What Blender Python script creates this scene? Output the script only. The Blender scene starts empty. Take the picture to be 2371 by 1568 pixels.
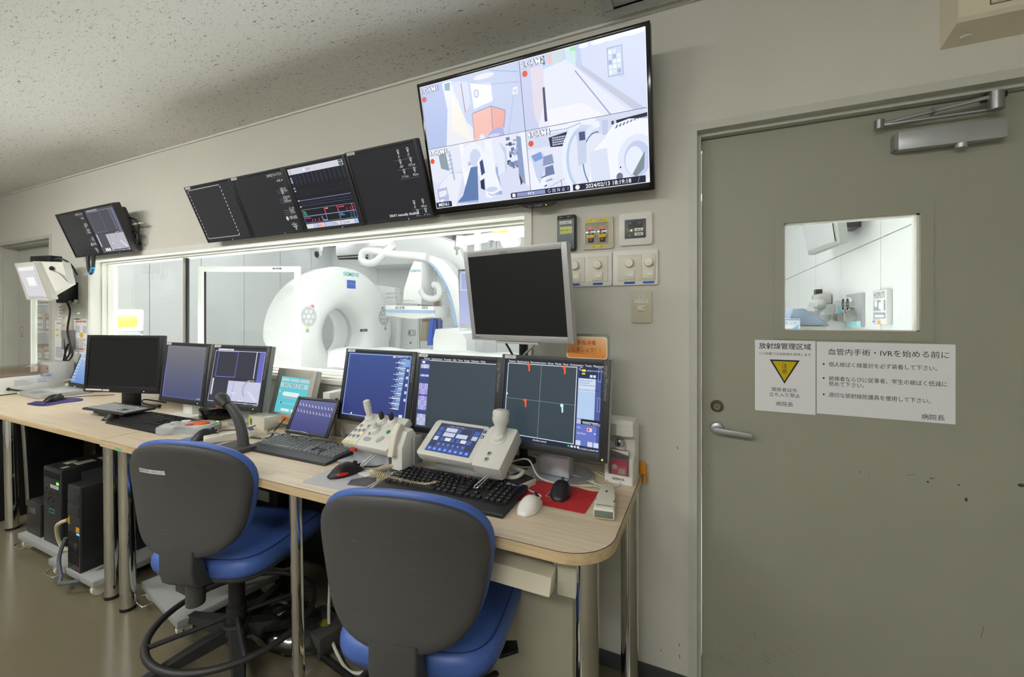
import bpy, bmesh, math, random
from mathutils import Vector, Matrix
R = math.radians
random.seed(7)
scene = bpy.context.scene
COL = scene.collection

# ---------------------------------------------------------------- camera
FPX, CX, YH, PSI = 982.0, 1185.5, 728.0, math.atan(449.5 / 982.0)
CAM = Vector((0.0, -1.588, 1.313))
cd = bpy.data.cameras.new('camera'); cam = bpy.data.objects.new('camera', cd); COL.objects.link(cam)
cd.sensor_width = 36.0; cd.lens = FPX / 2371.0 * 36.0
cd.shift_x = 0.0; cd.shift_y = -(784.0 - YH) / 2371.0
cd.clip_start = 0.02; cd.clip_end = 60
cam.location = CAM; cam.rotation_euler = (R(90), 0, PSI)
scene.camera = cam

# ---------------------------------------------------------------- world, exposure
wd = bpy.data.worlds.new('world'); scene.world = wd; wd.use_nodes = True
wd.node_tree.nodes['Background'].inputs[0].default_value = (.8, .85, .9, 1)
wd.node_tree.nodes['Background'].inputs[1].default_value = 0.02
vs = scene.view_settings
vs.view_transform = 'Standard'; vs.look = 'None'; vs.gamma = 1.0; vs.use_curve_mapping = False
vs.exposure = 0.0
EXAM_LIGHT = 5.0        # radiance of the examination-room ceiling panels
ROOM_FILL = 31.0        # radiance of the lamps added out of view to brighten the control room

FLOOR_FILL = 520.0        # watts of each added unseen light; its floor bounce brightens the control-room ceiling
for x in (-6.1, -3.4, -2.4, -1.4):
    ld = bpy.data.lights.new('exam_floor_fill', 'AREA'); ld.shape = 'RECTANGLE'; ld.size = .9; ld.size_y = .7; ld.energy = FLOOR_FILL * {-6.1: .22, -3.4: 1.0, -2.4: 1.0, -1.4: .45}[x]; ld.spread = R(46 if x > -5 else 32); ld.color = (1, .995, .985)
    lo = bpy.data.objects.new('exam_floor_fill', ld); COL.objects.link(lo); lo.location = (x, 1.12, 2.95)

# ---------------------------------------------------------------- survey helpers
_s, _c = math.sin(PSI), math.cos(PSI)
def ray(u, v):
    a = (u - CX) / FPX; b = (YH - v) / FPX
    return Vector((-_s + a * _c, _c + a * _s, b))
def at_y(u, v, y=0.0):
    r = ray(u, v); return CAM + r * ((y - CAM.y) / r.y)
def at_z(u, v, z=0.75):
    r = ray(u, v); return CAM + r * ((z - CAM.z) / r.z)
def at_x(u, v, x):
    r = ray(u, v); return CAM + r * ((x - CAM.x) / r.x)

# ---------------------------------------------------------------- materials
def lin(h):
    if isinstance(h, str):
        h = h.lstrip('#'); h = [int(h[i:i + 2], 16) / 255 for i in (0, 2, 4)]
    return tuple(x / 12.92 if x <= .04045 else ((x + .055) / 1.055) ** 2.4 for x in h[:3])
MATS = {}
def mat(name, col='#888888', rough=.5, metal=0.0, spec=.5, var=0.0, vscale=8.0, bump=0.0, bscale=200.0,
        emit=0.0, ecol=None, coat=0.0, stretch=(1, 1, 1), alpha=None, trans=0.0):
    if name in MATS: return MATS[name]
    m = bpy.data.materials.new(name); m.use_nodes = True; nt = m.node_tree; N = nt.nodes; L = nt.links
    p = N['Principled BSDF']; c = lin(col)
    p.inputs['Roughness'].default_value = rough; p.inputs['Metallic'].default_value = metal
    p.inputs['Specular IOR Level'].default_value = spec
    p.inputs['Coat Weight'].default_value = coat
    tc = N.new('ShaderNodeTexCoord'); mp = N.new('ShaderNodeMapping'); L.new(tc.outputs['Object'], mp.inputs[0])
    mp.inputs['Scale'].default_value = stretch
    nz = N.new('ShaderNodeTexNoise'); nz.inputs['Scale'].default_value = vscale; nz.inputs['Detail'].default_value = 4
    L.new(mp.outputs[0], nz.inputs['Vector'])
    rp = N.new('ShaderNodeValToRGB'); L.new(nz.outputs[0], rp.inputs[0])
    lo = [max(0, x * (1 - var)) for x in c]; hi = [min(1, x * (1 + var)) for x in c]
    rp.color_ramp.elements[0].position = .3; rp.color_ramp.elements[1].position = .7
    rp.color_ramp.elements[0].color = (*lo, 1); rp.color_ramp.elements[1].color = (*hi, 1)
    L.new(rp.outputs[0], p.inputs['Base Color'])
    if bump:
        n2 = N.new('ShaderNodeTexNoise'); n2.inputs['Scale'].default_value = bscale; L.new(mp.outputs[0], n2.inputs['Vector'])
        bp = N.new('ShaderNodeBump'); bp.inputs['Strength'].default_value = bump; bp.inputs['Distance'].default_value = .002
        L.new(n2.outputs[0], bp.inputs['Height']); L.new(bp.outputs[0], p.inputs['Normal'])
    if emit:
        p.inputs['Emission Color'].default_value = (*lin(ecol or col), 1); p.inputs['Emission Strength'].default_value = emit
    if trans: p.inputs['Transmission Weight'].default_value = trans
    if alpha is not None: p.inputs['Alpha'].default_value = alpha
    MATS[name] = m; return m

def attr_mat(name, emit=0.0, rough=.5, spec=.5, base=True):
    m = bpy.data.materials.new(name); m.use_nodes = True; nt = m.node_tree; p = nt.nodes['Principled BSDF']
    a = nt.nodes.new('ShaderNodeAttribute'); a.attribute_name = 'Col'
    p.inputs['Roughness'].default_value = rough; p.inputs['Specular IOR Level'].default_value = spec
    if base: nt.links.new(a.outputs['Color'], p.inputs['Base Color'])
    else: p.inputs['Base Color'].default_value = (.004, .004, .005, 1)
    if emit:
        nt.links.new(a.outputs['Color'], p.inputs['Emission Color']); p.inputs['Emission Strength'].default_value = emit
    MATS[name] = m; return m
attr_mat('print', 0, .55, .3)
attr_mat('screen', 1.0, .28, .35, base=False)

def glass_mat(name, tint='#fbfcfc', refl=1.0, rough=0.0):
    m = bpy.data.materials.new(name); m.use_nodes = True; nt = m.node_tree; N = nt.nodes; L = nt.links
    N.remove(N['Principled BSDF']); out = N['Material Output']
    tr = N.new('ShaderNodeBsdfTransparent'); tr.inputs[0].default_value = (*lin(tint), 1)
    gl = N.new('ShaderNodeBsdfGlossy'); gl.inputs['Roughness'].default_value = rough
    fr = N.new('ShaderNodeLayerWeight'); fr.inputs[0].default_value = .5        # Schlick reflectance of a thin pane
    pw = N.new('ShaderNodeMath'); pw.operation = 'POWER'; pw.inputs[1].default_value = 5; L.new(fr.outputs['Facing'], pw.inputs[0])
    ma = N.new('ShaderNodeMath'); ma.operation = 'MULTIPLY_ADD'; ma.inputs[1].default_value = .96; ma.inputs[2].default_value = .04; L.new(pw.outputs[0], ma.inputs[0])
    mu = N.new('ShaderNodeMath'); mu.operation = 'MULTIPLY'; mu.use_clamp = True; mu.inputs[1].default_value = refl; L.new(ma.outputs[0], mu.inputs[0])
    mx = N.new('ShaderNodeMixShader'); L.new(mu.outputs[0], mx.inputs[0]); L.new(tr.outputs[0], mx.inputs[1]); L.new(gl.outputs[0], mx.inputs[2])
    L.new(mx.outputs[0], out.inputs[0]); MATS[name] = m; return m
glass_mat('glass'); glass_mat('smoked_plastic', '#e8dcd6', 1.0, .05); glass_mat('clear_plastic', '#e6eaea', 1.0, .08)
glass_mat('clear_film', '#d8dada', 2.5, .12)

# ceiling board with dark worm-hole fissures
def ceiling_mat():
    m = bpy.data.materials.new('ceiling_board'); m.use_nodes = True; nt = m.node_tree; N = nt.nodes; L = nt.links; p = N['Principled BSDF']
    p.inputs['Roughness'].default_value = .9; p.inputs['Specular IOR Level'].default_value = .1
    tc = N.new('ShaderNodeTexCoord')
    def fis(rot, sc, th, seed):
        mp = N.new('ShaderNodeMapping'); mp.inputs['Rotation'].default_value = (0, 0, rot); mp.inputs['Scale'].default_value = sc
        mp.inputs['Location'].default_value = (seed, seed * 2, 0); L.new(tc.outputs['Object'], mp.inputs[0])
        n = N.new('ShaderNodeTexNoise'); n.inputs['Scale'].default_value = 1; n.inputs['Detail'].default_value = 3.0
        n.inputs['Distortion'].default_value = 1.2; L.new(mp.outputs[0], n.inputs['Vector'])
        r = N.new('ShaderNodeMapRange'); r.inputs[1].default_value = th; r.inputs[2].default_value = th + .035; L.new(n.outputs[0], r.inputs[0]); return r
    a = fis(.5, (46, 165, 1), .655, 3); b = fis(-.25, (58, 200, 1), .66, 9); d = fis(1.3, (210, 210, 1), .68, 5)
    mx = N.new('ShaderNodeMath'); mx.operation = 'MAXIMUM'; L.new(a.outputs[0], mx.inputs[0]); L.new(b.outputs[0], mx.inputs[1])
    m2 = N.new('ShaderNodeMath'); m2.operation = 'MAXIMUM'; L.new(mx.outputs[0], m2.inputs[0]); L.new(d.outputs[0], m2.inputs[1])
    mc = N.new('ShaderNodeMix'); mc.data_type = 'RGBA'; mc.inputs[6].default_value = (*lin('#f3f2ee'), 1); mc.inputs[7].default_value = (*lin('#77756c'), 1)
    L.new(m2.outputs[0], mc.inputs[0]); L.new(mc.outputs[2], p.inputs['Base Color'])
    bp = N.new('ShaderNodeBump'); bp.inputs['Strength'].default_value = .5; bp.inputs['Distance'].default_value = .002; bp.invert = True
    L.new(m2.outputs[0], bp.inputs['Height']); L.new(bp.outputs[0], p.inputs['Normal'])
    MATS['ceiling_board'] = m
ceiling_mat()
def wood_mat(name, c0, c1, c2, rough):
    m = bpy.data.materials.new(name); m.use_nodes = True; nt = m.node_tree; N = nt.nodes; L = nt.links; p = N['Principled BSDF']
    p.inputs['Roughness'].default_value = rough; p.inputs['Specular IOR Level'].default_value = .4
    tc = N.new('ShaderNodeTexCoord'); mp = N.new('ShaderNodeMapping'); mp.inputs['Scale'].default_value = (2.2, 60, 60); L.new(tc.outputs['Object'], mp.inputs[0])
    n = N.new('ShaderNodeTexNoise'); n.inputs['Scale'].default_value = 1.5; n.inputs['Detail'].default_value = 6; n.inputs['Distortion'].default_value = .4; L.new(mp.outputs[0], n.inputs['Vector'])
    r = N.new('ShaderNodeValToRGB'); e = r.color_ramp.elements; e[0].position = .28; e[1].position = .72; e[0].color = (*lin(c0), 1); e[1].color = (*lin(c2), 1)
    x = e.new(.5); x.color = (*lin(c1), 1); L.new(n.outputs[0], r.inputs[0]); L.new(r.outputs[0], p.inputs['Base Color']); MATS[name] = m
wood_mat('maple_top', '#cbb89c', '#d6c6ac', '#ddcfb8', .38)
wood_mat('maple_edge', '#bfa680', '#cdb68f', '#d6c29d', .42)

mat('wall_paper', '#d7d6cd', .75, var=.015, vscale=3, bump=.12, bscale=420)
mat('white_paint', '#e6e6df', .45, var=.01)
mat('paper_white', '#f1f2f6', .6)
mat('frame_paint', '#c6c7bd', .45, var=.03, vscale=12)
mat('door_paint', '#9f9f90', .5, var=.03, vscale=3, bump=.03, bscale=300)
mat('door_mark', '#55534a', .7)
mat('floor_vinyl', '#706a57', .2, var=.05, vscale=1.6, bump=.02, bscale=5, spec=.5)
mat('baseboard_rubber', '#3f4245', .6, var=.05)
mat('black_plastic', '#121315', .42, var=.05)
mat('black_gloss', '#0a0a0c', .12)
mat('dark_grey_plastic', '#2a2b2e', .45, var=.04)
mat('chair_shell', '#4b4b4b', .5, var=.06, vscale=5, bump=.06, bscale=500)
mat('chair_black', '#2a2a2b', .5, var=.05)
mat('blue_vinyl', '#4565b0', .42, var=.05, vscale=4, bump=.05, bscale=300)
mat('grey_plastic', '#8f908c', .45, var=.03)
mat('silver_plastic', '#b4b6b8', .35, metal=.3, var=.02)
mat('light_grey', '#c4c4be', .45, var=.02)
mat('white_plastic', '#e9e8e2', .38, var=.015)
mat('cream_plastic', '#dedacb', .4, var=.02)
mat('beige_plastic', '#cdc8b2', .45, var=.02)
mat('beige_metal', '#b9b7a4', .45, var=.03)
mat('chrome', '#e2e2e2', .06, metal=1.0)
mat('brushed_steel', '#a9aaac', .3, metal=1.0, var=.06, vscale=40, stretch=(1, 1, 20))
mat('satin_alu', '#b9bcc0', .38, metal=.7, var=.03)
mat('platform_grey', '#9a9c9a', .5, var=.05)
mat('keycap_grey', '#6f7473', .4)
mat('keycap_light', '#a3a6a6', .35)
mat('keycap_black', '#191a1c', .35)
mat('cable_black', '#141416', .5); mat('cable_grey', '#8d8d86', .5); mat('cable_white', '#d9d8d0', .45); mat('cable_beige', '#c8bf9c', .5)
mat('cable_blue', '#2f4f9a', .5)
mat('orange_rubber', '#d98a10', .5); mat('red_mat', '#b3272a', .65, var=.04, vscale=60)
mat('mat_blue', '#6a86b8', .7); mat('mat_purple', '#37306a', .6); mat('mat_grey', '#b9babf', .6)
mat('strap_grey', '#5d636d', .7, bump=.2, bscale=900)
mat('rubber_foot', '#0d0d0d', .6)
mat('cream_box', '#e3dcc4', .5, var=.015)
mat('led_green', '#5cff40', emit=3, ecol='#5cff40'); mat('led_blue', '#2a6bff', emit=3, ecol='#3a7bff'); mat('led_red', '#ff2a20', emit=3, ecol='#ff2a20')
mat('led_amber', '#ffb030', emit=3, ecol='#ffb030'); mat('led_yellow', '#d8ff30', emit=2.5, ecol='#d8ff30')
mat('mullion_grey', '#a5a39c', .45)
mat('exam_panel', '#eef1f1', .35, var=.01); mat('exam_floor', '#d5d8d4', .25, var=.02); mat('seam_grey', '#a6abad', .6)
mat('exam_ceiling', '#f0f1f0', .8)
mat('gantry_white', '#e4e6e6', .28, var=.01); mat('gantry_grey', '#c2c5c5', .4)
mat('tube_light', '#ffffff', emit=EXAM_LIGHT, ecol='#fffeff'); mat('room_fill_light', '#ffffff', emit=ROOM_FILL, ecol='#fffdf9')
mat('tube_off', '#c9cbc7', .3)

# ---------------------------------------------------------------- mesh builder
def rrect(x0, y0, x1, y1, r, n=5):
    out = []
    for cx, cy, a0 in ((x1 - r, y0 + r, -90), (x1 - r, y1 - r, 0), (x0 + r, y1 - r, 90), (x0 + r, y0 + r, 180)):
        for k in range(n + 1):
            a = R(a0 + 90 * k / n); out.append((cx + r * math.cos(a), cy + r * math.sin(a)))
    return out
def ellpts(cx, cy, rx, ry, n=24):
    return [(cx + rx * math.cos(2 * math.pi * k / n), cy + ry * math.sin(2 * math.pi * k / n)) for k in range(n)]
def smooth_path(pts, k=6, closed=False):
    P = [Vector(p) for p in pts]; out = []; n = len(P)
    rng = n if closed else n - 1
    for i in range(rng):
        g = (lambda j: P[j % n]) if closed else (lambda j: P[min(max(j, 0), n - 1)])
        a, b, c, d = g(i - 1), g(i), g(i + 1), g(i + 2)
        for t in range(k):
            x = t / k
            out.append(.5 * ((2 * b) + (c - a) * x + (2 * a - 5 * b + 4 * c - d) * x * x + (3 * b - a - 3 * c + d) * x ** 3))
    if not closed: out.append(P[-1])
    return out
class MB:
    def __init__(s, M=None): s.bm = bmesh.new(); s.M = M or Matrix.Identity(4)
    def mesh(s, verts, faces):
        vv = [s.bm.verts.new(s.M @ Vector(p)) for p in verts]; ff = []
        for f in faces:
            try: ff.append(s.bm.faces.new([vv[i] for i in f]))
            except ValueError: pass
        return vv, ff
    def _bev(s, ff, b, seg):
        if b > 0:
            ed = list({e for f in ff for e in f.edges})
            bmesh.ops.bevel(s.bm, geom=ed, offset=b, segments=seg, profile=.5, affect='EDGES', clamp_overlap=True)
    def box(s, x0, x1, y0, y1, z0, z1, b=0, seg=2):
        v = [(x, y, z) for x in (x0, x1) for y in (y0, y1) for z in (z0, z1)]
        vv, ff = s.mesh(v, [(0, 1, 3, 2), (4, 6, 7, 5), (0, 4, 5, 1), (2, 3, 7, 6), (0, 2, 6, 4), (1, 5, 7, 3)])
        s._bev(ff, b, seg); return s
    def prism(s, pts, a, b2, axis='z', bev=0, seg=2):
        f = {'z': lambda p, t: (p[0], p[1], t), 'y': lambda p, t: (p[0], t, p[1]), 'x': lambda p, t: (t, p[0], p[1])}[axis]
        n = len(pts); v = [f(p, a) for p in pts] + [f(p, b2) for p in pts]
        fs = [tuple(range(n)), tuple(range(n, 2 * n))] + [(i, (i + 1) % n, n + (i + 1) % n, n + i) for i in range(n)]
        vv, ff = s.mesh(v, fs)
        if bev:
            ed = list({e for q in ff[:2] for e in q.edges})
            bmesh.ops.bevel(s.bm, geom=ed, offset=bev, segments=seg, profile=.5, affect='EDGES', clamp_overlap=True)
        return s
    def loft(s, rings, cap=True, closed=False):
        n = len(rings[0]); v = [p for r in rings for p in r]; m = len(rings); fs = []
        for j in range(m if closed else m - 1):
            k = (j + 1) % m
            for i in range(n): fs.append((j * n + i, j * n + (i + 1) % n, k * n + (i + 1) % n, k * n + i))
        if cap and not closed: fs += [tuple(range(n)), tuple((m - 1) * n + i for i in range(n))]
        s.mesh(v, fs); return s
    def sheet(s, rows, th=None):
        m = len(rows); n = len(rows[0]); v = [p for r in rows for p in r]
        s.mesh(v, [(j * n + i, j * n + i + 1, (j + 1) * n + i + 1, (j + 1) * n + i) for j in range(m - 1) for i in range(n - 1)]); return s
    def cyl(s, p0, p1, r, r1=None, n=20):
        p0 = Vector(p0); p1 = Vector(p1); d = (p1 - p0).normalized(); q = d.to_track_quat('Z', 'Y'); r1 = r if r1 is None else r1
        ring = lambda c, rr: [c + q @ Vector((rr * math.cos(2 * math.pi * k / n), rr * math.sin(2 * math.pi * k / n), 0)) for k in range(n)]
        return s.loft([ring(p0, r), ring(p1, r1)])
    def lathe(s, prof, o=(0, 0, 0), axis=(0, 0, 1), n=28):
        o = Vector(o); q = Vector(axis).normalized().to_track_quat('Z', 'Y')
        return s.loft([[o + q @ Vector((max(r, 1e-4) * math.cos(2 * math.pi * k / n), max(r, 1e-4) * math.sin(2 * math.pi * k / n), z)) for k in range(n)] for r, z in prof])
    def tube(s, pts, r, n=8, closed=False, k=6):
        P = smooth_path(pts, k, closed) if k > 1 else [Vector(p) for p in pts]
        P = [p for i, p in enumerate(P) if i == 0 or (p - P[i - 1]).length > 1e-6]
        T = []; m = len(P)
        for i in range(m):
            a = P[(i - 1) % m] if (closed or i) else P[i]; b = P[(i + 1) % m] if (closed or i < m - 1) else P[i]
            T.append((b - a).normalized())
        up = Vector((0, 0, 1)) if abs(T[0].z) < .9 else Vector((1, 0, 0)); nrm = (up - T[0] * up.dot(T[0])).normalized(); rings = []
        for i in range(m):
            nrm = (nrm - T[i] * nrm.dot(T[i])).normalized(); bi = T[i].cross(nrm); rr = r[i * (len(r) - 1) // max(1, m - 1)] if isinstance(r, (list, tuple)) else r
            rings.append([P[i] + nrm * (rr * math.cos(2 * math.pi * q / n)) + bi * (rr * math.sin(2 * math.pi * q / n)) for q in range(n)])
        return s.loft(rings, closed=closed)
    def ball(s, c, rx, ry=None, rz=None, n=16, m=10):
        ry = rx if ry is None else ry; rz = rx if rz is None else rz; c = Vector(c)
        rings = []
        for j in range(m + 1):
            t = -math.pi / 2 + math.pi * j / m; cr = max(math.cos(t), 1e-3)
            rings.append([c + Vector((rx * cr * math.cos(2 * math.pi * i / n), ry * cr * math.sin(2 * math.pi * i / n), rz * math.sin(t))) for i in range(n)])
        return s.loft(rings)
    def build(s, name, m, parent=None, angle=38, smooth=True):
        bmesh.ops.remove_doubles(s.bm, verts=s.bm.verts, dist=1e-6)
        bmesh.ops.recalc_face_normals(s.bm, faces=s.bm.faces)
        me = bpy.data.meshes.new(name); s.bm.to_mesh(me); s.bm.free()
        if smooth:
            me.polygons.foreach_set('use_smooth', [True] * len(me.polygons)); me.set_sharp_from_angle(angle=R(angle))
        return link(name, me, m, parent)
def link(name, me, m=None, parent=None):
    o = bpy.data.objects.new(name, me); COL.objects.link(o)
    if m is not None:
        m = MATS[m] if isinstance(m, str) else m
        if not me.materials: me.materials.append(m)
    if parent is not None: o.parent = parent
    return o
def root(name, label, cat, loc=(0, 0, 0), rz=0.0, group=None):
    o = bpy.data.objects.new(name, None); COL.objects.link(o); o.location = loc; o.rotation_euler = (0, 0, rz); o.empty_display_size = .05
    return tag(o, label, cat, group)
def tag(o, label, cat, group=None):
    o['label'] = label; o['category'] = cat
    if group: o['group'] = group
    return o
def struct(o): o['kind'] = 'structure'; return o
def frame_mx(o, X, Y):
    X = Vector(X).normalized(); Y = Vector(Y).normalized(); N = X.cross(Y); o = Vector(o)
    return Matrix(((X.x, Y.x, N.x, o.x), (X.y, Y.y, N.y, o.y), (X.z, Y.z, N.z, o.z), (0, 0, 0, 1)))
FRONT = lambda x, y, z: frame_mx((x, y, z), (1, 0, 0), (0, 0, 1))
FLAT = lambda x, y, z, a=0: frame_mx((x, y, z), (math.cos(a), math.sin(a), 0), (-math.sin(a), math.cos(a), 0))

# ---------------------------------------------------------------- flat print and screen pictures
_TC = {}
def text_polys(t, bold=0.0):
    key = (t, bold)
    if key in _TC: return _TC[key]
    cu = bpy.data.curves.new('t', 'FONT'); cu.body = t; cu.size = 1; cu.resolution_u = 2; cu.offset = bold; cu.fill_mode = 'FRONT'
    ob = bpy.data.objects.new('t', cu); COL.objects.link(ob); dg = bpy.context.evaluated_depsgraph_get(); dg.update()
    me = ob.evaluated_get(dg).to_mesh(); V = [(v.co.x, v.co.y) for v in me.vertices]; Fs = [tuple(p.vertices) for p in me.polygons]
    ob.evaluated_get(dg).to_mesh_clear(); bpy.data.objects.remove(ob); bpy.data.curves.remove(cu)
    x0 = min([v[0] for v in V], default=0); x1 = max([v[0] for v in V], default=0)
    _TC[key] = (V, Fs, x0, x1); return _TC[key]
class Art:
    def __init__(s, eps=2e-5): s.V = []; s.F = []; s.C = []; s.z = 0.0; s.eps = eps
    clip = None
    def poly(s, pts, c):
        if s.clip:
            for ax, lim, sg in ((0, 0, 1), (0, s.clip[0], -1), (1, 0, 1), (1, s.clip[1], -1)):
                o = []
                for i in range(len(pts)):
                    a, b = pts[i - 1], pts[i]; da, db = (a[ax] - lim) * sg, (b[ax] - lim) * sg
                    if (da >= 0) != (db >= 0): t = da / (da - db); o.append((a[0] + (b[0] - a[0]) * t, a[1] + (b[1] - a[1]) * t))
                    if db >= 0: o.append(b)
                pts = o
                if len(pts) < 3: return s
        s.z += s.eps; n = len(s.V); s.V += [(x, y, s.z) for x, y in pts]; s.F.append(tuple(range(n, n + len(pts)))); s.C.append(lin(c)); return s
    def rect(s, x0, y0, x1, y1, c): return s.poly([(x0, y0), (x1, y0), (x1, y1), (x0, y1)], c)
    def grad(s, x0, y0, x1, y1, c0, c1, n=14, hor=False):
        a, b = [int(c0.lstrip('#')[i:i + 2], 16) for i in (0, 2, 4)], [int(c1.lstrip('#')[i:i + 2], 16) for i in (0, 2, 4)]
        for k in range(n):
            t = k / (n - 1); c = '#%02x%02x%02x' % tuple(int(p + (q - p) * t) for p, q in zip(a, b)); s.z -= s.eps if k else 0
            if hor: s.rect(x0 + (x1 - x0) * k / n, y0, x0 + (x1 - x0) * (k + 1) / n, y1, c)
            else: s.rect(x0, y0 + (y1 - y0) * k / n, x1, y0 + (y1 - y0) * (k + 1) / n, c)
        return s
    def ell(s, cx, cy, rx, ry, c, n=20): return s.poly(ellpts(cx, cy, rx, ry, n), c)
    def frame(s, x0, y0, x1, y1, t, c):
        s.rect(x0, y0, x1, y0 + t, c); s.z -= s.eps; s.rect(x0, y1 - t, x1, y1, c); s.z -= s.eps; s.rect(x0, y0, x0 + t, y1, c); s.z -= s.eps; return s.rect(x1 - t, y0, x1, y1, c)
    def line(s, pts, w, c):
        for i in range(len(pts) - 1):
            (ax, ay), (bx, by) = pts[i], pts[i + 1]; l = math.hypot(bx - ax, by - ay) or 1; nx, ny = -(by - ay) / l * w / 2, (bx - ax) / l * w / 2
            s.poly([(ax + nx, ay + ny), (ax - nx, ay - ny), (bx - nx, by - ny), (bx + nx, by + ny)], c); s.z -= s.eps
        s.z += s.eps; return s
    def dash(s, a, b, w, c, n):
        for k in range(n):
            p = [(a[i] + (b[i] - a[i]) * (k + q) / n) for q in (0.1, .65) for i in (0, 1)]; s.line([(p[0], p[1]), (p[2], p[3])], w, c); s.z -= s.eps
        s.z += s.eps; return s
    def text(s, x, y, t, size, c, al='l', bold=0.0, rot=0, sx=1.0):
        V, Fs, x0, x1 = text_polys(t, bold); s.z += s.eps; n = len(s.V); dx = {'l': -x0, 'c': -(x0 + x1) / 2, 'r': -x1}[al]
        ca, sa = math.cos(R(rot)), math.sin(R(rot))
        for a, b in V:
            a = (a + dx) * size * sx; b = b * size; s.V.append((x + a * ca - b * sa, y + a * sa + b * ca, s.z))
        cc = lin(c)
        for f in Fs:
            if s.clip and any(not (0 <= s.V[i + n][0] <= s.clip[0] and 0 <= s.V[i + n][1] <= s.clip[1]) for i in f): continue
            s.F.append(tuple(i + n for i in f)); s.C.append(cc)
        return s
    def scribble(s, x0, y0, x1, y1, rows, c, fill=.8, h=.5):
        dy = (y1 - y0) / rows
        for r in range(rows):
            x = x0; yy = y1 - dy * (r + 1)
            end = x0 + (x1 - x0) * random.uniform(fill * .7, min(1, fill * 1.2))
            while x < end:
                w = random.uniform(.5, 1.6) * dy * .7; s.rect(x, yy + dy * .2, min(x + w, end), yy + dy * (.2 + h), c); s.z -= s.eps; x += w + dy * .22
        s.z += s.eps; return s
    def build(s, name, m, M, parent=None):
        me = bpy.data.meshes.new(name); me.from_pydata([M @ Vector(v) for v in s.V], [], s.F)
        at = me.color_attributes.new('Col', 'FLOAT_COLOR', 'CORNER'); buf = []
        for p, c in zip(me.polygons, s.C):
            for _ in range(p.loop_total): buf += [*c, 1.0]
        at.data.foreach_set('color', buf); return link(name, me, m, parent)

# ================================================================ CONTROL ROOM SHELL
WX0, WX1, WZ0, WZ1 = -4.243, -.665, .98, 1.72      # observation window opening
D1X0, D1X1, D2X0, D2X1, DZ = -.04, .90, -5.94, -4.872, 1.95
CEIL = 2.40
w = MB()
for x0, x1, z0, z1 in ((-7, D2X0, 0, 3.05), (D2X0, D2X1, DZ, 3.05), (D2X1, WX0, 0, 3.05), (WX0, WX1, WZ1, 3.05), (WX0, WX1, 0, WZ0),
                       (WX1, D1X0, 0, 3.05), (D1X0, D1X1, DZ, 3.05), (D1X1, 1.9, 0, 3.05)):
    w.box(x0, x1, 0, .16, z0, z1)
wall_back = struct(w.build('wall_back', 'wall_paper', smooth=False))
struct(MB().box(-7, 1.9, -4.2, .2, -.05, 0).build('floor', 'floor_vinyl', smooth=False))
struct(MB().box(-7, 1.9, -4.2, 0, CEIL, CEIL + .05).build('ceiling', 'ceiling_board', smooth=False))
struct(MB().box(-7.1, -7, -4.2, 0, 0, CEIL).build('wall_left', 'wall_paper', smooth=False))
struct(MB().box(1.9, 2.0, -4.2, 0, 0, CEIL).build('wall_right', 'wall_paper', smooth=False))
struct(MB().box(-7.1, 2.0, -4.3, -4.2, 0, CEIL).build('wall_front', 'wall_paper', smooth=False))
struct(MB().box(-7, 1.9, -.010, 0, CEIL - .012, CEIL, .003).build('trim_ceiling', 'white_paint'))
b = MB()
for x0, x1 in ((-7, D2X0 - .02), (D2X1 + .02, D1X0 - .016), (D1X1 + .02, 1.9)): b.box(x0, x1, -.006, 0, 0, .059, .002)
struct(b.build('baseboard_back', 'baseboard_rubber'))
# marks on the wall paper near the door
a = Art()
for u, v, l in ((1530, 1508, .006), (1572, 1497, .012), (1573, 1525, .014), (1568, 1040, .01)):
    p = at_y(u, v); a.line([(p.x, p.z + l), (p.x + .002, p.z)], .0025, '#6b6654')
a.build('scuff_mark', 'print', FRONT(0, -.0004, 0), wall_back)

# ---------------------------------------------------------------- right door
t = MB()
def door_frame(mb, x0, x1, z1, fw, y0=-.012, y1=.16):
    mb.box(x0 - fw, x0, y0, .02, 0, z1); mb.box(x1, x1 + fw, y0, .02, 0, z1); mb.box(x0 - fw, x1 + fw, y0, .02, z1, z1 + fw)
    mb.box(x0 - fw + .002, x0 + .012, .0205, y1, 0, z1 - .0125); mb.box(x1 - .012, x1 + fw - .002, .0205, y1, 0, z1 - .0125); mb.box(x0 - fw + .002, x1 + fw - .002, .0205, y1, z1 - .012, z1 + fw - .002)
door_frame(t, -.028, .892, 1.939, .026)
struct(t.build('trim_door_right', 'frame_paint', smooth=False))
gA, gB = at_y(1815, 521, .05), at_y(2130, 768, .05)     # glass opening in the leaf
GX0, GX1, GZ0, GZ1 = gA.x, gB.x, gB.z, 1.612
d = MB()
for x0, x1, z0, z1 in ((-.014, GX0, .008, 1.925), (GX1, .878, .008, 1.925), (GX0, GX1, .008, GZ0), (GX0, GX1, GZ1, 1.925)): d.box(x0, x1, .05, .09, z0, z1)
door_1 = struct(d.build('door_1', 'door_paint', smooth=False))
f = MB()
for x0, x1, z0, z1 in ((GX0 - .028, GX0, GZ0 - .03, GZ1 + .03), (GX1, GX1 + .03, GZ0 - .03, GZ1 + .03), (GX0, GX1, GZ0 - .03, GZ0), (GX0, GX1, GZ1, GZ1 + .03)): f.box(x0, x1, .0465, .05, z0, z1)
f.build('window_frame', 'door_paint', door_1, smooth=False)
f = MB()
for x0, x1, z0, z1 in ((GX0, GX0 + .004, GZ0, GZ1), (GX1 - .006, GX1, GZ0, GZ1), (GX0, GX1, GZ0, GZ0 + .003), (GX0, GX1, GZ1 - .005, GZ1)): f.box(x0, x1, .055, .088, z0, z1)
f.build('glazing_bead', 'white_paint', door_1, smooth=False)
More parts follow.
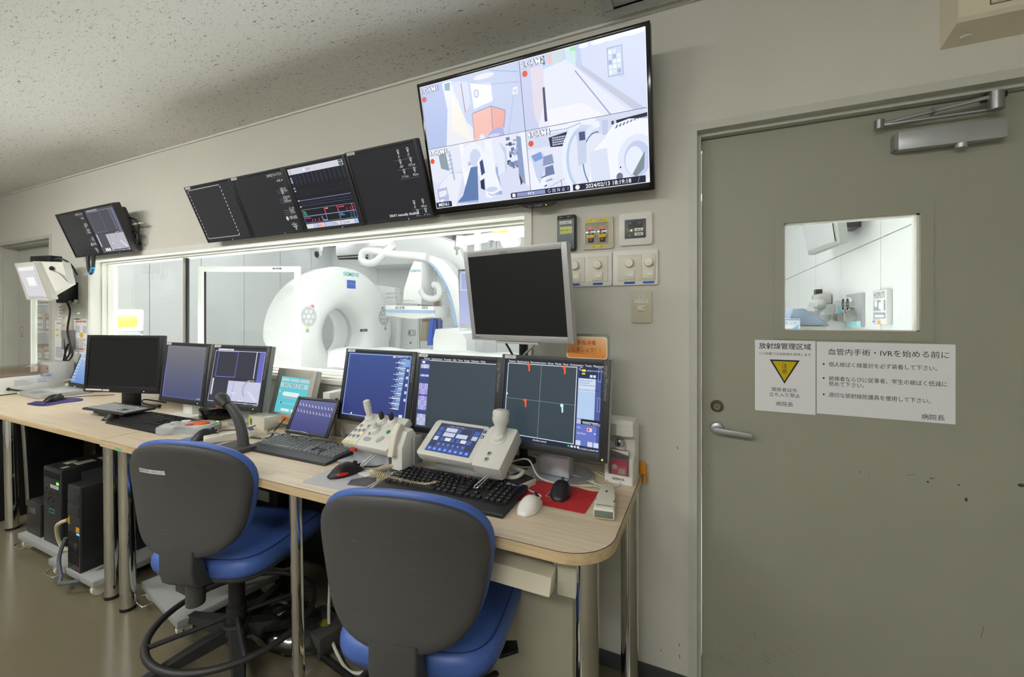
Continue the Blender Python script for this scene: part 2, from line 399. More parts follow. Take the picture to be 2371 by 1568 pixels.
MB().box(GX0, GX1, .068, .074, GZ0, GZ1).build('pane', 'glass', door_1, smooth=False)
lk = at_y(1660, 940, .05); h = at_y(1660, 991, .05)
mat('lock_bronze', '#8a8374', .35, metal=.8)
l = MB().lathe([(.0, .012), (.011, .012), (.013, .008), (.019, .004), (.021, 0), (.021, -.004)], (lk.x, .046, lk.z), (0, -1, 0)).build('lock_cylinder', 'lock_bronze', door_1)
MB().box(lk.x - .001, lk.x + .001, .0335, .0345, lk.z - .004, lk.z + .004).build('keyhole', 'black_plastic', l)
hd = MB().lathe([(0, .03), (.010, .03), (.011, .012), (.02, .009), (.0225, 0), (.0225, -.004)], (h.x, .046, h.z), (0, -1, 0)).build('handle_rose', 'satin_alu', door_1)
MB().prism([(h.x - .012, h.z + .009), (h.x + .1, h.z + .002), (h.x + .104, h.z - .012), (h.x + .1, h.z - .014), (h.x, h.z - .009), (h.x - .012, h.z - .004)], .008, .02, 'y', .002).build('lever', 'satin_alu', hd)
MB().box(h.x + .094, h.x + .104, .012, .035, h.z - .014, h.z + .001, .002).build('lever_tip', 'satin_alu', hd)
# door closer
k0, k1 = at_y(2092, 300, .02), at_y(2322, 262, .02)
kz0, kz1 = 1.794, 1.848
c = MB().box(.512, .742, .012, .05, kz0, kz1, .002).build('closer_body', 'satin_alu', door_1)
MB().box(.505, .512, .016, .048, kz0 + .004, kz1 - .004).build('end_cap', 'grey_plastic', c)
MB().cyl((.653, .025, kz0 - .012), (.653, .025, kz0), .014).build('closer_valve', 'satin_alu', c)
arm = MB().box(.47, .735, .012, .028, 1.872, 1.878, .002).tube([(.47, .02, 1.88), (.55, .015, 1.889), (.70, .005, 1.905)], .006, 8).build('closer_arm', 'satin_alu', c)
MB().cyl((.47, .02, 1.866), (.47, .02, 1.892), .012).cyl((.715, .004, 1.868), (.715, .004, 1.916), .016).box(.585, .592, .002, .022, 1.885, 1.902).build('arm_joint', 'brushed_steel', c)
MB().box(.70, .745, .02, .045, 1.908, 1.921).build('arm_bracket', 'black_plastic', c)
# chips and scuffs in the door paint
a = Art()
for u, v, rx, rz in ((2237, 1157, .0035, .006), (2365, 1124, .008, .005), (2148, 1116, .003, .003), (2157, 1108, .005, .0015), (2220, 1123, .003, .002), (1992, 1093, .001, .003), (2012, 1100, .001, .002), (1641, 1077, .0015, .0015)):
    p = at_y(u, v, .05); a.ell(p.x, p.z, rx, rz, '#4d4b43', 9)
for k in range(26):
    p = at_y(random.uniform(1630, 1860), random.uniform(1480, 1560), .05); l = random.uniform(.008, .03); a.line([(p.x, p.z), (p.x + l, p.z - l * .5)], .0009, '#7c7a68')
for p0, p1 in (((2098, 1101), (2118, 1098)), ((2270, 1478), (2278, 1450)), ((1745, 1463), (1750, 1480))):
    q0, q1 = at_y(*p0, .05), at_y(*p1, .05); a.line([(q0.x, q0.z), (q1.x, q1.z)], .0012, '#6f6d5d')
a.build('paint_chip', 'print', FRONT(0, .0496, 0), door_1)

# ---------------------------------------------------------------- left door
t = MB(); door_frame(t, -5.92, -4.886, 1.939, .026)
struct(t.build('trim_door_left', 'frame_paint', smooth=False))
g2 = (-5.62, -5.12, .55, 1.45)
d = MB()
for x0, x1, z0, z1 in ((-5.905, g2[0], .008, 1.925), (g2[1], -4.90, .008, 1.925), (g2[0], g2[1], .008, g2[2]), (g2[0], g2[1], g2[3], 1.925)): d.box(x0, x1, .115, .15, z0, z1)
door_2 = struct(d.build('door_2', 'frame_paint', smooth=False))
MB().box(g2[0], g2[1], .13, .136, g2[2], g2[3]).build('pane', 'glass', door_2, smooth=False)
f = MB()
for x0, x1, z0, z1 in ((g2[0] - .02, g2[0], g2[2], g2[3]), (g2[0] - .02, g2[1], g2[3], g2[3] + .02)): f.box(x0, x1, .108, .115, z0, z1)
f.build('window_frame', 'white_paint', door_2, smooth=False)
a = Art(); p = at_y(51, 765, .115); a.ell(p.x, p.z, .035, .035, '#b46a6a'); a.ell(p.x, p.z, .028, .028, '#dcdcd4'); a.line([(p.x - .02, p.z + .02), (p.x + .02, p.z - .02)], .006, '#b46a6a'); a.rect(p.x - .03, p.z - .06, p.x + .03, p.z - .05, '#8a8a84')
a.build('sticker', 'print', FRONT(0, .1145, 0), door_2)

# ---------------------------------------------------------------- observation window
f = MB()
def ring(mb, x0, x1, z0, z1, t, ya, yb):
    mb.box(x0, x0 + t, ya, yb, z0, z1); mb.box(x1 - t, x1, ya, yb, z0, z1); mb.box(x0 + t, x1 - t, ya, yb, z1 - t, z1); mb.box(x0 + t, x1 - t, ya, yb, z0, z0 + t)
ring(f, WX0 - .028, WX1 + .028, WZ0 - .02, WZ1 + .028, .032, -.008, .0)
ring(f, WX0, WX1, WZ0, WZ1, .006, 0, .068)
ring(f, WX0, WX1, WZ0, WZ1, .016, .068, .10)
ring(f, WX0, WX1, WZ0, WZ1, .022, .10, .16)
window_1 = struct(f.build('window_1', 'white_paint', smooth=False))
mx = at_y(428, 700, .12).x
MB().box(mx - .02, mx + .006, .118, .142, WZ0 + .02, WZ1 - .02, .002).build('mullion', 'mullion_grey', window_1)
MB().box(mx + .0065, mx + .016, .122, .14, WZ0 + .02, WZ1 - .02).build('seal', 'black_plastic', window_1)
MB().box(WX0 + .02, mx - .02, .125, .135, WZ0 + .02, WZ1 - .02).build('pane', 'glass', window_1, smooth=False)
MB().box(mx + .0165, WX1 - .02, .125, .135, WZ0 + .02, WZ1 - .02).build('pane', 'glass', window_1, smooth=False)
MB().box(WX0 - .02, WX1 + .02, -.03, .10, WZ0 - .02, WZ0 + .004, .003).build('window_sill', 'white_paint', window_1)

# ---------------------------------------------------------------- upper right box and ceiling lights
r = root('wall_enclosure', 'cream wall enclosure with recessed front panel above the door closer', 'enclosure', (.598, 0, 2.057))
m = MB(); m.prism([(0, 0), (0, .343), (-.097, .343), (-.097, .03), (-.09, .02)], 0, .9, 'x'); m.build('body', 'cream_box', r, smooth=False)
m = MB()
for q in ((.06, .84, .045, .047), (.06, .062, .045, .34)): m.box(q[0], q[1], -.0985, -.097, q[2], q[3])
m.build('panel_joint', 'lock_bronze', r)
MB().box(.064, .84, -.1, -.097, .05, .34, .002).build('front_panel', 'cream_box', r)
MB().lathe([(0, -.003), (.01, -.003), (.012, 0)], (.04, -.035, .008), (0, 0, 1)).build('screw_cap', 'white_plastic', r)
def ceiling_light(x0, x1, y0, y1, on, label):
    r = root('ceiling_light', label, 'ceiling light', ((x0 + x1) / 2, (y0 + y1) / 2, CEIL)); hx, hy = (x1 - x0) / 2, (y1 - y0) / 2; m = MB()
    for q in ((-hx, hx, -hy, -hy + .035), (-hx, hx, hy - .035, hy), (-hx, -hx + .035, -hy + .035, hy - .035), (hx - .035, hx, -hy + .035, hy - .035)): m.box(*q, -.014, 0, .003)
    m.build('frame', 'satin_alu', r)
    MB().box(-hx + .035, hx - .035, -hy + .035, hy - .035, -.006, -.002).build('diffuser', 'room_fill_light' if on else 'tube_off', r, smooth=False)
ceiling_light(-.33, .9, -.34, -.045, False, 'grey framed recessed ceiling light, switched off, beside the big wall television')
def added_batten(x, y, label, L=1.22):  # invented lamps out of view that brighten the control room
    r = root('ceiling_light', label, 'ceiling light', (x, y, CEIL)); MB().box(-L / 2, L / 2, -.13, .13, -.03, 0, .004).build('housing', 'white_paint', r)
    MB().prism([(-.11, -.03), (.11, -.03), (.12, -.07), (.09, -.10), (-.09, -.10), (-.12, -.07)], -L / 2 + .02, L / 2 - .02, 'x').build('diffuser', 'room_fill_light', r, smooth=False)
added_batten(-3.9, -1.7, 'added unseen surface-mounted light above the left desk end, nearest the left door')

added_batten(-2.1, -2.6, 'added unseen surface-mounted light behind the left chair')
added_batten(-.3, -2.9, 'added unseen surface-mounted light behind the nearest chair')

# ================================================================ SCREENS
def sc_dash(a, w, h):
    a.rect(0, 0, w, h, '#2f3033'); a.dash((.01 * w, .04 * h), (.77 * w, .04 * h), .004, '#e6e6e6', 20); a.dash((.77 * w, .04 * h), (.77 * w, .97 * h), .004, '#e6e6e6', 14)
    a.dash((.01 * w, .97 * h), (.77 * w, .97 * h), .004, '#e6e6e6', 20); a.dash((.01 * w, .04 * h), (.01 * w, .97 * h), .004, '#e6e6e6', 14)
def human(a, x, y, s, c):
    a.ell(x, y + s * .9, s * .22, s * .26, c, 10); a.rect(x - s * .75, y + s * .3, x + s * .75, y + s * .58, c); a.poly([(x - s * .3, y + s * .3), (x + s * .3, y + s * .3), (x + s * .2, y - s * .4), (x - s * .2, y - s * .4)], c)
def sc_info(a, w, h):
    a.rect(0, 0, w, h, '#2d2e31'); W = '#cfcfd2'
    a.text(.975 * w, .93 * h, '24/02/13-17:21', .018, W, 'r'); a.rect(.74 * w, .9 * h, .98 * w, .903 * h, '#77787c')
    a.poly([(.85 * w, .85 * h), (.87 * w, .87 * h), (.87 * w, .83 * h)], W); a.rect(.885 * w, .83 * h, .92 * w, .87 * h, '#8a8b90'); a.poly([(.965 * w, .85 * h), (.945 * w, .87 * h), (.945 * w, .83 * h)], W)
    for k, (y, t) in enumerate(((.70, '000 kV'), (.665, '000 mA'), (.62, 'A'), (.565, '9.0cGy/s'), (.53, '7 fps'), (.495, 'Rot/normal'), (.37, '15. 30cm'), (.335, 'body'), (.30, 'default'))):
        a.text((.86 if k < 6 else .9) * w, y * h, t, .026 if t == 'A' else .014, W if k < 7 else '#d98f8f' if k == 8 else W)
        if t != 'A': a.rect(.78 * w, y * h - .004, .98 * w, y * h - .002, '#6c6d72')
    a.ell(.80 * w, .225 * h, .009, .011, W, 12); a.text(.85 * w, .205 * h, '00:00', .024, W)
    a.rect(.86 * w, .135 * h, .9 * w, .14 * h, W); a.text(.84 * w, .10 * h, 'Normal', .012, W); human(a, .90 * w, .045 * h, .022, '#9b9cab')
def sc_vital(a, w, h):
    a.rect(0, 0, w, h, '#222226'); a.rect(.02 * w, .90 * h, .98 * w, .99 * h, '#d2d3de'); a.rect(.91 * w, .905 * h, .97 * w, .985 * h, '#1a1a1e')
    a.text(.94 * w, .945 * h, '18:21', .011, '#ffffff', 'c'); a.text(.94 * w, .915 * h, '#0013', .008, '#8fd0ff', 'c'); a.line([(.055 * w, .91 * h), (.055 * w, .97 * h)], .003, '#d94a5a')
    a.rect(.30 * w, .925 * h, .32 * w, .965 * h, '#ffffff'); a.rect(.35 * w, .93 * h, .42 * w, .96 * h, '#b9bac8')
    for k in range(13): x = (.04 + .076 * k) * w; a.line([(x, .72 * h), (x, .89 * h)], .0012, '#5d6f95')
    for k in range(6): a.rect(.03 * w, (.76 + .024 * k) * h, .98 * w, (.7615 + .024 * k) * h, '#3c4a66')
    for y in (.80, .835, .77, .675, .63, .47, .37): a.rect(.02 * w, y * h, .05 * w, (y + .022) * h, '#b8bccb')
    for y, c in ((.64, '#3f4556'), (.595, '#39405a'), (.56, '#39405a'), (.48, '#9db6e6'), (.43, '#5b6fa6'), (.39, '#6d80b5')): a.rect(.03 * w, y * h, .97 * w, (y + .003) * h, c)
    for k in range(70): x = (.04 + .0132 * k) * w; a.line([(x, .472 * h), (x, .482 * h)], .0012, '#9db6e6')
    for x0, y0, x1, y1 in ((.03, .10, .97, .215), (.03, .215, .97, .33)): a.frame(x0 * w, y0 * h, x1 * w, y1 * h, .0018, '#8b93b8')
    for x, c in ((.44, '#e04666'), (.67, '#e04666'), (.92, '#e04666')): a.rect(x * w, .22 * h, (x + .015) * w, .33 * h, c)
    for x in (.44, .67, .92): a.rect(x * w, .10 * h, (x + .008) * w, .215 * h, '#8b93b8')
    a.scribble(.05 * w, .23 * h, .12 * w, .315 * h, 4, '#52d08a'); a.scribble(.05 * w, .175 * h, .16 * w, .2 * h, 1, '#ff4fb0'); a.scribble(.47 * w, .29 * h, .55 * w, .32 * h, 1, '#e6e6f0'); a.scribble(.70 * w, .285 * h, .80 * w, .315 * h, 1, '#ff5a70')
    a.scribble(.69 * w, .155 * h, .78 * w, .205 * h, 2, '#4fc6f0'); a.scribble(.86 * w, .115 * h, .9 * w, .2 * h, 3, '#4fc6f0', 1, .25)
    for x in (.17, .22, .29): a.line([(x * w, .12 * h), ((x + .01) * w, .16 * h)], .003, '#ff4fb0')
    a.text(.86 * w, .235 * h, '(   )', .02, '#ff5a70', 'c'); a.line([(.36 * w, .19 * h), (.37 * w, .12 * h), (.44 * w, .12 * h)], .003, '#c8cbe0')
    x = .03
    for wd, c in ((.14, '#dcdbe6'), (.07, '#bcc9ea'), (.12, '#f0c3c0'), (.13, '#b6c8ec'), (.15, '#d9d8e2'), (.06, '#d0cfda'), (.17, '#dcdbe6'), (.06, '#a7c2ec')): a.rect(x * w, .01 * h, (x + wd) * w, .085 * h, c); x += wd + .004
    a.scribble(.23 * w, .03 * h, .33 * w, .06 * h, 1, '#b08a8a'); a.scribble(.52 * w, .02 * h, .62 * w, .07 * h, 2, '#77788a'); a.scribble(.74 * w, .03 * h, .86 * w, .06 * h, 1, '#77788a')
def sc_angle(a, w, h):
    a.rect(0, 0, w, h, '#28292d'); W = '#d6d7dc'
    def icon(x, y, s):
        a.ell(x, y + s * .6, s * .42, s * .42, W, 12); a.ell(x, y + s * .6, s * .26, s * .26, '#28292d', 12); a.rect(x - s * .07, y - s * .7, x + s * .07, y + s * .3, W); a.rect(x - s * .4, y - s * .1, x + s * .4, y + s * .04, W)
    for x, y, t in ((.75, .9, '0°'), (.89, .905, '0°'), (.75, .77, '-90°'), (.9, .775, '157cm'), (.77, .635, '111cm'), (.92, .64, '42cm'), (.80, .19, '0°'), (.93, .195, '60cm'), (.82, .06, '0cm'), (.94, .065, '-21cm')):
        icon(x * w, y * h, .014); a.text(x * w, (y - .07) * h, t, .0135, W, 'c')
    for x0, x1, y in ((.66, .95, .805), (.68, .97, .675), (.68, .97, .545), (.74, .985, .10)): a.rect(x0 * w, y * h, x1 * w, (y + .003) * h, '#7d7f86')
    a.text(.38 * w, .035 * h, 'XRAY manually disabled', .0165, '#ffffff')
def sc_acq(a, w, h, dim=False):
    b = '#3a3c48' if not dim else '#4a4c55'
    a.rect(0, 0, w, h, b); L = '#d8daf2' if not dim else '#8d8fa0'; P = '#8f86f2' if not dim else '#7d7c93'
    a.scribble(.06 * w, .955 * h, .5 * w, .995 * h, 1, '#ffffff' if not dim else '#a9aab2', 1.0, .7); a.frame(.005 * w, .02 * h, .985 * w, .955 * h, .0025, L)
    a.frame(.075 * w, .47 * h, .47 * w, .945 * h, .0025, P); a.rect(.82 * w, .47 * h, .835 * w, .95 * h, L); a.rect(.885 * w, .40 * h, .98 * w, .95 * h, '#6a6dc0' if not dim else '#6c6d86')
    a.rect(.05 * w, .45 * h, .84 * w, .455 * h, '#15161c')
    a.rect(.36 * w, .02 * h, .985 * w, .41 * h, '#c9cbe4' if not dim else '#b7b6bf'); a.line([(.475 * w, .41 * h), (.455 * w, .1 * h)], .003, P); a.scribble(.45 * w, .18 * h, .53 * w, .21 * h, 1, '#f4f4fb'); a.scribble(.60 * w, .05 * h, .68 * w, .08 * h, 1, '#f4f4fb')
    for q in range(9): t = R(100 + 15 * q); a.ell(.78 * w + .12 * w * math.cos(t), .27 * h + .12 * w * math.sin(t), .006, .006, '#a9abc6', 8)
    a.poly([(.74 * w, .24 * h), (.78 * w, .25 * h), (.94 * w, .1 * h), (.9 * w, .07 * h)], '#d9dbee'); a.rect(.42 * w, .03 * h, .97 * w, .05 * h, '#2a2b34')
    a.rect(.035 * w, .14 * h, .07 * w, .44 * h, '#d4d4e6'); a.scribble(.038 * w, .15 * h, .068 * w, .43 * h, 8, '#9a9ab0', 1, .3)
    for k in range(3): a.ell((.16 + .065 * k) * w, .06 * h, .011, .0125, '#e8e8f0', 14)
    a.text(.72 * w, .003 * h, 'CT 7', .012, '#b8ffd0'); a.text(.98 * w, .003 * h, 'SIEMENS', .008, '#dfe0f0', 'r'); a.rect(.78 * w, .425 * h, .86 * w, .44 * h, '#caa070')
def sc_blank(a, w, h):
    a.grad(0, 0, w, h, '#4a5076', '#77777c', 24); a.frame(.01 * w, .01 * h, .99 * w, .975 * h, .0015, '#7075b0'); a.rect(.005 * w, .02 * h, .02 * w, .6 * h, '#7f78e6'); a.text(.98 * w, .02 * h, 'SIEMENS', .009, '#dfe0f0', 'r')
    a.rect(.02 * w, .955 * h, .98 * w, .96 * h, '#8e8e94')
def sc_artis(a, w, h):
    a.grad(0, 0, w, h, '#36407c', '#3f5492', 16); a.frame(.015 * w, .015 * h, .985 * w, .985 * h, .002, '#bfe0ff'); a.text(.94 * w, .955 * h, '24/02/13-17:21', .01, '#f0f4ff', 'r'); a.ell(.74 * w, .962 * h, .009, .004, '#e8e060', 10)
    y = .92
    for k in range(30):
        x1 = .93 - .0015 * k; wd = (.06, .09, .13, .06, .07, .12, .08)[k % 7]
        a.rect((x1 - wd) * w, y * h, x1 * w, (y + .016) * h, ('#b5d8f6', '#8fb6ea', '#eaf2ff')[k % 3]); a.rect((x1 - wd - .035) * w, (y + .004) * h, (x1 - wd - .008) * w, (y + .011) * h, '#e6ecff'); y -= .0255
    for k in range(6): a.rect(.945 * w, (.86 - .11 * k) * h, .975 * w, (.90 - .11 * k) * h, '#c6dcf8')
    a.rect(.915 * w, .82 * h, .975 * w, .93 * h, '#7da8e0'); a.rect(.90 * w, .05 * h, .95 * w, .11 * h, '#dfe6f6'); a.ell(.17 * w, .04 * h, .004, .004, '#ffffff', 8)
def toolcol(a, x0, x1, w, h):
    a.rect(x0 * w, .05 * h, x1 * w, .96 * h, '#3d4a86')
    for y0, y1, nx, ny, c in ((.84, .90, 3, 1, '#c7cce6'), (.72, .75, 4, 1, '#c0c6e2'), (.46, .62, 3, 2, '#a79fe0'), (.24, .44, 3, 3, '#a79fe0'), (.02, .18, 3, 3, '#b9bfe0')):
        a.rect(x0 * w, y0 * h, x1 * w, y1 * h, c)
        for i in range(nx):
            for j in range(ny):
                dx = (x1 - x0) / nx; dy = (y1 - y0) / ny; a.frame((x0 + dx * i) * w + .001, (y0 + dy * j) * h + .001, (x0 + dx * (i + 1)) * w - .001, (y0 + dy * (j + 1)) * h - .001, .0012, '#e3e6f6' if (i + j) % 2 else '#6d70b0')
def sc_syngo(a, w, h):
    a.rect(0, 0, w, h, '#3b4750'); a.rect(0, .965 * h, w, h, '#1c2436'); a.text(.06 * w, .972 * h, 'Patient  Applications  Transfer  Edit  View  Image  Options  Help', .011, '#f4f6ff'); a.rect(.02 * w, .955 * h, .99 * w, .963 * h, '#e8f0f4')
    toolcol(a, .02, .14, w, h); a.ell(.06 * w, .93 * h, .008, .005, '#f6f6ff', 10)
def vessel(a, x, y, c):
    a.ell(x, y + .006, .006, .0055, c, 12); a.poly([(x - .002, y + .004), (x + .005, y + .004), (x + .006, y - .014), (x + .001, y - .014)], c); a.ell(x + .003, y - .013, .003, .005, c, 8)
def sc_four(a, w, h):
    a.rect(0, 0, w, h, '#1e2a3e'); a.rect(.03 * w, .06 * h, .755 * w, .955 * h, '#36434c'); a.text(.04 * w, .968 * h, 'Patient  Applications  Reconstruction  Show  Mode  View  Orientation  Tools  Measure  Polygons  Options  Help', .0098, '#f4f6ff')
    a.frame(.03 * w, .055 * h, .757 * w, .958 * h, .0022, '#e8f0f8'); a.rect(.395 * w, .055 * h, .398 * w, .955 * h, '#96a8b4'); a.rect(.03 * w, .505 * h, .755 * w, .508 * h, '#8fb6c4')
    vessel(a, .26 * w, .925 * h, '#ff5a2a'); vessel(a, .63 * w, .925 * h, '#ff5a2a'); vessel(a, .245 * w, .475 * h, '#ff5a2a'); vessel(a, .625 * w, .465 * h, '#c9f2fa'); a.ell(.04 * w, .56 * h, .003, .0045, '#e6eef4', 8)
    a.rect(.77 * w, .05 * h, .985 * w, .955 * h, '#4a5896'); a.rect(.775 * w, .36 * h, .935 * w, .83 * h, '#b4cdee'); a.rect(.775 * w, .68 * h, .935 * w, .83 * h, '#cfdcf2'); a.scribble(.785 * w, .74 * h, .93 * w, .82 * h, 3, '#8fa0c4', .9, .4); a.text(.78 * w, .69 * h, 'No bookmarks available', .0072, '#2d3a62')
    a.rect(.775 * w, .83 * h, .985 * w, .955 * h, '#1d2850'); a.text(.78 * w, .92 * h, 'C', .016, '#f4f4ff'); a.rect(.805 * w, .91 * h, .84 * w, .935 * h, '#e8e840'); a.rect(.805 * w, .875 * h, .835 * w, .895 * h, '#d8d030'); a.text(.85 * w, .915 * h, '24/02/13-17:21:35 STD', .0062, '#f0f4ff'); a.rect(.88 * w, .845 * h, .905 * w, .875 * h, '#d8e4f6'); a.rect(.912 * w, .845 * h, .935 * w, .875 * h, '#d8e4f6')
    a.rect(.775 * w, .30 * h, .985 * w, .36 * h, '#121a30'); a.rect(.775 * w, .30 * h, .815 * w, .355 * h, '#b9c4e0'); a.rect(.83 * w, .325 * h, .975 * w, .332 * h, '#e8ecf8'); a.text(.83 * w, .305 * h, 'Volume Opacity', .009, '#f4f6ff')
    a.rect(.775 * w, .06 * h, .96 * w, .295 * h, '#6575c4'); a.text(.78 * w, .25 * h, 'Clip', .008, '#e8ecff'); a.text(.78 * w, .185 * h, 'Clip Plane', .008, '#e8ecff'); a.rect(.875 * w, .225 * h, .92 * w, .265 * h, '#e6d4dc'); a.ell(.89 * w, .245 * h, .004, .004, '#d84050', 8); a.rect(.94 * w, .20 * h, .955 * w, .215 * h, '#d8e4f6')
    for x in (.775, .885, .94): a.rect(x * w, .055 * h, (x + .045) * w, .11 * h, '#cfd8ea')
    for y in (.80, .46): a.frame(.957 * w, y * h, .985 * w, (y + .16) * h, .0015, '#8ea6ee')
    a.text(.35 * w, .02 * h, 'Archive saved', .009, '#f4f6ff'); a.text(.985 * w, .012 * h, '2/13/2024 6:20:45 PM', .0075, '#f4f6ff', 'r')
    for k, c in enumerate(('#40a060', '#e8e8e8', '#c8d0e0', '#e0e4f0')): a.rect((.70 + .03 * k) * w, .018 * h, (.72 + .03 * k) * w, .042 * h, c)
def sc_off(a, w, h): a.rect(0, 0, w, h, '#141516')

def monitor(name, label, c, yaw, tilt, w, h, art, bez=(.018, .018, .018, .022), dep=.05, mb='dark_grey_plastic', stand='square', side=None, sticker=None, led=None, group=None, base_z=.75, mount=None, btxt=None, cat='monitor', extra=None):
    base = Vector((c[0], c[1], base_z)); r = root(name, label, cat, base, R(yaw), group)
    H = Matrix.Translation((0, 0, c[2] - base_z)) @ Matrix.Rotation(R(-tilt), 4, 'X')
    l, rr, t, bo = bez; m = MB(H)
    m.box(-w / 2, w / 2, .004, dep * .55, -h / 2, h / 2, .004); m.box(-w / 2 + .03, w / 2 - .03, dep * .5, dep, -h / 2 + .03, h / 2 - .03, .012); m.build('housing', side or mb, r)
    m = MB(H); m.box(-w / 2, -w / 2 + l, 0, .006, -h / 2, h / 2, .0015); m.box(w / 2 - rr, w / 2, 0, .006, -h / 2, h / 2, .0015); m.box(-w / 2 + l, w / 2 - rr, 0, .006, h / 2 - t, h / 2, .0015); m.box(-w / 2 + l, w / 2 - rr, 0, .006, -h / 2, -h / 2 + bo, .0015)
    bz = m.build('bezel', mb, r)
    sw, sh = w - l - rr, h - t - bo; a = Art(); a.clip = (sw, sh); art(a, sw, sh)
    a.build('screen', 'screen', H @ FRONT(-w / 2 + l, .0035, -h / 2 + bo), r)
    if sticker:
        a = Art(); a.rect(0, 0, .045, .012, '#d8d8d6'); a.text(.0225, .003, sticker, .009, '#55555a', 'c'); a.build('name_sticker', 'print', H @ FRONT(-w / 2 + .012, -.0003, h / 2 - .0145), r)
    if btxt:
        a = Art(); a.text(0, 0, btxt, .0155, '#8e9096', 'l', rot=-90); a.build('lettering', 'print', H @ FRONT(w / 2 - rr * .72, -.0003, h / 2 - .02), r)
    if led:
        lx, lz, lm = led; MB(H).box(lx - .002, lx + .002, -.001, .002, lz - .002, lz + .002).build('power_light', lm, r)
    if extra: extra(r, H)
    z0 = c[2] - h / 2 - base_z
    if stand == 'square':
        MB().box(-.055, .055, .03, .075, .012, z0 + .09, .004).build('neck', 'satin_alu', r)
        MB().prism(ellpts(0, .085, .118, .095, 40), 0, .012, 'z', .004).build('base', 'satin_alu', r)
    elif stand == 'black':
        MB().box(-.045, .045, .03, .075, .012, z0 + .1, .005).build('neck', 'black_plastic', r)
        MB().prism(rrect(-.12, -.07, .12, .14, .02), 0, .012, 'z', .003).build('base', 'black_plastic', r)
    elif stand == 'block':
        MB().box(-.042, .042, .02, .065, .012, z0 + .09, .003).build('neck', 'white_plastic', r)
        MB().prism(rrect(-.10, -.06, .10, .13, .04), 0, .012, 'z', .003).build('base', 'white_plastic', r)
    elif stand == 'wall':
        yb = mount; MB().box(-.05, .05, -c[1] - .012, -c[1] - .001, c[2] - base_z - .06, c[2] - base_z + .06, .003).build('wall_plate', 'black_plastic', r)
        MB().box(-.02, .02, .02, -c[1] - .01, c[2] - base_z - .02, c[2] - base_z + .02, .003).build('mount_arm', 'black_plastic', r)
    return r, H
# ---- four ceiling-high monitors and the pair on the left
Wr = 'dark wall monitors in the row above the window'
blue = lambda x, z: (x, z, 'led_blue')
zc, tl = 1.876, -23.9
monitor('wall_monitor', 'dark wall monitor showing a dashed white rectangle, leftmost of the row above the window', (-2.457, -.132, zc), 0, tl, .40, .318, sc_dash, (.012, .014, .012, .012), .06, 'dark_grey_plastic', 'wall', sticker='Artis 1', led=blue(.03, -.153), group=Wr, base_z=1.876)
monitor('wall_monitor', 'dark wall monitor with a human figure icon and timer at its right edge', (-2.057, -.130, zc), 0, tl, .40, .318, sc_info, (.014, .014, .012, .012), .06, 'dark_grey_plastic', 'wall', sticker='Artis 2', led=blue(.06, -.153), group=Wr, base_z=1.876)
monitor('wall_monitor', 'wall monitor showing vital sign grid with pale header and footer bars', (-1.657, -.128, zc), 0, tl, .40, .320, sc_vital, (.016, .016, .014, .014), .06, 'dark_grey_plastic', 'wall', led=blue(.06, -.154), group=Wr, base_z=1.876)
monitor('wall_monitor', 'dark wall monitor reading XRAY manually disabled, next to the big television', (-1.263, -.126, zc + .003), 0, tl, .385, .322, sc_angle, (.013, .013, .013, .012), .06, 'dark_grey_plastic', 'wall', sticker='Assist', led=blue(.06, -.154), group=Wr, base_z=1.876)
r, H = monitor('wall_monitor', 'dark bluish wall monitor, left one of the pair at the far left', (-4.09, -.118, 1.884), 0, -20.6, .398, .32, sc_info, (.014, .014, .014, .014), .07, 'dark_grey_plastic', 'wall', led=blue(.06, -.154), group='pair of wall monitors at the far left', base_z=1.884)
MB().tube([(.06, .03, -.15), (.07, .03, -.24), (.10, .03, -.28), (.13, .03, -.25), (.14, .03, -.15)], .011, 10).build('cable_loop', 'cable_black', r)
mat('tie_blue', '#2f9fe0', .5); MB().tube([(.095, .03, -.281), (.12, .03, -.266), (.133, .03, -.235)], .0125, 10).build('cable_tie', 'tie_blue', r)
r, H = monitor('wall_monitor', 'wall monitor with a pale grey quarter and crosshair, right one of the far left pair', (-3.69, -.118, 1.884), 0, -20.6, .398, .32, lambda a, w, h: sc_acq(a, w, h, True), (.014, .014, .014, .014), .085, 'dark_grey_plastic', 'wall', led=blue(.03, -.154), group='pair of wall monitors at the far left', base_z=1.884)
MB().tube([(.13, .05, .09), (.24, .06, .05), (.235, .07, -.02), (.15, .08, -.06)], .006, 8).tube([(.14, .06, .0), (.22, .07, -.03), (.225, .07, -.08), (.14, .08, -.1)], .008, 8).build('cable', 'cable_black', r)
MB().box(.10, .29, .06, .075, .03, .04).build('mount_bracket', 'beige_plastic', r)

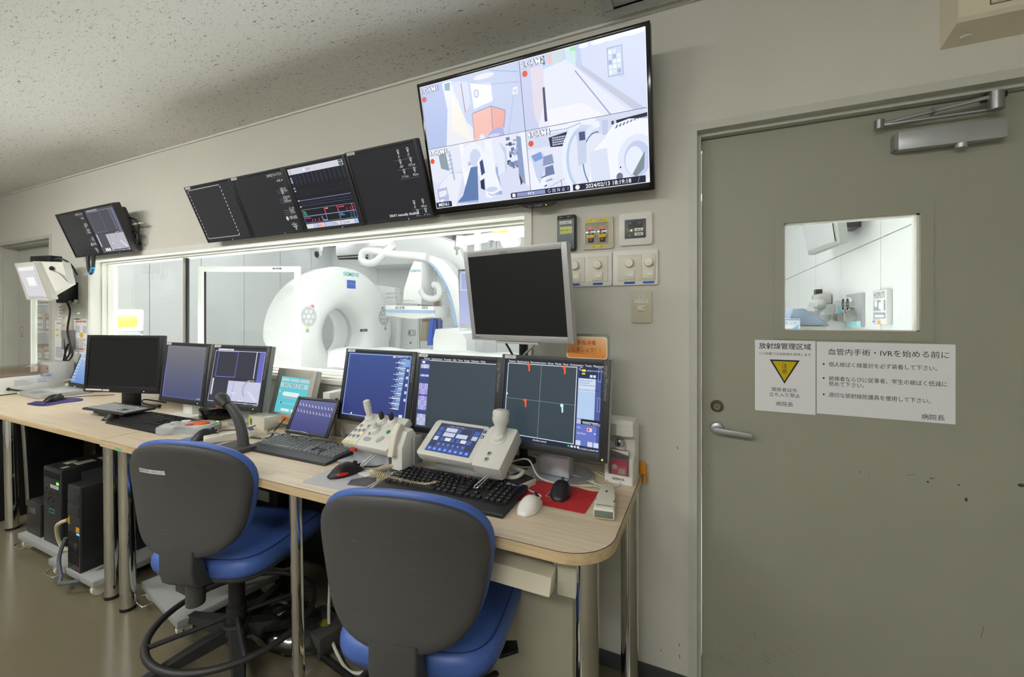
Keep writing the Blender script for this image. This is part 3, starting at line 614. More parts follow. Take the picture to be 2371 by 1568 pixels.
# ---- the big television with four camera pictures
def sc_tv(a, w, h):
    X = lambda x: x * w; Y = lambda y: y * h
    P = lambda pts, c: a.poly([(x * w, y * h) for x, y in pts], c)
    Ln = lambda pts, t, c: a.line([(x * w, y * h) for x, y in pts], t, c)
    a.rect(0, 0, w, h, '#d4dcf6')
    # camera 1: corridor with a pink folding screen
    a.grad(0, Y(.5), X(.5), h, '#ccd6f3', '#c3d0ee', 10); P([(0, .5), (.11, .5), (.13, .78), (.115, 1), (0, 1)], '#b7c5ec'); P([(.10, .5), (.30, .5), (.22, .66), (.165, .99), (.12, .99), (.13, .78)], '#eceef4'); P([(.14, .62), (.24, .5), (.2, .72), (.165, .9)], '#f6f3ea')
    P([(.13, .98), (.16, .98), (.155, .92), (.13, .93)], '#8fb4bf'); P([(.17, .98), (.25, .95), (.25, .78), (.215, .72), (.175, .9)], '#d8def4'); Ln([(.215, .95), (.22, .73)], .003, '#a06a80')
    P([(.26, .94), (.36, .90), (.36, .77), (.265, .74)], '#f3f5fb'); a.ell(X(.285), Y(.85), X(.012), Y(.03), '#9aa0b8', 16); a.ell(X(.285), Y(.85), X(.009), Y(.024), '#e6eaf6', 16); a.ell(X(.33), Y(.96), X(.05), Y(.02), '#e7ebfa')
    Ln([(.26, .94), (.36, .89), (.49, .86)], .002, '#9fb0d8'); P([(.46, .83), (.48, .83), (.48, .78), (.455, .78)], '#eef1fb'); a.text(X(.468), Y(.79), '73', .014, '#7a86b0', 'c'); Ln([(.46, .78), (.42, .5)], .002, '#a9b7e0'); Ln([(.36, .99), (.49, .93)], .0025, '#9db0d0')
    P([(.255, .71), (.35, .735), (.345, .54), (.25, .5), (.245, .52)], '#f6c3b8'); P([(.35, .735), (.415, .68), (.40, .56), (.345, .54)], '#f1b1a8'); a.frame(X(.252), Y(.52), X(.254), Y(.71), .002, '#8a97c4'); Ln([(.255, .71), (.35, .735), (.415, .68), (.40, .56)], .003, '#8a97c4'); Ln([(.35, .735), (.345, .54)], .003, '#8a97c4')
    P([(.31, .5), (.33, .545), (.37, .57), (.395, .56), (.40, .52), (.40, .5)], '#b3b2e6'); a.ell(X(.29), Y(.515), X(.012), Y(.03), '#e8ecf8'); a.ell(X(.35), Y(.515), X(.03), Y(.012), '#d3d6f0')
    for k in range(8): Ln([(.265 + .011 * k, .71 + .003 * k), (.262 + .011 * k, .53)], .0008, '#efb6ac')
    # camera 2: corridor and notice board
    a.grad(X(.5), Y(.5), w, h, '#dfe4fa', '#cdd6f6', 10); P([(.56, .5), (.60, .9), (.70, .93), (.735, .86), (.93, .5)], '#e9ecfa'); P([(.61, .5), (.60, .62), (.75, .62), (.84, .5)], '#f4f5fb'); P([(.5, .98), (.55, .96), (.57, .9), (.56, .5), (.5, .5)], '#ccd2f0')
    P([(.74, .90), (.99, .5), (1, .5), (1, 1), (.74, 1)], '#d6dff8'); P([(.735, .87), (.95, .5), (.99, .5), (.735, .90)], '#c6ccde'); Ln([(.73, .84), (.86, .5)], .004, '#9aa5cc')
    P([(.545, .93), (.60, .92), (.595, .70), (.56, .52), (.545, .6)], '#e4ddea'); P([(.59, .78), (.60, .78), (.60, .54), (.588, .54)], '#4a4f74'); P([(.58, 1), (.60, 1), (.60, .93), (.583, .93)], '#d8dcf2'); Ln([(.605, .99), (.598, .96), (.607, .93)], .007, '#2f8c74')
    P([(.62, .99), (.635, .99), (.635, .93), (.622, .93)], '#f2c6c2'); P([(.64, 1), (.685, 1), (.685, .92), (.64, .915)], '#cfe0e4'); P([(.69, 1), (.735, 1), (.735, .86), (.70, .92)], '#d3ecf0'); a.rect(X(.715), Y(.97), X(.74), Y(.995), '#a9e8b8'); P([(.74, 1), (.755, 1), (.76, .84), (.74, .86)], '#c2d2f0')
    P([(.855, .94), (.915, .925), (.92, .72), (.865, .76)], '#ccd8ee'); a.frame(X(.858), Y(.745), X(.915), Y(.93), .002, '#93a2c8')
    for k in range(14): x = .862 + .016 * (k % 3); y = .76 + .032 * (k // 3); a.rect(X(x), Y(y), X(x + .013), Y(y + .026), ('#eff3fc', '#dfe6f6', '#a9b6d8', '#e8eefb')[k % 4])
    for x, r in ((.77, .02), (.83, .035), (.885, .04), (.96, .05)): a.ell(X(x), Y(.985), X(r), Y(.015), '#f2f6ff')
    # camera 3
    a.rect(0, Y(0), X(.5), Y(.5), '#dadff6'); P([(0, .5), (.5, .5), (.5, .30), (.10, .28), (.02, .2), (0, .25)], '#e6e9f8'); P([(.0, .0), (.04, .2), (.10, .28), (.17, .26), (.11, .0)], '#ebeefa')
    P([(.05, .44), (.09, .46), (.10, .30), (.055, .33)], '#8fa0ac'); P([(.105, .46), (.115, .46), (.125, .22), (.115, .22)], '#b9c4dc')
    for k in range(5): Ln([(.10, .28 + .035 * k), (.122, .285 + .035 * k)], .002, '#8a93b4')
    for x, y in ((.02, .14), (.07, .15)): Ln([(x, y), (x + .005, y - .12)], .0025, '#7f89ac')
    for y in (.09, .16): P([(.015, y), (.075, y + .01), (.07, y - .012), (.02, y - .02)], '#b4bddc')
    P([(.17, .5), (.19, .5), (.205, .17), (.17, .16)], '#f6f8ff'); a.ell(X(.235), Y(.36), X(.06), Y(.13), '#eef2ff', 28); a.ell(X(.245), Y(.36), X(.03), Y(.08), '#cfd8f2', 24); a.ell(X(.21), Y(.33), X(.008), Y(.018), '#b9c2dc')
    P([(.12, .03), (.155, .08), (.215, .30), (.25, .30), (.235, .03)], '#5f7eb0'); P([(.135, .02), (.12, .03), (.235, .03), (.235, .01)], '#9fb3d8'); P([(.28, .05), (.36, .05), (.35, .27), (.33, .27)], '#9eb2dc'); P([(.255, .12), (.275, .10), (.28, .33), (.26, .35)], '#1f2f55')
    P([(.25, .33), (.285, .40), (.30, .36), (.285, .20), (.255, .18)], '#f2f5ff'); P([(.263, .33), (.28, .35), (.285, .24), (.265, .22)], '#3b4c7a')
    P([(.30, .5), (.335, .5), (.34, .22), (.36, .08), (.30, .03), (.275, .05), (.29, .3)], '#f0f4ff'); P([(.345, .46), (.385, .40), (.385, .23), (.35, .2), (.355, .33)], '#e3ecfa'); P([(.37, .46), (.40, .40), (.402, .28), (.388, .22), (.392, .35)], '#c4d3ea'); a.ell(X(.31), Y(.10), X(.03), Y(.02), '#c6d4ee'); Ln([(.29, .07), (.31, .05), (.355, .08)], .004, '#a9b9dc')
    for k in range(24): x = .40 + random.random() * .055; y = .22 + random.random() * .25; a.rect(X(x), Y(y), X(x + random.uniform(.008, .022)), Y(y + random.uniform(.01, .04)), random.choice(('#4b5878', '#8794b8', '#2d3854', '#d6def2', '#a9b6d6', '#6f7ea4')))
    P([(.455, .48), (.48, .46), (.478, .10), (.45, .15)], '#8ea0c8'); P([(.475, .5), (.5, .5), (.5, .08), (.478, .10)], '#eef1fb'); P([(.452, .2), (.465, .12), (.455, .10)], '#3a3442')
    P([(.0, .02), (.09, .04), (.09, .0), (0, 0)], '#c9d2f2'); P([(.03, 0), (.06, .11), (.08, .11), (.07, 0)], '#b6c4e8')
    # camera 4
    a.rect(X(.5), Y(0), w, Y(.5), '#e4e8f8'); P([(.5, .5), (1, .5), (1, .36), (.70, .40), (.60, .36), (.5, .36)], '#d3dbf2'); P([(.60, .42), (.68, .44), (.68, .34), (.605, .35)], '#2a3050'); a.scribble(X(.615), Y(.355), X(.675), Y(.42), 4, '#cfd8f0', .9, .6); P([(.88, .455), (1, .47), (1, .40), (.885, .40)], '#161c34'); P([(.955, .44), (1, .445), (1, .40), (.957, .395)], '#9ab4dc')
    P([(.50, .26), (.53, .29), (.56, .24), (.58, .10), (.555, .02), (.5, .02)], '#eff2fb'); P([(.515, .30), (.565, .33), (.575, .30), (.575, .2), (.545, .09), (.53, .15)], '#c9d4f0'); P([(.515, .31), (.56, .33), (.568, .28), (.53, .26)], '#7fa0d8')
    for x, y, xx, yy, c in ((.565, .22, .615, .30, '#8d9ac0'), (.57, .14, .615, .22, '#707fa8'), (.55, .13, .575, .15, '#3f7c74'), (.57, .10, .605, .12, '#8a96bc'), (.56, .06, .578, .08, '#2f5f6a')): P([(x, y), (xx, y + .01), (xx - .005, yy), (x + .005, yy - .01)], c)
    Ln([(.59, .06), (.68, .12), (.685, .15)], .002, '#9aa6c8'); Ln([(.64, .10), (.645, .02)], .003, '#8894bc')
    arc = lambda cx, cy, rx, ry, t0, t1, n=16: [(cx + rx * math.cos(R(t0 + (t1 - t0) * k / n)), cy + ry * math.sin(R(t0 + (t1 - t0) * k / n))) for k in range(n + 1)]
    Ln(arc(.745, .22, .085, .26, 100, 250), .020, '#eaf1fc'); Ln(arc(.745, .22, .070, .22, 100, 250), .010, '#b9d2ea'); Ln(arc(.80, .20, .07, .24, 80, 250), .018, '#dfe8fa'); Ln(arc(.80, .20, .06, .2, 80, 250), .004, '#5a76a8')
    Ln([(.60, .475), (.68, .47), (.74, .495), (.80, .47), (.805, .43)], .022, '#eef2fc'); Ln([(.60, .465), (.68, .46), (.74, .483)], .004, '#b7c4e2')
    P([(.72, .44), (.76, .44), (.755, .20), (.72, .18)], '#c9d3ec'); a.rect(X(.73), Y(.36), X(.755), Y(.42), '#4a587e'); P([(.825, .47), (.85, .47), (.845, .37), (.825, .37)], '#c0cce8'); a.rect(X(.862), Y(.43), X(.872), Y(.455), '#3d4668')
    P([(.765, .10), (.775, .26), (.83, .34), (.9, .37), (.92, .0), (.75, .0)], '#f6f8ff'); P([(.835, .36), (.87, .43), (.93, .45), (1, .43), (1, .0), (.86, .0), (.85, .2)], '#f3f6ff'); P([(.77, .27), (.84, .28), (.85, .02), (.77, .02)], '#dbe3f8'); a.ell(X(.955), Y(.17), X(.075), Y(.17), '#e3e9fb', 30); a.ell(X(.955), Y(.17), X(.05), Y(.125), '#c3cfee', 30); a.ell(X(.945), Y(.16), X(.035), Y(.10), '#e9eefc', 24); P([(.935, .07), (.985, .22), (.98, .10), (.95, .05)], '#7f8f96'); a.ell(X(.885), Y(.065), X(.013), Y(.028), '#6d7a94', 16); a.ell(X(.89), Y(.13), X(.003), Y(.006), '#1a2040')
    for k in range(7): P([(.875 + .014 * k, .40 + .006 * k), (.882 + .014 * k, .402 + .006 * k), (.888 + .014 * k, .425 + .004 * k), (.882 + .014 * k, .423 + .004 * k)], '#55658c')
    # overlays
    a.rect(X(.4985), 0, X(.5005), h, '#1c2340'); a.rect(0, Y(.4985), w, Y(.5015), '#1c2340')
    for x, y, t in ((.005, .945, '1.CAM1'), (.508, .945, '2.CAM2'), (.003, .445, '3.CAM3'), (.508, .445, '4.CAM4')):
        a.text(X(x), Y(y), t, .026, '#161a2c', bold=.055); a.text(X(x), Y(y), t, .026, '#ffffff', bold=.01)
    for x, y in ((.016, .90), (.52, .90), (.014, .40), (.52, .40)): a.ell(X(x), Y(y), .0098, .0098, '#7a1c14'); a.ell(X(x), Y(y), .0086, .0086, '#ff5426')
    a.rect(0, Y(.002), X(.09), Y(.05), '#1a2444'); a.text(X(.045), Y(.014), 'MENU', .019, '#ffffff', 'c', bold=.01)
    a.poly(rrect(X(.40), Y(.004), X(.68), Y(.052), .005), '#e8ecfa'); a.poly(rrect(X(.402), Y(.006), X(.678), Y(.05), .005), '#22284a'); a.rect(X(.432), Y(.012), X(.566), Y(.044), '#8a96c8'); a.text(X(.50), Y(.018), '99 %', .014, '#ffffff', 'c'); a.rect(X(.41), Y(.014), X(.425), Y(.042), '#f0f2fc')
    for k, g in enumerate(('↻', '▤', 'Ν', '♤', '!')): a.text(X(.585 + .021 * k), Y(.016), g, .016, '#f4f6ff', 'c')
    a.rect(X(.69), Y(.004), X(.985), Y(.052), '#1a2036'); a.ell(X(.71), Y(.028), .0085, .0085, '#f0f2fc'); a.text(X(.745), Y(.014), '2024/02/13 18:19:18', .0195, '#ffffff', bold=.012); a.line([(X(.955), Y(.01)), (X(.962), Y(.045))], .001, '#c8cce0')
    a.frame(0, 0, w, h, .0018, '#f6f9ff')
def tv_extra(r, H):
    MB(H).prism([(-.05, -.256), (.10, -.256), (.085, -.268), (.06, -.274), (-.01, -.274), (-.035, -.268)], -.002, .02, 'y').build('chin', 'black_plastic', r)
    a = Art(); a.text(.025, -.2695, 'SHARP', .011, '#9a9ca4', 'c'); a.text(-.012, -.269, 'USB', .007, '#9a9ca4', 'c'); a.build('lettering', 'print', H @ FRONT(0, -.0025, 0), r)
    MB(H).box(.055, .058, -.003, .0, -.268, -.265).build('power_light', 'led_yellow', r)
monitor('television', 'large wall television showing four security camera pictures', (-.609, -.134, 1.988), 0, -14.5, .897, .514, sc_tv, (.012, .014, .014, .026), .07, 'black_gloss', 'wall', base_z=1.988, cat='television', side='black_plastic', extra=tv_extra)

# ================================================================ WALL SWITCHES AND NOTICES
def plate(mb, x0, x1, z0, z1, th, r=.006, y=0.0): return mb.prism(rrect(x0, z0, x1, z1, r), y - th, y, 'y', min(.002, th * .4))
# card reader box
r = root('card_reader', 'grey wall card reader with a yellow handwritten note on it', 'card reader', (-.4875, 0, 1.625))
MB().box(-.036, .036, -.028, 0, -.066, .068, .004).build('body', 'dark_grey_plastic', r); mat('reader_grey', '#6b737a', .4)
MB().box(-.033, .034, -.032, -.027, -.063, .052, .003).build('cover', 'reader_grey', r)
a = Art(); a.rect(-.024, .032, .024, .044, '#e8e8e2'); a.text(0, .034, '個人線量計', .008, '#333333', 'c'); a.poly([(-.022, -.006), (.026, -.004), (.026, .022), (-.023, .023)], '#c9d47e'); a.text(.001, .006, '待機は4番 1/2', .0075, '#2c3a2c', 'c'); a.rect(-.026, .058, -.014, .061, '#9aa0a6'); a.rect(.006, .058, .018, .061, '#9aa0a6')
a.build('note', 'print', FRONT(0, -.0325, 0), r)
MB().lathe([(0, .004), (.004, .004), (.005, 0)], (.018, -.032, -.05), (0, -1, 0)).build('key_lock', 'chrome', r)
# CT / ANGIO switch plate
r = root('power_switch_plate', 'beige switch plate with CT and ANGIO on-off buttons and yellow labels', 'switch', (-.369, 0, 1.618))
plate(MB(), -.057, .057, -.06, .058, .009).build('plate', 'beige_plastic', r)
for k, x in enumerate((-.026, .018)):
    MB().box(x - .02, x + .02, -.018, -.008, -.042, .038, .002).build('guard', 'clear_plastic', r)
    s = MB().box(x - .010, x + .010, -.014, -.009, -.034, .012, .001).build('switch_body', 'black_plastic', r)
    MB().lathe([(0, .003), (.006, .003), (.007, 0)], (x, -.014, .002), (0, -1, 0)).build('on_button', 'light_grey', s); mat('red_button', '#b03038', .4)
    MB().lathe([(0, .003), (.006, .003), (.007, 0)], (x, -.014, -.024), (0, -1, 0)).build('off_button', 'red_button', s)
    MB().box(x - .004, x + .004, -.0145, -.010, .014, .019, .001).build('pilot_lamp', 'led_red', s)
for x, z, hw, hh, t, sz in ((-.026, .047, .016, .005, 'CT', .0085), (.018, .047, .016, .005, 'ANGIO', .0085), (-.026, -.0125, .013, .0055, '常時ON', .0065), (.018, -.0125, .013, .0055, '常時ON', .0065), (-.002, -.0495, .022, .0055, '装置メイン電源', .0058)):
    a = Art(); a.rect(x - hw, z - hh, x + hw, z + hh, '#f2d832'); a.text(x, z - .003, t, sz, '#222200', 'c'); a.build('yellow_label', 'print', FRONT(0, -.0185 if abs(z) < .045 else -.0095, 0), r)
# room controller
r = root('air_controller', 'white framed room controller with dark display and yellow-green lamp', 'controller', (-.232, 0, 1.622))
plate(MB(), -.058, .058, -.058, .058, .011).build('plate', 'white_plastic', r); mat('display_grey', '#54585d', .35)
MB().box(-.038, .036, -.015, -.009, -.034, .034, .002).build('panel', 'display_grey', r)
for z in (-.005, -.021): MB().box(-.002, .028, -.019, -.014, z - .0055, z + .0055, .0015).build('button', 'white_plastic', r)
MB().box(-.016, -.011, -.0165, -.014, -.0085, -.0035).build('power_light', 'led_yellow', r)
a = Art(); a.rect(-.024, .002, .026, .025, '#484c51'); a.text(-.018, .018, '温度', .005, '#b8bcc0', 'c'); a.text(.014, .018, '湿度', .005, '#b8bcc0', 'c'); a.text(-.024, -.026, '運転', .005, '#b8bcc0'); a.text(-.026, -.008, '運転', .004, '#c8ccd0'); a.build('display', 'print', FRONT(0, -.0155, 0), r)
a = Art(); a.text(.013, -.008, '■  ■', .006, '#333333', 'c'); a.text(.013, -.024, '■  ■', .006, '#333333', 'c'); a.build('lettering', 'print', FRONT(0, -.0195, 0), r)
# dimmers
def dimmer(x0, x1, mods, label):
    cx = (x0 + x1) / 2; r = root('dimmer_panel', label, 'switch', (cx, 0, 1.482), group='white dimmer panels'); w = (x1 - x0) / 2
    plate(MB(), -w, w, -.063, .063, .010).build('plate', 'white_plastic', r)
    for mx, mw, t in mods:
        mx -= cx; m = MB().box(mx - mw, mx + mw, -.013, -.009, -.047, .047, .001).build('module', 'cream_plastic', r)
        MB().lathe([(0, .016), (.014, .015), (.016, .012), (.017, 0)], (mx, -.013, .017), (0, -1, 0)).build('knob', 'white_plastic', m); MB().box(mx + .014, mx + .017, -.0145, -.012, .006, .009).build('knob_mark', 'orange_rubber', m)
        sw = MB().box(mx - .019, mx + .019, -.0165, -.012, -.042, -.010, .001).build('rocker', 'cream_plastic', m); MB().box(mx - .006, mx + .014, -.018, -.016, -.033, -.020, .001).build('rocker_window', 'white_plastic', sw)
    for mx, mw, t in mods: a = Art(); a.rect(mx - cx - .019, -.059, mx - cx + .019, -.0505, '#3f6fc4'); a.text(mx - cx, -.0575, t, .0075, '#10204a', 'c'); a.build('blue_label', 'print', FRONT(0, -.0104, 0), r)
dimmer(-.50, -.317, ((-.456, .038, '第1室'), (-.369, .038, '操作室側')), 'white dimmer panel with two round knobs, partly behind the silver monitor')
dimmer(-.313, -.155, ((-.253, .042, '血管側照明'), (-.186, .022, 'ダウンライト')), 'white dimmer panel with one wide and one narrow knob module, right of the other dimmer')
r = root('switch_plate', 'beige single switch plate with a small white label, below the dimmers', 'switch', (-.212, 0, 1.339))
plate(MB(), -.036, .036, -.057, .057, .007).build('plate', 'beige_plastic', r); sw = MB().box(-.014, .014, -.012, -.006, -.013, .006, .001).build('rocker', 'cream_plastic', r)
MB().box(.006, .008, -.0128, -.011, -.005, .001).build('rocker_mark', 'dark_grey_plastic', sw)
a = Art(); a.rect(-.024, .016, .024, .028, '#eeeee8'); a.text(0, .0205, 'モーター電源', .006, '#444444', 'c'); a.poly(rrect(-.01, .029, .010, .04, .003), '#e6e6e0'); a.ell(0, .0345, .0042, .0042, '#555555'); a.ell(0, .0345, .0032, .0032, '#e6e6e0'); a.build('label', 'print', FRONT(0, -.0075, 0), r)

# door notices
p0, p1 = at_y(1748, 787, .05), at_y(1888, 961, .05); q0, q1 = at_y(1891, 791, .05), at_y(2212, 983, .05)
r = root('notice', 'small white door notice with a yellow warning triangle', 'sign', ((p0.x + p1.x) / 2, .05, (p0.z + p1.z) / 2)); w, h = (p1.x - p0.x), (p0.z - p1.z)
MB().box(-w / 2, w / 2, -.0012, 0, -h / 2, h / 2).build('sheet', 'paper_white', r)
a = Art(); K = '#26261f'; a.text(0, h * .385, '放射線管理区域', .0215, K, 'c', .008, sx=.97); a.text(0, h * .295, 'この部屋では放射線を使用します', .0098, K, 'c')
a.poly([(-.042, h * .23), (.042, h * .23), (0, -h * .1)], K); a.poly([(-.034, h * .21), (.034, h * .21), (0, -h * .065)], '#cfb70e'); a.text(0, h * .12, '注', .0175, K, 'c'); a.text(0, h * .045, '意', .0165, K, 'c'); a.text(0, -h * .21, '関係者以外', .0145, K, 'c'); a.text(0, -h * .28, '立ち入り禁止', .0145, K, 'c'); a.text(0, -h * .41, '病院長', .0165, K, 'c')
a.build('lettering', 'print', FRONT(0, -.0013, 0), r)
r = root('notice', 'large white door notice with three bulleted lines of Japanese text', 'sign', ((q0.x + q1.x) / 2, .05, (q0.z + q1.z) / 2)); w, h = (q1.x - q0.x), (q0.z - q1.z)
MB().box(-w / 2, w / 2, -.0012, 0, -h / 2, h / 2).build('sheet', 'paper_white', r)
a = Art(); a.text(0.008, h * .33, '血管内手術・IVRを始める前に', .0215, K, 'c')
for y, ts in ((.165, ('個人被ばく線量計を必ず装着して下さい。',)), (-.03, ('被検者ならびに従事者、学生の被ばく低減に', '努めて下さい。')), (-.255, ('適切な放射線防護具を使用して下さい。',))):
    a.ell(-w * .445, y * h + .006, .0025, .003, K, 10)
    for i, t in enumerate(ts): a.text(-w * .405, y * h - i * .017, t, .0163, K, sx=.865)
a.text(w * .43, -h * .46, '病院長', .0175, K, 'r'); a.build('lettering', 'print', FRONT(0, -.0013, 0), r)

# ================================================================ LEFT WALL CORNER: hanging display, power strip, papers
p = at_y(60, 650, -.30)
r = root('wall_display', 'white tilted display unit on a wall arm at the far left', 'display', (-4.62, -.25, 1.50), R(10))
dv = frame_mx((0, 0, 0), (1, 0, 0), (0, .28, 1))
def loc(u, v, y): return r.matrix_basis.inverted() @ at_y(u, v, y)
pts = [loc(*q) for q in ((33, 610, -.25), (77, 606, -.25), (112, 696, -.22), (62, 694, -.22))]
def slab(mb, q, th):
    n = (q[1] - q[0]).cross(q[3] - q[0]).normalized(); n = n if n.y > 0 else -n; return mb.loft([[tuple(x) for x in q], [tuple(x + n * th) for x in q]])
bpy.context.view_layer.update()
slab(MB(), pts, .03).build('display_frame', 'white_plastic', r)
ip = [loc(*q) for q in ((41, 620, -.252), (77, 617, -.252), (105, 690, -.224), (68, 689, -.224))]
mid = lambda s, t: ip[0].lerp(ip[1], s).lerp(ip[3].lerp(ip[2], s), t)
X2 = (ip[1] - ip[0]); Y2 = (ip[0] - ip[3]); lw, lh = X2.length, Y2.length
a = Art(); a.rect(0, 0, lw, lh, '#d3d3d8'); a.rect(0, lh * .88, lw, lh, '#eeeeee'); a.rect(lw * .32, lh * .38, lw * .80, lh * .66, '#f4f6f6'); a.rect(0, 0, lw, lh * .05, '#b9c0d6')
n2 = X2.cross(Y2).normalized(); off = n2 * (.002 if n2.y < 0 else -.002)
a.build('screen', 'screen', frame_mx(ip[3] + off, X2, Y2), r)
slab(MB(), [loc(*q) for q in ((77, 605, -.262), (144, 607, -.21), (157, 658, -.20), (104, 690, -.23))], .045).build('side_box', 'white_plastic', r)
slab(MB(), [loc(*q) for q in ((77, 606, -.268), (90, 607, -.262), (122, 692, -.24), (112, 697, -.24))], .03).build('hinge_strip', 'light_grey', r)
a = Art(); bx = loc(119, 621, -.25)
MB().lathe([(0, .004), (.014, .004), (.016, 0)], loc(119.5, 621.5, -.237), (.3, -1, 0)).build('lens', 'black_plastic', r)
MB().tube([loc(119, 626, -.238), loc(135, 632, -.23), loc(150, 645, -.215), loc(156, 652, -.2)], .003, 6).build('thin_wire', 'cable_grey', r)
MB().box(.15, .36, -.02, .05, .17, .235, .004).build('adapter_block', 'black_plastic', r)
MB().tube([(.35, 0, .20), (.39, .02, .215), (.44, .05, .18), (.46, .08, .10)], .006, 8).tube([(.36, 0, .18), (.42, .03, .17), (.47, .05, .1)], .005, 8).build('cable', 'cable_black', r)
MB().box(.08, .17, .08, .245, -.05, .0, .006).build('wall_arm', 'light_grey', r); MB().box(.16, .24, .12, .26, -.10, .06, .004).build('arm_clamp', 'black_plastic', r)
# papers
def paper(u0, v0, u1, v1, label, fn, y=-.0008, name='paper_notice'):
    p, q = at_y(u0, v0), at_y(u1, v1); w, h = q.x - p.x, p.z - q.z
    r = root(name, label, 'paper', ((p.x + q.x) / 2, 0, (p.z + q.z) / 2), group='papers on the wall beside the window')
    MB().box(-w / 2, w / 2, y, 0, -h / 2, h / 2).build('sheet', 'paper_white', r); a = Art(); fn(a, w, h); a.build('print', 'print', FRONT(-w / 2, y - .0003, -h / 2), r)
def pp1(a, w, h):
    a.scribble(.15 * w, .9 * h, .9 * w, .96 * h, 1, '#8a8a90', 1); [a.rect(x * w, y * h, (x + .22) * w, (y + .05) * h, '#e6d23a') for x, y in ((.1, .74), (.1, .60), (.45, .58), (.62, .80))]; a.ell(.62 * w, .7 * h, .04, .05, '#b9bcc4'); a.ell(.62 * w, .7 * h, .025, .035, '#ededea'); a.scribble(.1 * w, .06 * h, .9 * w, .34 * h, 8, '#9a9ca6')
def pp2(a, w, h):
    a.scribble(.1 * w, .88 * h, .95 * w, .95 * h, 1, '#d05a50', 1, .7); a.rect(.12 * w, .60 * h, .40 * w, .80 * h, '#c9ccd6'); a.rect(.58 * w, .60 * h, .86 * w, .80 * h, '#c9ccd6'); a.ell(.5 * w, .54 * h, .03, .02, '#e8c040'); a.scribble(.1 * w, .06 * h, .9 * w, .45 * h, 9, '#9a9ca6'); a.rect(.3 * w, .12 * h, .6 * w, .17 * h, '#c87070')
paper(127, 742, 158, 836, 'white sheet with yellow marks taped below the wall display', pp1)
paper(172, 738, 207, 822, 'white sheet with red heading beside the observation window', pp2)
paper(134, 704, 186, 740, 'short cream sheet tucked behind the power strip', lambda a, w, h: a.scribble(.05 * w, .1 * h, .3 * w, .9 * h, 4, '#9a9a90'))
# power strip and boxes
q0, q1 = at_y(144, 705, -.02), at_y(165, 767, -.02)
r = root('power_strip', 'cream power strip hanging vertically on the wall at the far left', 'power strip', ((q0.x + q1.x) / 2, 0, (q0.z + q1.z) / 2))
MB().box(-.058, .058, -.035, 0, -.105, .105, .006).build('body', 'cream_plastic', r)
for z in (.06, .0, -.06): MB().box(-.004, .004, -.0365, -.034, z - .006, z + .006).build('socket', 'black_plastic', r)
MB().tube([(.10, -.05, .28), (.09, -.05, .14), (.14, -.05, .05), (.10, -.05, -.10), (.15, -.05, -.25), (.05, -.06, -.36), (.08, -.06, -.42)], .0065, 8).build('cable', 'cable_black', r)
MB().tube([(.0, -.03, -.10), (.03, -.04, -.22), (.08, -.05, -.33), (.18, -.05, -.28), (.12, -.05, -.2), (.05, -.05, -.3), (.02, -.06, -.43), (.01, -.06, -.5)], .006, 8).build('cable', 'cable_black', r)
MB().tube([(.12, -.05, .13), (.2, -.05, .1), (.24, -.05, .13)], .012, 8).tube([(.09, -.04, .36), (.06, -.05, .25), (.12, -.05, .2)], .009, 8).build('cable', 'cable_grey', r)
MB().box(.20, .206, -.03, -.02, .03, .037).build('plug_light', 'led_green', r)
r = tag(MB().box(-4.585, -4.46, -.04, 0, 1.04, 1.19, .004).build('junction_box', 'grey_plastic'), 'small grey junction box below the cream power strip', 'box')

# ================================================================ DESKS
DT = .75
def leg(parent, x, y, lx=0.0, name='leg', r=.03):
    o = MB().cyl((x + lx, y, DT - .03), (x, y, .012), r, n=28).build(name, 'chrome', parent); MB().cyl((x, y, 0), (x, y, .014), r + .001, n=28).build('foot', 'rubber_foot', o)
    MB().cyl((x + lx, y, DT - .034), (x + lx, y, DT - .028), r + .004, n=24).build('mount_plate', 'chrome', o)
dk = root('desk', 'long light maple desk with rounded corner in front of the door wall', 'desk', (0, 0, 0), group='maple desks under the window')
def rc(x0, y0, x1, y1, r, n=10):
    o = [(x0, y0)]
    o += [(x1 - r + r * math.cos(R(-90 + 90 * k / n)), y0 + r + r * math.sin(R(-90 + 90 * k / n))) for k in range(n + 1)]
    return o + [(x1, y1), (x0, y1)]
MB().prism(rc(-2.472, -.628, -.205, -.012, .12), DT - .028, DT - .0012, 'z').build('edge_band', 'maple_edge', dk)
MB().prism(rc(-2.472, -.625, -.208, -.015, .118), DT - .002, DT, 'z').build('tabletop', 'maple_top', dk, smooth=False)
mat('inlay_brown', '#4b2f26', .5)
o = rc(-2.472, -.628, -.205, -.012, .12); i_ = rc(-2.472, -.6262, -.2068, -.014, .1185)
MB().prism(rc(-2.472, -.6268, -.2062, -.0132, .119), DT - .0013, DT - .0005, 'z').build('inlay_line', 'inlay_brown', dk)
for x, y, lx, *lr in ((-2.345, -.58, -.015), (-1.262, -.575, -.018, .02), (-.268, -.555, 0), (-2.35, -.10, 0), (-1.262, -.10, 0), (-.235, -.12, 0)): leg(dk, x, y, lx, r=lr[0] if lr else .029)
MB().box(-2.3, -.27, -.32, -.29, DT - .06, DT - .03, .002).build('underframe', 'black_plastic', dk)
MB().box(-2.45, -1.5, -.06, -.045, .06, DT - .03).build('black_back_panel', 'black_plastic', dk)  # black board added where the space under the desk reads black
a = Art(); p = at_z(268, 1030); a.poly([(p.x - .02, DT - .014), (p.x + .03, DT - .016), (p.x + .035, DT - .03), (p.x - .02, DT - .03)], '#7fb08a'); a.build('green_tape', 'print', FRONT(0, -.6284, 0), dk)
d2 = root('desk', 'light maple desk at the far left carrying laptop and white lidded device', 'desk', (0, 0, 0), group='maple desks under the window')
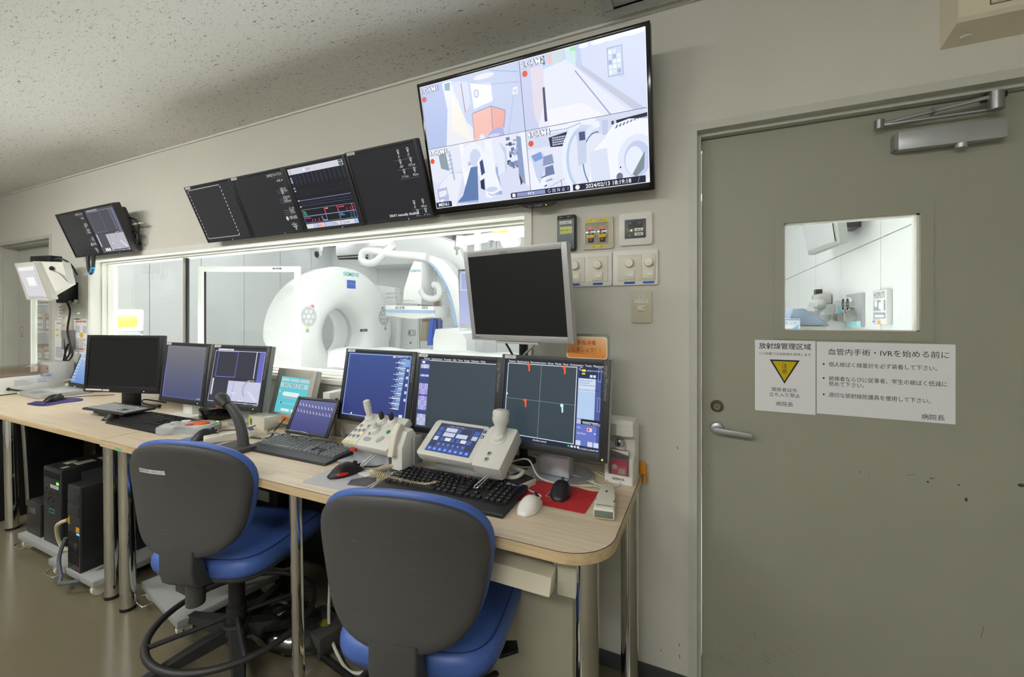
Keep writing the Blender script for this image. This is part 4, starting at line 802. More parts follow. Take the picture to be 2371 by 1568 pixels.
MB().box(-4.62, -2.476, -.617, -.012, DT - .028, DT - .001, .001).build('edge_band', 'maple_edge', d2); MB().box(-4.618, -2.477, -.615, -.014, DT - .002, DT).build('tabletop', 'maple_top', d2, smooth=False)
for x, y, lx in ((-2.51, -.567, -.012), (-3.86, -.50, -.04), (-2.51, -.10, 0), (-4.5, -.10, 0)): leg(d2, x, y, lx)
MB().box(-4.0, -2.5, -.06, -.045, .06, DT - .03).build('black_back_panel', 'black_plastic', d2); MB().box(-4.5, -2.6, -.32, -.29, DT - .06, DT - .03, .002).build('underframe', 'black_plastic', d2)  # the back panel is the same added black board
MB().tube([(-3.82, -.47, DT - .03), (-3.80, -.46, .4), (-3.80, -.45, .14)], .012, 8).build('brace_rod', 'brushed_steel', d2)

# ================================================================ DESK MONITORS
G3 = 'workplace monitors on the desk'
monitor('desk_monitor', 'large black widescreen monitor, switched off, at the left of the desk', (-3.095, -.286, 1.024), 15.5, 3.5, .52, .334, sc_off, (.022, .022, .022, .036), .06, 'black_plastic', 'black', led=(.16, -.155, 'led_amber'), side='dark_grey_plastic',
        extra=lambda r, H: (Art().rect(-.245, -.158, -.13, -.149, '#dcdcda').rect(-.125, -.160, -.078, -.149, '#c8c8c4').build('sticker', 'print', H @ FRONT(0, -.0004, 0), r)))
monitor('desk_monitor', 'grey desk monitor with a blank bluish screen beside the large black monitor', (-2.611, -.221, .991), .8, 6.4, .40, .330, sc_blank, (.020, .024, .018, .026), .055, 'dark_grey_plastic', 'block', side='grey_plastic', sticker='AWP', led=(.155, -.153, 'led_green'), group=G3, btxt='Acquisition Workplace')
monitor('desk_monitor', 'desk monitor with blue outlines and a pale grey picture quarter', (-2.15, -.225, .997), 5.1, 9.8, .40, .322, sc_acq, (.018, .026, .018, .028), .06, 'dark_grey_plastic', 'square', side='grey_plastic', sticker='AWP 2', led=(.145, -.148, 'led_green'), group=G3, btxt='Acquisition Workplace',
        extra=lambda r, H: (Art().poly(rrect(-.11, -.157, -.055, -.143, .004), '#b23a26').text(-.082, -.153, '使用中', .009, '#e8a090', 'c').build('red_sticker', 'print', H @ FRONT(0, -.0004, 0), r)))
monitor('desk_monitor', 'desk monitor with a plain blue screen and white parameter column', (-1.288, -.180, 1.004), -1.7, 9.6, .40, .313, sc_artis, (.016, .022, .016, .022), .055, 'dark_grey_plastic', 'square', side='silver_plastic', sticker='LIVE', group=G3, btxt='Artis Workplace')
monitor('desk_monitor', 'desk monitor with an empty slate screen and a violet tool column', (-.885, -.188, .998), -1.9, 7.1, .40, .314, sc_syngo, (.016, .024, .016, .022), .055, 'dark_grey_plastic', 'square', side='silver_plastic', sticker='XWP2', group=G3, btxt='syngo Workplace')
monitor('desk_monitor', 'desk monitor with a four-part screen and small orange vessel shapes', (-.474, -.245, 1.012), -5.5, 7.5, .40, .318, sc_four, (.014, .024, .018, .026), .055, 'dark_grey_plastic', 'square', side='silver_plastic', sticker='XWP1', led=(.185, -.150, 'led_yellow'), group=G3, btxt='syngo Workplace')
def fuj(r, H):
    a = Art(); a.text(-.03, .137, 'FUJITSU', .0095, '#5a5a5e', 'c'); a.text(-.185, -.149, 'DS04011', .0075, '#5a5a5e'); a.build('lettering', 'print', H @ FRONT(0, -.0004, 0), r)
    MB(H).box(-.10, .07, .004, .02, -.166, -.158, .001).build('button_bar', 'light_grey', r)
    I = r.matrix_basis.inverted(); q = I @ at_y(1212, 810, -.10); px, py = q.x, q.y
    MB().cyl((px, py, 0), (px, py, .62), .017).build('pole', 'black_plastic', r); MB().box(px - .03, px + .03, .03, py + .02, .58, .65, .004).build('tilt_bracket', 'black_plastic', r); MB().prism(ellpts(px, py, .05, .045, 24), 0, .012).build('clamp_base', 'black_plastic', r)
    MB().tube([I @ at_y(1172, 796, -.24), I @ at_y(1180, 810, -.17), I @ at_y(1190, 830, -.13), I @ at_y(1192, 850, -.12)], .004, 6).build('cable', 'cable_black', r); MB().tube([I @ at_y(1240, 795, -.22), I @ at_y(1228, 808, -.18), I @ at_y(1212, 825, -.14), I @ at_y(1200, 860, -.12)], .0045, 6).build('cable', 'cable_white', r)
monitor('pole_monitor', 'silver framed monitor with black screen raised on a pole above the desk', (-.571, -.318, 1.376), -9.1, -9.5, .40, .312, sc_off, (.018, .020, .020, .020), .05, 'silver_plastic', None, side='light_grey', extra=fuj)
# hand hygiene sign on the monitor edge
p0, p1 = at_y(1309, 772, -.235), at_y(1413, 834, -.235)
r = root('hygiene_sign', 'orange laminated hand hygiene sign with red Japanese text beside the silver monitor', 'sign', ((p0.x + p1.x) / 2, -.235, (p0.z + p1.z) / 2), R(-4)); w, h = p1.x - p0.x, p0.z - p1.z
MB().prism(rrect(-w / 2, -h / 2, w / 2, h / 2, .012), 0, .001, 'y').build('laminate', 'clear_film', r); mat('sign_white', '#e9e2d4', .5); MB().prism(rrect(-w / 2 + .002, -h / 2 + .001, w / 2 - .008, h / 2 - .009, .011), -.0006, 0, 'y').build('card', 'sign_white', r)
a = Art(); x0, y0, x1, y1 = -w / 2 + .005, -h / 2 + .004, w / 2 - .011, h / 2 - .013
for k in range(16): t = k / 15; c = tuple((p + (q - p) * t) / 255 for p, q in zip((226, 140, 62), (247, 205, 160))); m = .004 if k in (0, 15) else 0; a.C += [tuple(pow(x, 2.2) for x in c)]; a.z = 2e-5; n = len(a.V); ya, yb = y0 + (y1 - y0) * k / 16, y0 + (y1 - y0) * (k + 1) / 16; a.V += [(x0 + m, ya, a.z), (x1 - m, ya, a.z), (x1 - m, yb, a.z), (x0 + m, yb, a.z)]; a.F.append(tuple(range(n, n + 4)))
a.text(-.003, .006, '手指消毒', .0165, '#c43a20', 'c', .008); a.text(-.003, -.016, 'しましょう！！', .0155, '#c43a20', 'c', .008); a.build('lettering', 'print', FRONT(0, -.0007, 0), r)

# ================================================================ KEYBOARDS
def keyboard(name, label, c, yaw, w, d, kmat, bmat, split=True, rest=.03, z=DT, tilt=3.0, legend=None, led=None, slim=False, group='keyboards on the desks'):
    r = root(name, label, 'keyboard', (c[0], c[1], z), R(yaw), group); hb = .022 if not slim else .012; T = Matrix.Rotation(R(tilt), 4, 'X') if not slim else Matrix.Identity(4)
    prof = [(-d / 2, .002), (-d / 2 + .004, .010), (-d / 2 + rest, .014 if not slim else .008), (d / 2 - .004, hb), (d / 2, hb - .004), (d / 2, 0), (-d / 2, 0)]
    MB().prism(prof, -w / 2, w / 2, 'x', .003).build('body', bmat, r)
    ang = math.atan2(hb - prof[2][1], d - rest); y0 = -d / 2 + rest + .006; y1 = d / 2 - .022; rows = 6; dy = (y1 - y0) / rows
    keys = []
    def zone(x0, n, cols_by_row=None, wid=None):
        for rI in range(rows):
            pass
    u = (w - .02) / 22.6; x0 = -w / 2 + .01
    for rI in range(rows):
        yc = y0 + dy * (rI + .5)
        if rI == 0: ws = [1.3, 1.2, 1.2, 1.2, 5.0, 1.2, 1.2, 1.2, 1.5]
        elif rI == 1: ws = [2.1] + [1] * 11 + [1.9]
        elif rI == 2: ws = [1.7] + [1] * 11 + [2.3]
        elif rI == 3: ws = [1.4] + [1] * 12 + [1.6]
        elif rI == 4: ws = [1] * 13 + [2]
        else: ws = [1] + [-.6] + [1] * 4 + [-.5] + [1] * 4 + [-.5] + [1] * 4
        x = 0
        for k in ws:
            if k > 0: keys.append((x0 + (x + k / 2) * u, yc, k * u, dy))
            x += abs(k)
        if rI in (3, 4): [keys.append((x0 + (15.6 + q) * u, yc, u, dy)) for q in (0, 1, 2)]
        if rI == 5: [keys.append((x0 + (15.6 + q) * u, yc, u, dy * .8)) for q in (0, 1, 2)]
        if rI == 0: [keys.append((x0 + (15.6 + q) * u, yc, u, dy)) for q in (0, 1, 2)]
        if rI == 1: keys.append((x0 + 16.6 * u, yc, u, dy))
        if rI < 5: [keys.append((x0 + (19.0 + q) * u, yc, u, dy)) for q in (0, 1, 2, 3)]
        else: [keys.append((x0 + (19.0 + q) * u, yc, u, dy * .6)) for q in (0, 1, 2, 3)]
    zt = lambda y: prof[2][1] + (y - (-d / 2 + rest)) * math.tan(ang)
    cache = {}
    def kmesh(mb, kw, kd, M):
        mb.M = M; g = .0009; b = .0016; hh = .006 if not slim else .0022
        lo = [(-kw / 2 + g, -kd / 2 + g, 0), (kw / 2 - g, -kd / 2 + g, 0), (kw / 2 - g, kd / 2 - g, 0), (-kw / 2 + g, kd / 2 - g, 0)]; hi = [(-kw / 2 + g + b, -kd / 2 + g + b, hh), (kw / 2 - g - b, -kd / 2 + g + b, hh), (kw / 2 - g - b, kd / 2 - g - b, hh), (-kw / 2 + g + b, kd / 2 - g - b, hh)]
        mb.mesh(lo + hi, [(0, 1, 5, 4), (1, 2, 6, 5), (2, 3, 7, 6), (3, 0, 4, 7), (4, 5, 6, 7)])
    if split:
        for kx, ky, kw, kd in keys:
            ck = (round(kw, 4), round(kd, 4))
            if ck not in cache: mb = MB(); kmesh(mb, kw, kd, Matrix.Identity(4)); o = mb.build('key', kmat, r, smooth=False); cache[ck] = o.data
            else: o = link('key', cache[ck], None, r)
            o.location = (kx, ky, zt(ky)); o.rotation_euler = (ang, 0, 0)
    else:
        mb = MB()
        for kx, ky, kw, kd in keys: kmesh(mb, kw, kd, Matrix.Translation((kx, ky, zt(ky))) @ Matrix.Rotation(ang, 4, 'X'))
        mb.M = Matrix.Identity(4); o = mb.build('keys', kmat, r, smooth=False); o['kind'] = 'stuff'
    if legend:
        a = Art(1e-7)
        for i, (kx, ky, kw, kd) in enumerate(keys):
            if kw > 4 * u: continue
            for q in range(random.choice((1, 2))): x = kx + random.uniform(-.003, .0025); y = ky + random.uniform(-.003, .003); a.rect(x, y, x + random.uniform(.0015, .0035), y + random.uniform(.0015, .003), legend)
        hh = .0062 if not slim else .0024; ob = a.build('key_legends', 'print', Matrix.Identity(4), r)
        for v in ob.data.vertices: v.co.z = zt(v.co.y) + hh
    if led: MB().box(led[0] - .0018, led[0] + .0018, led[1] - .0018, led[1] + .0018, hb - .002, hb + .001).build('status_light', 'led_red', r)
    return r
r = keyboard('keyboard', 'black keyboard with white legends in front of the touch console, nearest keyboard', (-.742, -.447), 1.5, .462, .195, 'keycap_black', 'black_plastic', True, .045, legend='#d8dce4', led=(.02, .080))
a = Art(); a.ell(.175, .078, .011, .009, '#e4e8f0'); a.ell(.175, .078, .0095, .0077, '#2a4684'); a.ell(.173, .078, .005, .004, '#dfe4f0', 8); a.ell(.21, .078, .011, .009, '#203c94'); a.text(.21, .074, '!', .013, '#f0f2fa', 'c', .03); a.ell(-.205, .08, .011, .009, '#203c94'); a.ell(-.18, .08, .011, .009, '#e4e8f0'); a.ell(-.18, .08, .0093, .0075, '#1c2c54')
a.build('round_sticker', 'print', Matrix.Translation((0, 0, .0222)), r)
keyboard('keyboard', 'dark grey keyboard with grey keys in front of the tablet', (-1.515, -.357), 0, .465, .185, 'keycap_grey', 'dark_grey_plastic', True, .045, led=(.12, .083))
keyboard('keyboard', 'thick black keyboard in front of the blank bluish monitor', (-2.585, -.372), 0, .47, .20, 'keycap_black', 'black_plastic', True, .05, legend='#a9adb4')
keyboard('keyboard', 'slim grey keyboard resting raised under the large black monitor', (-2.975, -.352), 3, .385, .15, 'keycap_light', 'dark_grey_plastic', True, .012, slim=True, z=.783)
tag(MB().prism(rrect(-3.10, -.40, -2.87, -.27, .02), DT, .783, 'z', .004).build('keyboard_riser', 'black_plastic'), 'low black riser under the slim grey keyboard', 'riser')

# ================================================================ MICE AND MATS
def mouse(label, c, yaw, bm, L=.115, W=.062, Hh=.036, glow=None, cable=None, cm='cable_black', z=DT, logo=None):
    r = root('computer_mouse', label, 'mouse', (c[0], c[1], z), R(yaw), 'computer mice'); rings = []
    for k in range(13):
        t = k / 12; y = -L / 2 + L * t; env = math.sin(math.pi * min(max(t, .035), .965)) ** .45; wd = W / 2 * env * (1 - .12 * t) * (1 + .1 * math.cos((t - .1) * 6)); ht = Hh * (math.sin(math.pi * (t * .8 + .12))) ** .8 * env
        rings.append([(wd * math.cos(R(180 * q / 12)) if q < 13 else 0, y, .001 + ht * math.sin(R(180 * q / 12)) ** .72) for q in range(13)])
    MB().loft(rings).build('shell', bm, r, angle=60)
    MB().cyl((-.0035, L * .26, Hh * .76), (.0035, L * .26, Hh * .76), .008, n=14).build('scroll_wheel', 'dark_grey_plastic', r)
    MB().box(-.0006, .0006, L * .05, L * .44, Hh * .4, Hh * .62).build('button_gap', 'black_plastic', r)
    if glow: MB().ball((W * .36, -.02, .012), .008, .022, .007).build('red_glow', glow, r)
    if logo: a = Art(); a.text(0, 0, logo, .006, '#666677', 'c'); a.build('lettering', 'print', FLAT(0, .0, Hh * 1.02), r)
    if cable: MB().tube([(x, y, zz) for x, y, zz in cable], .0022, 6).build('cable', cm, r)
    return r
mat('pad_print', '#a8a9ae', .6)
r = root('mouse_mat', 'light grey mouse mat with red speckles in front of the joystick console', 'mouse mat', (-1.115, -.49, DT), R(3), 'mouse mats'); MB().prism(rrect(-.12, -.095, .115, .08, .008), 0, .003).build('mat', 'mat_grey', r)
a = Art()
for k in range(170):
    t = random.random(); x = -.09 + .19 * t; y = .05 - .1 * random.random() * random.random() - (.05 if t < .4 else 0); a.ell(x, y, .0014, .0011, random.choice(('#a84050', '#c07078', '#8a3040')), 5); a.z -= a.eps
a.poly([(.02, -.02), (.05, .02), (.09, .025), (.11, 0), (.11, -.05), (.04, -.06)], '#55565e'); a.build('print', 'print', Matrix.Translation((0, 0, .0031)), r)
mat('glow_red', '#a01010', .3, emit=.35, ecol='#c01818')
mouse('black mouse with glowing red side on the speckled grey mat', (-1.148, -.478), -22, 'black_plastic', .122, .068, .042, 'glow_red', [(0, .06, .012), (.03, .10, .01), (.01, .15, .006), (-.05, .19, .004)], z=DT + .003)
r = root('mouse_mat', 'red mouse mat at the right end of the desk', 'mouse mat', (-.415, -.335, DT), R(-1), 'mouse mats'); MB().prism(rrect(-.105, -.08, .105, .082, .006), 0, .002).build('mat', 'red_mat', r)
a = Art(); a.rect(-.035, -.02, -.01, .02, '#c8bcc0'); a.rect(-.033, -.018, -.012, .018, '#3a3f5c'); a.build('print', 'print', Matrix.Translation((0, 0, .0021)), r)
mouse('black mouse lying on the red mouse mat', (-.412, -.318), 9, 'black_plastic', .122, .066, .042, None, [(0, .06, .012), (.01, .09, .008), (-.03, .15, .004), (-.12, .17, .003), (-.25, .16, .003)], z=DT + .002)
mouse('white mouse between the nearest black keyboard and the red mat', (-.462, -.448), -6, 'white_plastic', .112, .062, .038, None, [(0, .055, .012), (-.01, .08, .007), (-.09, .12, .004), (-.10, .2, .004), (.0, .27, .012), (.14, .25, .004), (.17, .31, .004), (.07, .36, .01)], 'cable_white', logo='●')
r = root('mouse_mat', 'dark purple rounded mouse mat beside the laptop', 'mouse mat', (-3.79, -.325, DT), R(0), 'mouse mats')
MB().prism(smooth_path([(-.10, -.10, 0), (0, -.115, 0), (.11, -.09, 0), (.09, 0, 0), (.10, .08, 0), (.0, .11, 0), (-.10, .08, 0), (-.09, 0, 0)], 5, True) and [(v.x, v.y) for v in smooth_path([(-.10, -.10, 0), (0, -.115, 0), (.11, -.09, 0), (.09, 0, 0), (.10, .08, 0), (.0, .11, 0), (-.10, .08, 0), (-.09, 0, 0)], 5, True)], 0, .004).build('mat', 'mat_purple', r)
MB().ball((.0, -.085, .006), .07, .022, .014).build('wrist_rest', 'mat_purple', r)
mouse('black mouse on the dark purple mat beside the laptop', (-3.83, -.325), 20, 'black_plastic', .12, .066, .042, z=DT + .004, cable=[(0, .06, .01), (.02, .1, .006), (.1, .16, .004), (.2, .2, .004)])
mouse('black mouse left of the thick black keyboard', (-2.905, -.392), 12, 'black_plastic', .122, .068, .042, cable=[(0, .06, .01), (-.02, .1, .005), (-.05, .16, .004)])
r = root('mouse_mat', 'small blue mouse mat under a black mouse beside the microphone', 'mouse mat', (-2.045, -.425, DT), R(5), 'mouse mats'); MB().prism(rrect(-.10, -.085, .11, .07, .012), 0, .003).build('mat', 'mat_blue', r)
mouse('black mouse on the small blue mat beside the microphone', (-2.06, -.42), 6, 'black_plastic', .12, .066, .042, z=DT + .003, cable=[(0, .06, .01), (-.02, .1, .006), (.04, .16, .004), (.08, .22, .02)])

# ================================================================ CONSOLES
def console_head(c, yaw, tilt): return Matrix.Translation(c) @ Matrix.Rotation(R(yaw), 4, 'Z') @ Matrix.Rotation(R(90 - tilt), 4, 'X') if False else Matrix.Translation((0, 0, c[2] - DT)) @ Matrix.Rotation(R(-tilt), 4, 'X')
def round_button(parent, H, x, y, r, m='light_grey', mark=None):
    o = MB(H).lathe([(0, .0022), (r * .8, .002), (r, 0), (r, -.002)], (x, -.0, y), (0, -1, 0), 18).build('button', m, parent)
    if mark: Art().ell(0, 0, r * .45, r * .35, mark, 8).build('button_mark', 'print', H @ FRONT(x, -.0026, y), o)
mat('button_grey', '#a9acab', .4); mat('console_white', '#dcdcd4', .4, var=.015)
c = (-1.138, -.344, .875); r = root('joystick_console', 'white control console with three joysticks and grey round buttons', 'control console', (c[0], c[1], DT), R(-4.7)); H = console_head(c, 0, 54)
w, h = .235, .150
m = MB(H); m.prism([(-w / 2, -h / 2), (w / 2, -h / 2), (w / 2 - .004, h / 2), (-w / 2 + .03, h / 2)], 0, .035, 'y', .005); m.build('housing', 'console_white', r)
MB(H).box(-.041, -.0395, -.0006, .002, -h / 2 + .002, h / 2 - .004).build('panel_joint', 'grey_plastic', r)
MB().prism([(-.02, .0), (.09, .0), (.085, .055), (.03, .09), (-.02, .05)], -.10, .09, 'x', .004).build('support', 'satin_alu', r)
MB().box(-.125, .11, -.075, .10, 0, .012, .004).build('base_plate', 'satin_alu', r)
def stick(x, y, prof, m, m2='console_white'):
    o = MB(H).lathe([(.022, .001), (.021, .004), (.018, .006), (.017, .010), (.014, .012)], (x, 0, y), (0, -1, 0)).build('boot', m2, r)
    MB(H).lathe(prof, (x, 0, y), (0, -.93, .36)).build('joystick', m, r)
stick(-.073, .050, [(.010, .005), (.0115, .02), (.0135, .04), (.0135, .068), (.012, .073), (.006, .076), (0, .0765)], 'console_white')
for x in (-.0, .048): stick(x, .045 if x < .01 else .048, [(.008, .004), (.009, .012), (.010, .02), (.0092, .034), (.006, .038), (0, .0385)], 'dark_grey_plastic')
stick(.003, .0, [(.009, .004), (.010, .018), (.0085, .03), (.004, .034), (0, .0345)], 'console_white')
for x, y in ((-.083, .008), (-.045, .012), (-.092, -.016), (-.072, -.014), (-.052, -.010), (-.10, -.042), (-.079, -.041), (-.058, -.039), (-.012, -.018)): round_button(r, H, x, y, .0085, 'button_grey', '#4a4c52')
o = MB(H).lathe([(0, .002), (.008, .0018), (.009, 0), (.009, -.002)], (.066, 0, .002), (0, -1, 0)).build('green_button', mat('btn_green', '#157a5a', .4, emit=.12, ecol='#18b080'), r)
for x, y, a_, l in ((-.005, -.044, 0, .034), (.055, -.035, 55, .034)): MB(H @ Matrix.Translation((x, 0, y)) @ Matrix.Rotation(R(-a_), 4, 'Y')).prism(rrect(-l / 2, -.009, l / 2, .009, .0088), -.002, .001, 'y').build('rocker_pad', 'button_grey', r)
MB(H).box(-.056, -.053, -.0025, .001, -.026, -.022).build('status_light', 'led_amber', r)
a = Art(); [a.rect(-.112 + .022 * k, -.072, -.097 + .022 * k, -.066, '#e8d23a') for k in range(3)]; a.build('yellow_label', 'print', H @ FRONT(0, -.0004, 0), r)
MB().tube([(.045, -.055, .055), (.02, -.085, .025), (.027, -.09, .018), (.035, -.085, .025), (.06, -.055, .055)], .0025, 8).build('wire_loop', 'chrome', r)
MB().box(-.075, -.045, -.058, -.045, .05, .062, .002).build('red_plug', mat('plug_red', '#b03a30', .5), r)
# hand switch in its holder beside the console
r = root('hand_switch', 'cream hand switch in a holder with coiled beige cord between the two consoles', 'hand switch', (-.985, -.375, DT), R(-8))
MB().prism([(-.035, .02), (.03, .02), (.045, .12), (.02, .155), (-.01, .15), (-.035, .10)], -.02, .035, 'x', .006).build('holder', 'console_white', r)
MB().prism([(-.058, .07), (-.02, .06), (.005, .14), (.0, .172), (-.02, .178), (-.04, .15)], -.018, .012, 'x', .008, 3).build('switch_grip', 'cream_plastic', r)
MB().box(.035, .05, .01, .05, .03, .13, .003).build('clip', 'grey_plastic', r)
pts = []; bp = smooth_path([(0, -.02, .03), (-.06, -.06, .012), (-.055, -.085, .012), (.06, -.09, .012), (.17, -.075, .012), (.20, -.04, .012)], 112)
for k, base in enumerate(bp): an = k / 560 * 2 * math.pi * 66; pts.append((base.x + .0075 * math.sin(an) * .2, base.y + .0085 * math.cos(an), base.z + .0085 * math.sin(an) + .002))
MB().tube(pts, .0024, 5, k=1).build('coiled_cord', 'cable_beige', r)
# touch console
c = (-.745, -.338, .877); r = root('touch_console', 'white control console with blue touch screen and one large joystick', 'control console', (c[0], c[1], DT), R(-2.9)); H = console_head(c, 0, 54.6); w, h = .335, .152
m = MB(H); m.prism(rrect(-w / 2, -h / 2, .062, h / 2, .010), 0, .03, 'y', .004); m.build('screen_housing', 'console_white', r)
m = MB(H); m.prism(rrect(.064, -h / 2 - .006, w / 2, h / 2 + .004, .006), -.003, .05, 'y', .004); m.build('joystick_housing', 'console_white', r)
def sc_touch(a, w, h):
    a.rect(0, 0, w, h, '#3e4560'); B = '#4c67b4'; a.text(w * .25, h * .9, 'Settings   Exam   Image', .0065, '#e0e6f8')
    for x, y, x1, y1, c in ((.20, .72, .46, .86, '#c6cfe6'), (.48, .72, .55, .86, B), (.20, .55, .46, .69, '#c6cfe6'), (.50, .55, .75, .69, '#c6cfe6'), (.04, .72, .14, .86, B), (.04, .55, .14, .69, B), (.04, .38, .14, .52, '#c6cfe6'), (.85, .72, .97, .86, B), (.85, .55, .97, .69, '#b8c4e2'), (.20, .38, .28, .52, B), (.30, .40, .43, .51, '#dfe4f2'), (.45, .38, .52, .52, B), (.56, .38, .64, .52, B), (.66, .40, .78, .51, '#dfe4f2'), (.80, .38, .90, .52, B)): a.rect(x * w, y * h, x1 * w, y1 * h, c)
    for k in range(6): a.rect((.18 + .11 * k) * w, .20 * h, (.27 + .11 * k) * w, .34 * h, '#465a98'); a.ell((.225 + .11 * k) * w, .27 * h, .003, .003, '#a8b8e0', 6)
    for k in range(8): a.rect((.03 + .12 * k) * w, .03 * h, (.13 + .12 * k) * w, .16 * h, '#4668c8'); a.rect((.06 + .12 * k) * w, .07 * h, (.10 + .12 * k) * w, .12 * h, '#aebbe8')
    a.frame(.17 * w, .18 * h, .82 * w, .9 * h, .0008, '#7484b0')
a = Art(); sc_touch(a, .182, .122); a.build('touch_screen', 'screen', H @ FRONT(-w / 2 + .027, -.0006, -h / 2 + .018), r)
a = Art(); [(a.ell(.05, y, .0085, .0085, '#eef0f4'), a.ell(.05, y, .0075, .0075, '#2c4a90')) for y in (.052, .03)]; a.text(.05, .047, '!', .013, '#f4f4fa', 'c', .03); a.ell(.049, .029, .004, .0035, '#f0f0f6', 8); a.build('round_sticker', 'print', H @ FRONT(0, -.0007, 0), r)
bt = MB(H).lathe([(.028, .002), (.027, .006), (.022, .009), (.020, .015), (.018, .018)], (.115, 0, .034), (0, -1, 0)).build('boot', 'console_white', r)
MB(H).lathe([(.017, .01), (.019, .03), (.021, .045), (.0265, .055), (.029, .065), (.028, .075), (.0295, .085), (.026, .094), (.012, .098), (0, .0985)], (.115, 0, .034), (0, -.72, .70)).build('joystick', 'console_white', r)
for y in (-.03, -.052): round_button(r, H @ Matrix.Translation((0, -.003, 0)), .108, y, .009, 'button_grey', '#2e3034')
MB().tube([(.115, -.055, .05), (.092, -.09, .026), (.099, -.094, .022), (.108, -.09, .028), (.128, -.055, .055)], .0025, 8).build('wire_loop', 'chrome', r)
MB().prism([(-.01, .0), (.07, .0), (.075, .10), (.05, .13), (-.01, .06)], -.12, .13, 'x', .004).build('support', 'satin_alu', r); MB().box(-.14, .14, -.055, .07, 0, .012, .004).build('base_plate', 'satin_alu', r)

# ================================================================ OTHER DESK THINGS
# injector touch display
def sc_inj(a, w, h):
    a.rect(0, 0, w, h, '#62c6d2'); L = '#b5d3d6'
    for x0, y0, x1, y1 in ((.03, .87, .30, .96), (.33, .87, .64, .96), (.67, .87, .97, .96), (.03, .70, .30, .83), (.33, .70, .60, .83), (.64, .70, .96, .83)): a.rect(x0 * w, y0 * h, x1 * w, y1 * h, L)
    a.text(.2 * w, .72 * h, '5.0', .024, '#3d5a60', 'c'); a.text(.45 * w, .72 * h, '75.0', .024, '#3d5a60', 'c'); a.text(.76 * w, .72 * h, '3.0', .024, '#3d5a60', 'c'); a.rect(.20 * w, .46 * h, .72 * w, .58 * h, '#dff0ee'); a.poly([(.14 * w, .52 * h), (.20 * w, .57 * h), (.20 * w, .47 * h)], '#e8f0e8'); a.scribble(.18 * w, .39 * h, .74 * w, .43 * h, 1, '#e0a8b4', 1); a.rect(.02 * w, .54 * h, .08 * w, .61 * h, L); a.rect(.10 * w, .26 * h, .9 * w, .27 * h, '#cfe8ea'); a.rect(.15 * w, .25 * h, .2 * w, .29 * h, '#355a66'); a.rect(.22 * w, .05 * h, .5 * w, .12 * h, '#e4ebe4'); a.rect(.56 * w, .05 * h, .85 * w, .12 * h, '#e4ebe4')
mat('injector_grey', '#b3b1a6', .45)
r, H = monitor('injector_display', 'grey injector display with turquoise touch screen and orange button', (-1.875, -.128, .905), -4, 14, .30, .268, sc_inj, (.036, .034, .04, .05), .06, 'injector_grey', None, side='light_grey', cat='display',
  extra=lambda r, H: (Art().poly(rrect(-.04, -.122, .02, -.100, .004), '#d8742a').build('orange_label', 'print', H @ FRONT(0, -.0004, 0), r), MB().box(-.08, .08, .02, .13, 0, .05, .006).build('foot', 'light_grey', r)))
# tablet on a wire stand
def sc_tab(a, w, h):
    a.grad(0, 0, w, h, '#3c3f7c', '#4a4f8c', 10)
    for row, y in ((0, .86), (1, .66)):
        for k in range(11): x = (.04 + .087 * k) * w; yy = (y - .012 * k + .05 * (k / 10) ** 2) * h; a.line([(x, yy + .006), (x + .006, yy - .002), (x + .011, yy - .006)], .0022, '#dfe2f4'); a.line([(x + .002, yy - .006), (x + .008, yy)], .002, '#aeb4dc')
r, H = monitor('tablet', 'black tablet with a violet screen leaning on a wire stand', (-1.584, -.252, .862), 3.3, 25.8, .245, .165, sc_tab, (.015, .015, .013, .013), .012, 'black_plastic', None, side='black_plastic', cat='tablet')
MB().tube([(-.06, -.06, .045), (-.06, -.075, .05), (-.058, -.085, .068), (0, -.087, .069), (.058, -.085, .068), (.06, -.075, .05), (.06, -.06, .045)], .0022, 8, k=3).tube([(-.06, -.05, .03), (-.06, .06, .003), (-.06, .09, .0025), (.09, .10, .0025), (.06, .06, .003), (.06, -.05, .03), (.02, -.055, .032)], .0022, 8, k=3).tube([(.06, .05, .14), (.085, .08, .06), (.09, .09, .003)], .0022, 8, k=3).build('wire_stand', 'chrome', r)
# microphone
r = root('desk_microphone', 'grey gooseneck desk microphone on a flat dark base', 'microphone', (-1.775, -.475, DT), R(-4))
MB().prism(rrect(-.075, -.055, .075, .055, .006), 0, .018, 'z', .004).build('base', 'chair_shell', r)
st = [Vector((.02, .03, .012)), Vector((.012, .028, .07)), Vector((-.004, .02, .13)), Vector((-.028, .008, .175)), Vector((-.05, -.002, .195))]; rings = []
for i, p in enumerate(smooth_path(st, 5)):
    t = i / 20; w2 = .030 - .010 * t; d2_ = .019; rings.append([(p.x + w2 * math.cos(R(a)) * (1 - .3 * t), p.y + d2_ * math.sin(R(a)), p.z + .35 * w2 * math.cos(R(a)) * t) for a in range(0, 360, 20)])
MB().loft(rings).build('stem', 'chair_shell', r, angle=60)
MB(Matrix.Translation((-.062, -.006, .198)) @ Matrix.Rotation(R(-62), 4, 'Y')).lathe([(.018, -.032), (.024, -.01), (.028, .006), (.028, .022), (.022, .036), (.010, .043), (0, .044)]).build('head', 'chair_black', r)
MB().box(-.06, -.03, -.045, -.02, .017, .022, .001).build('talk_button', mat('talk_red', '#b8452c', .5), r)
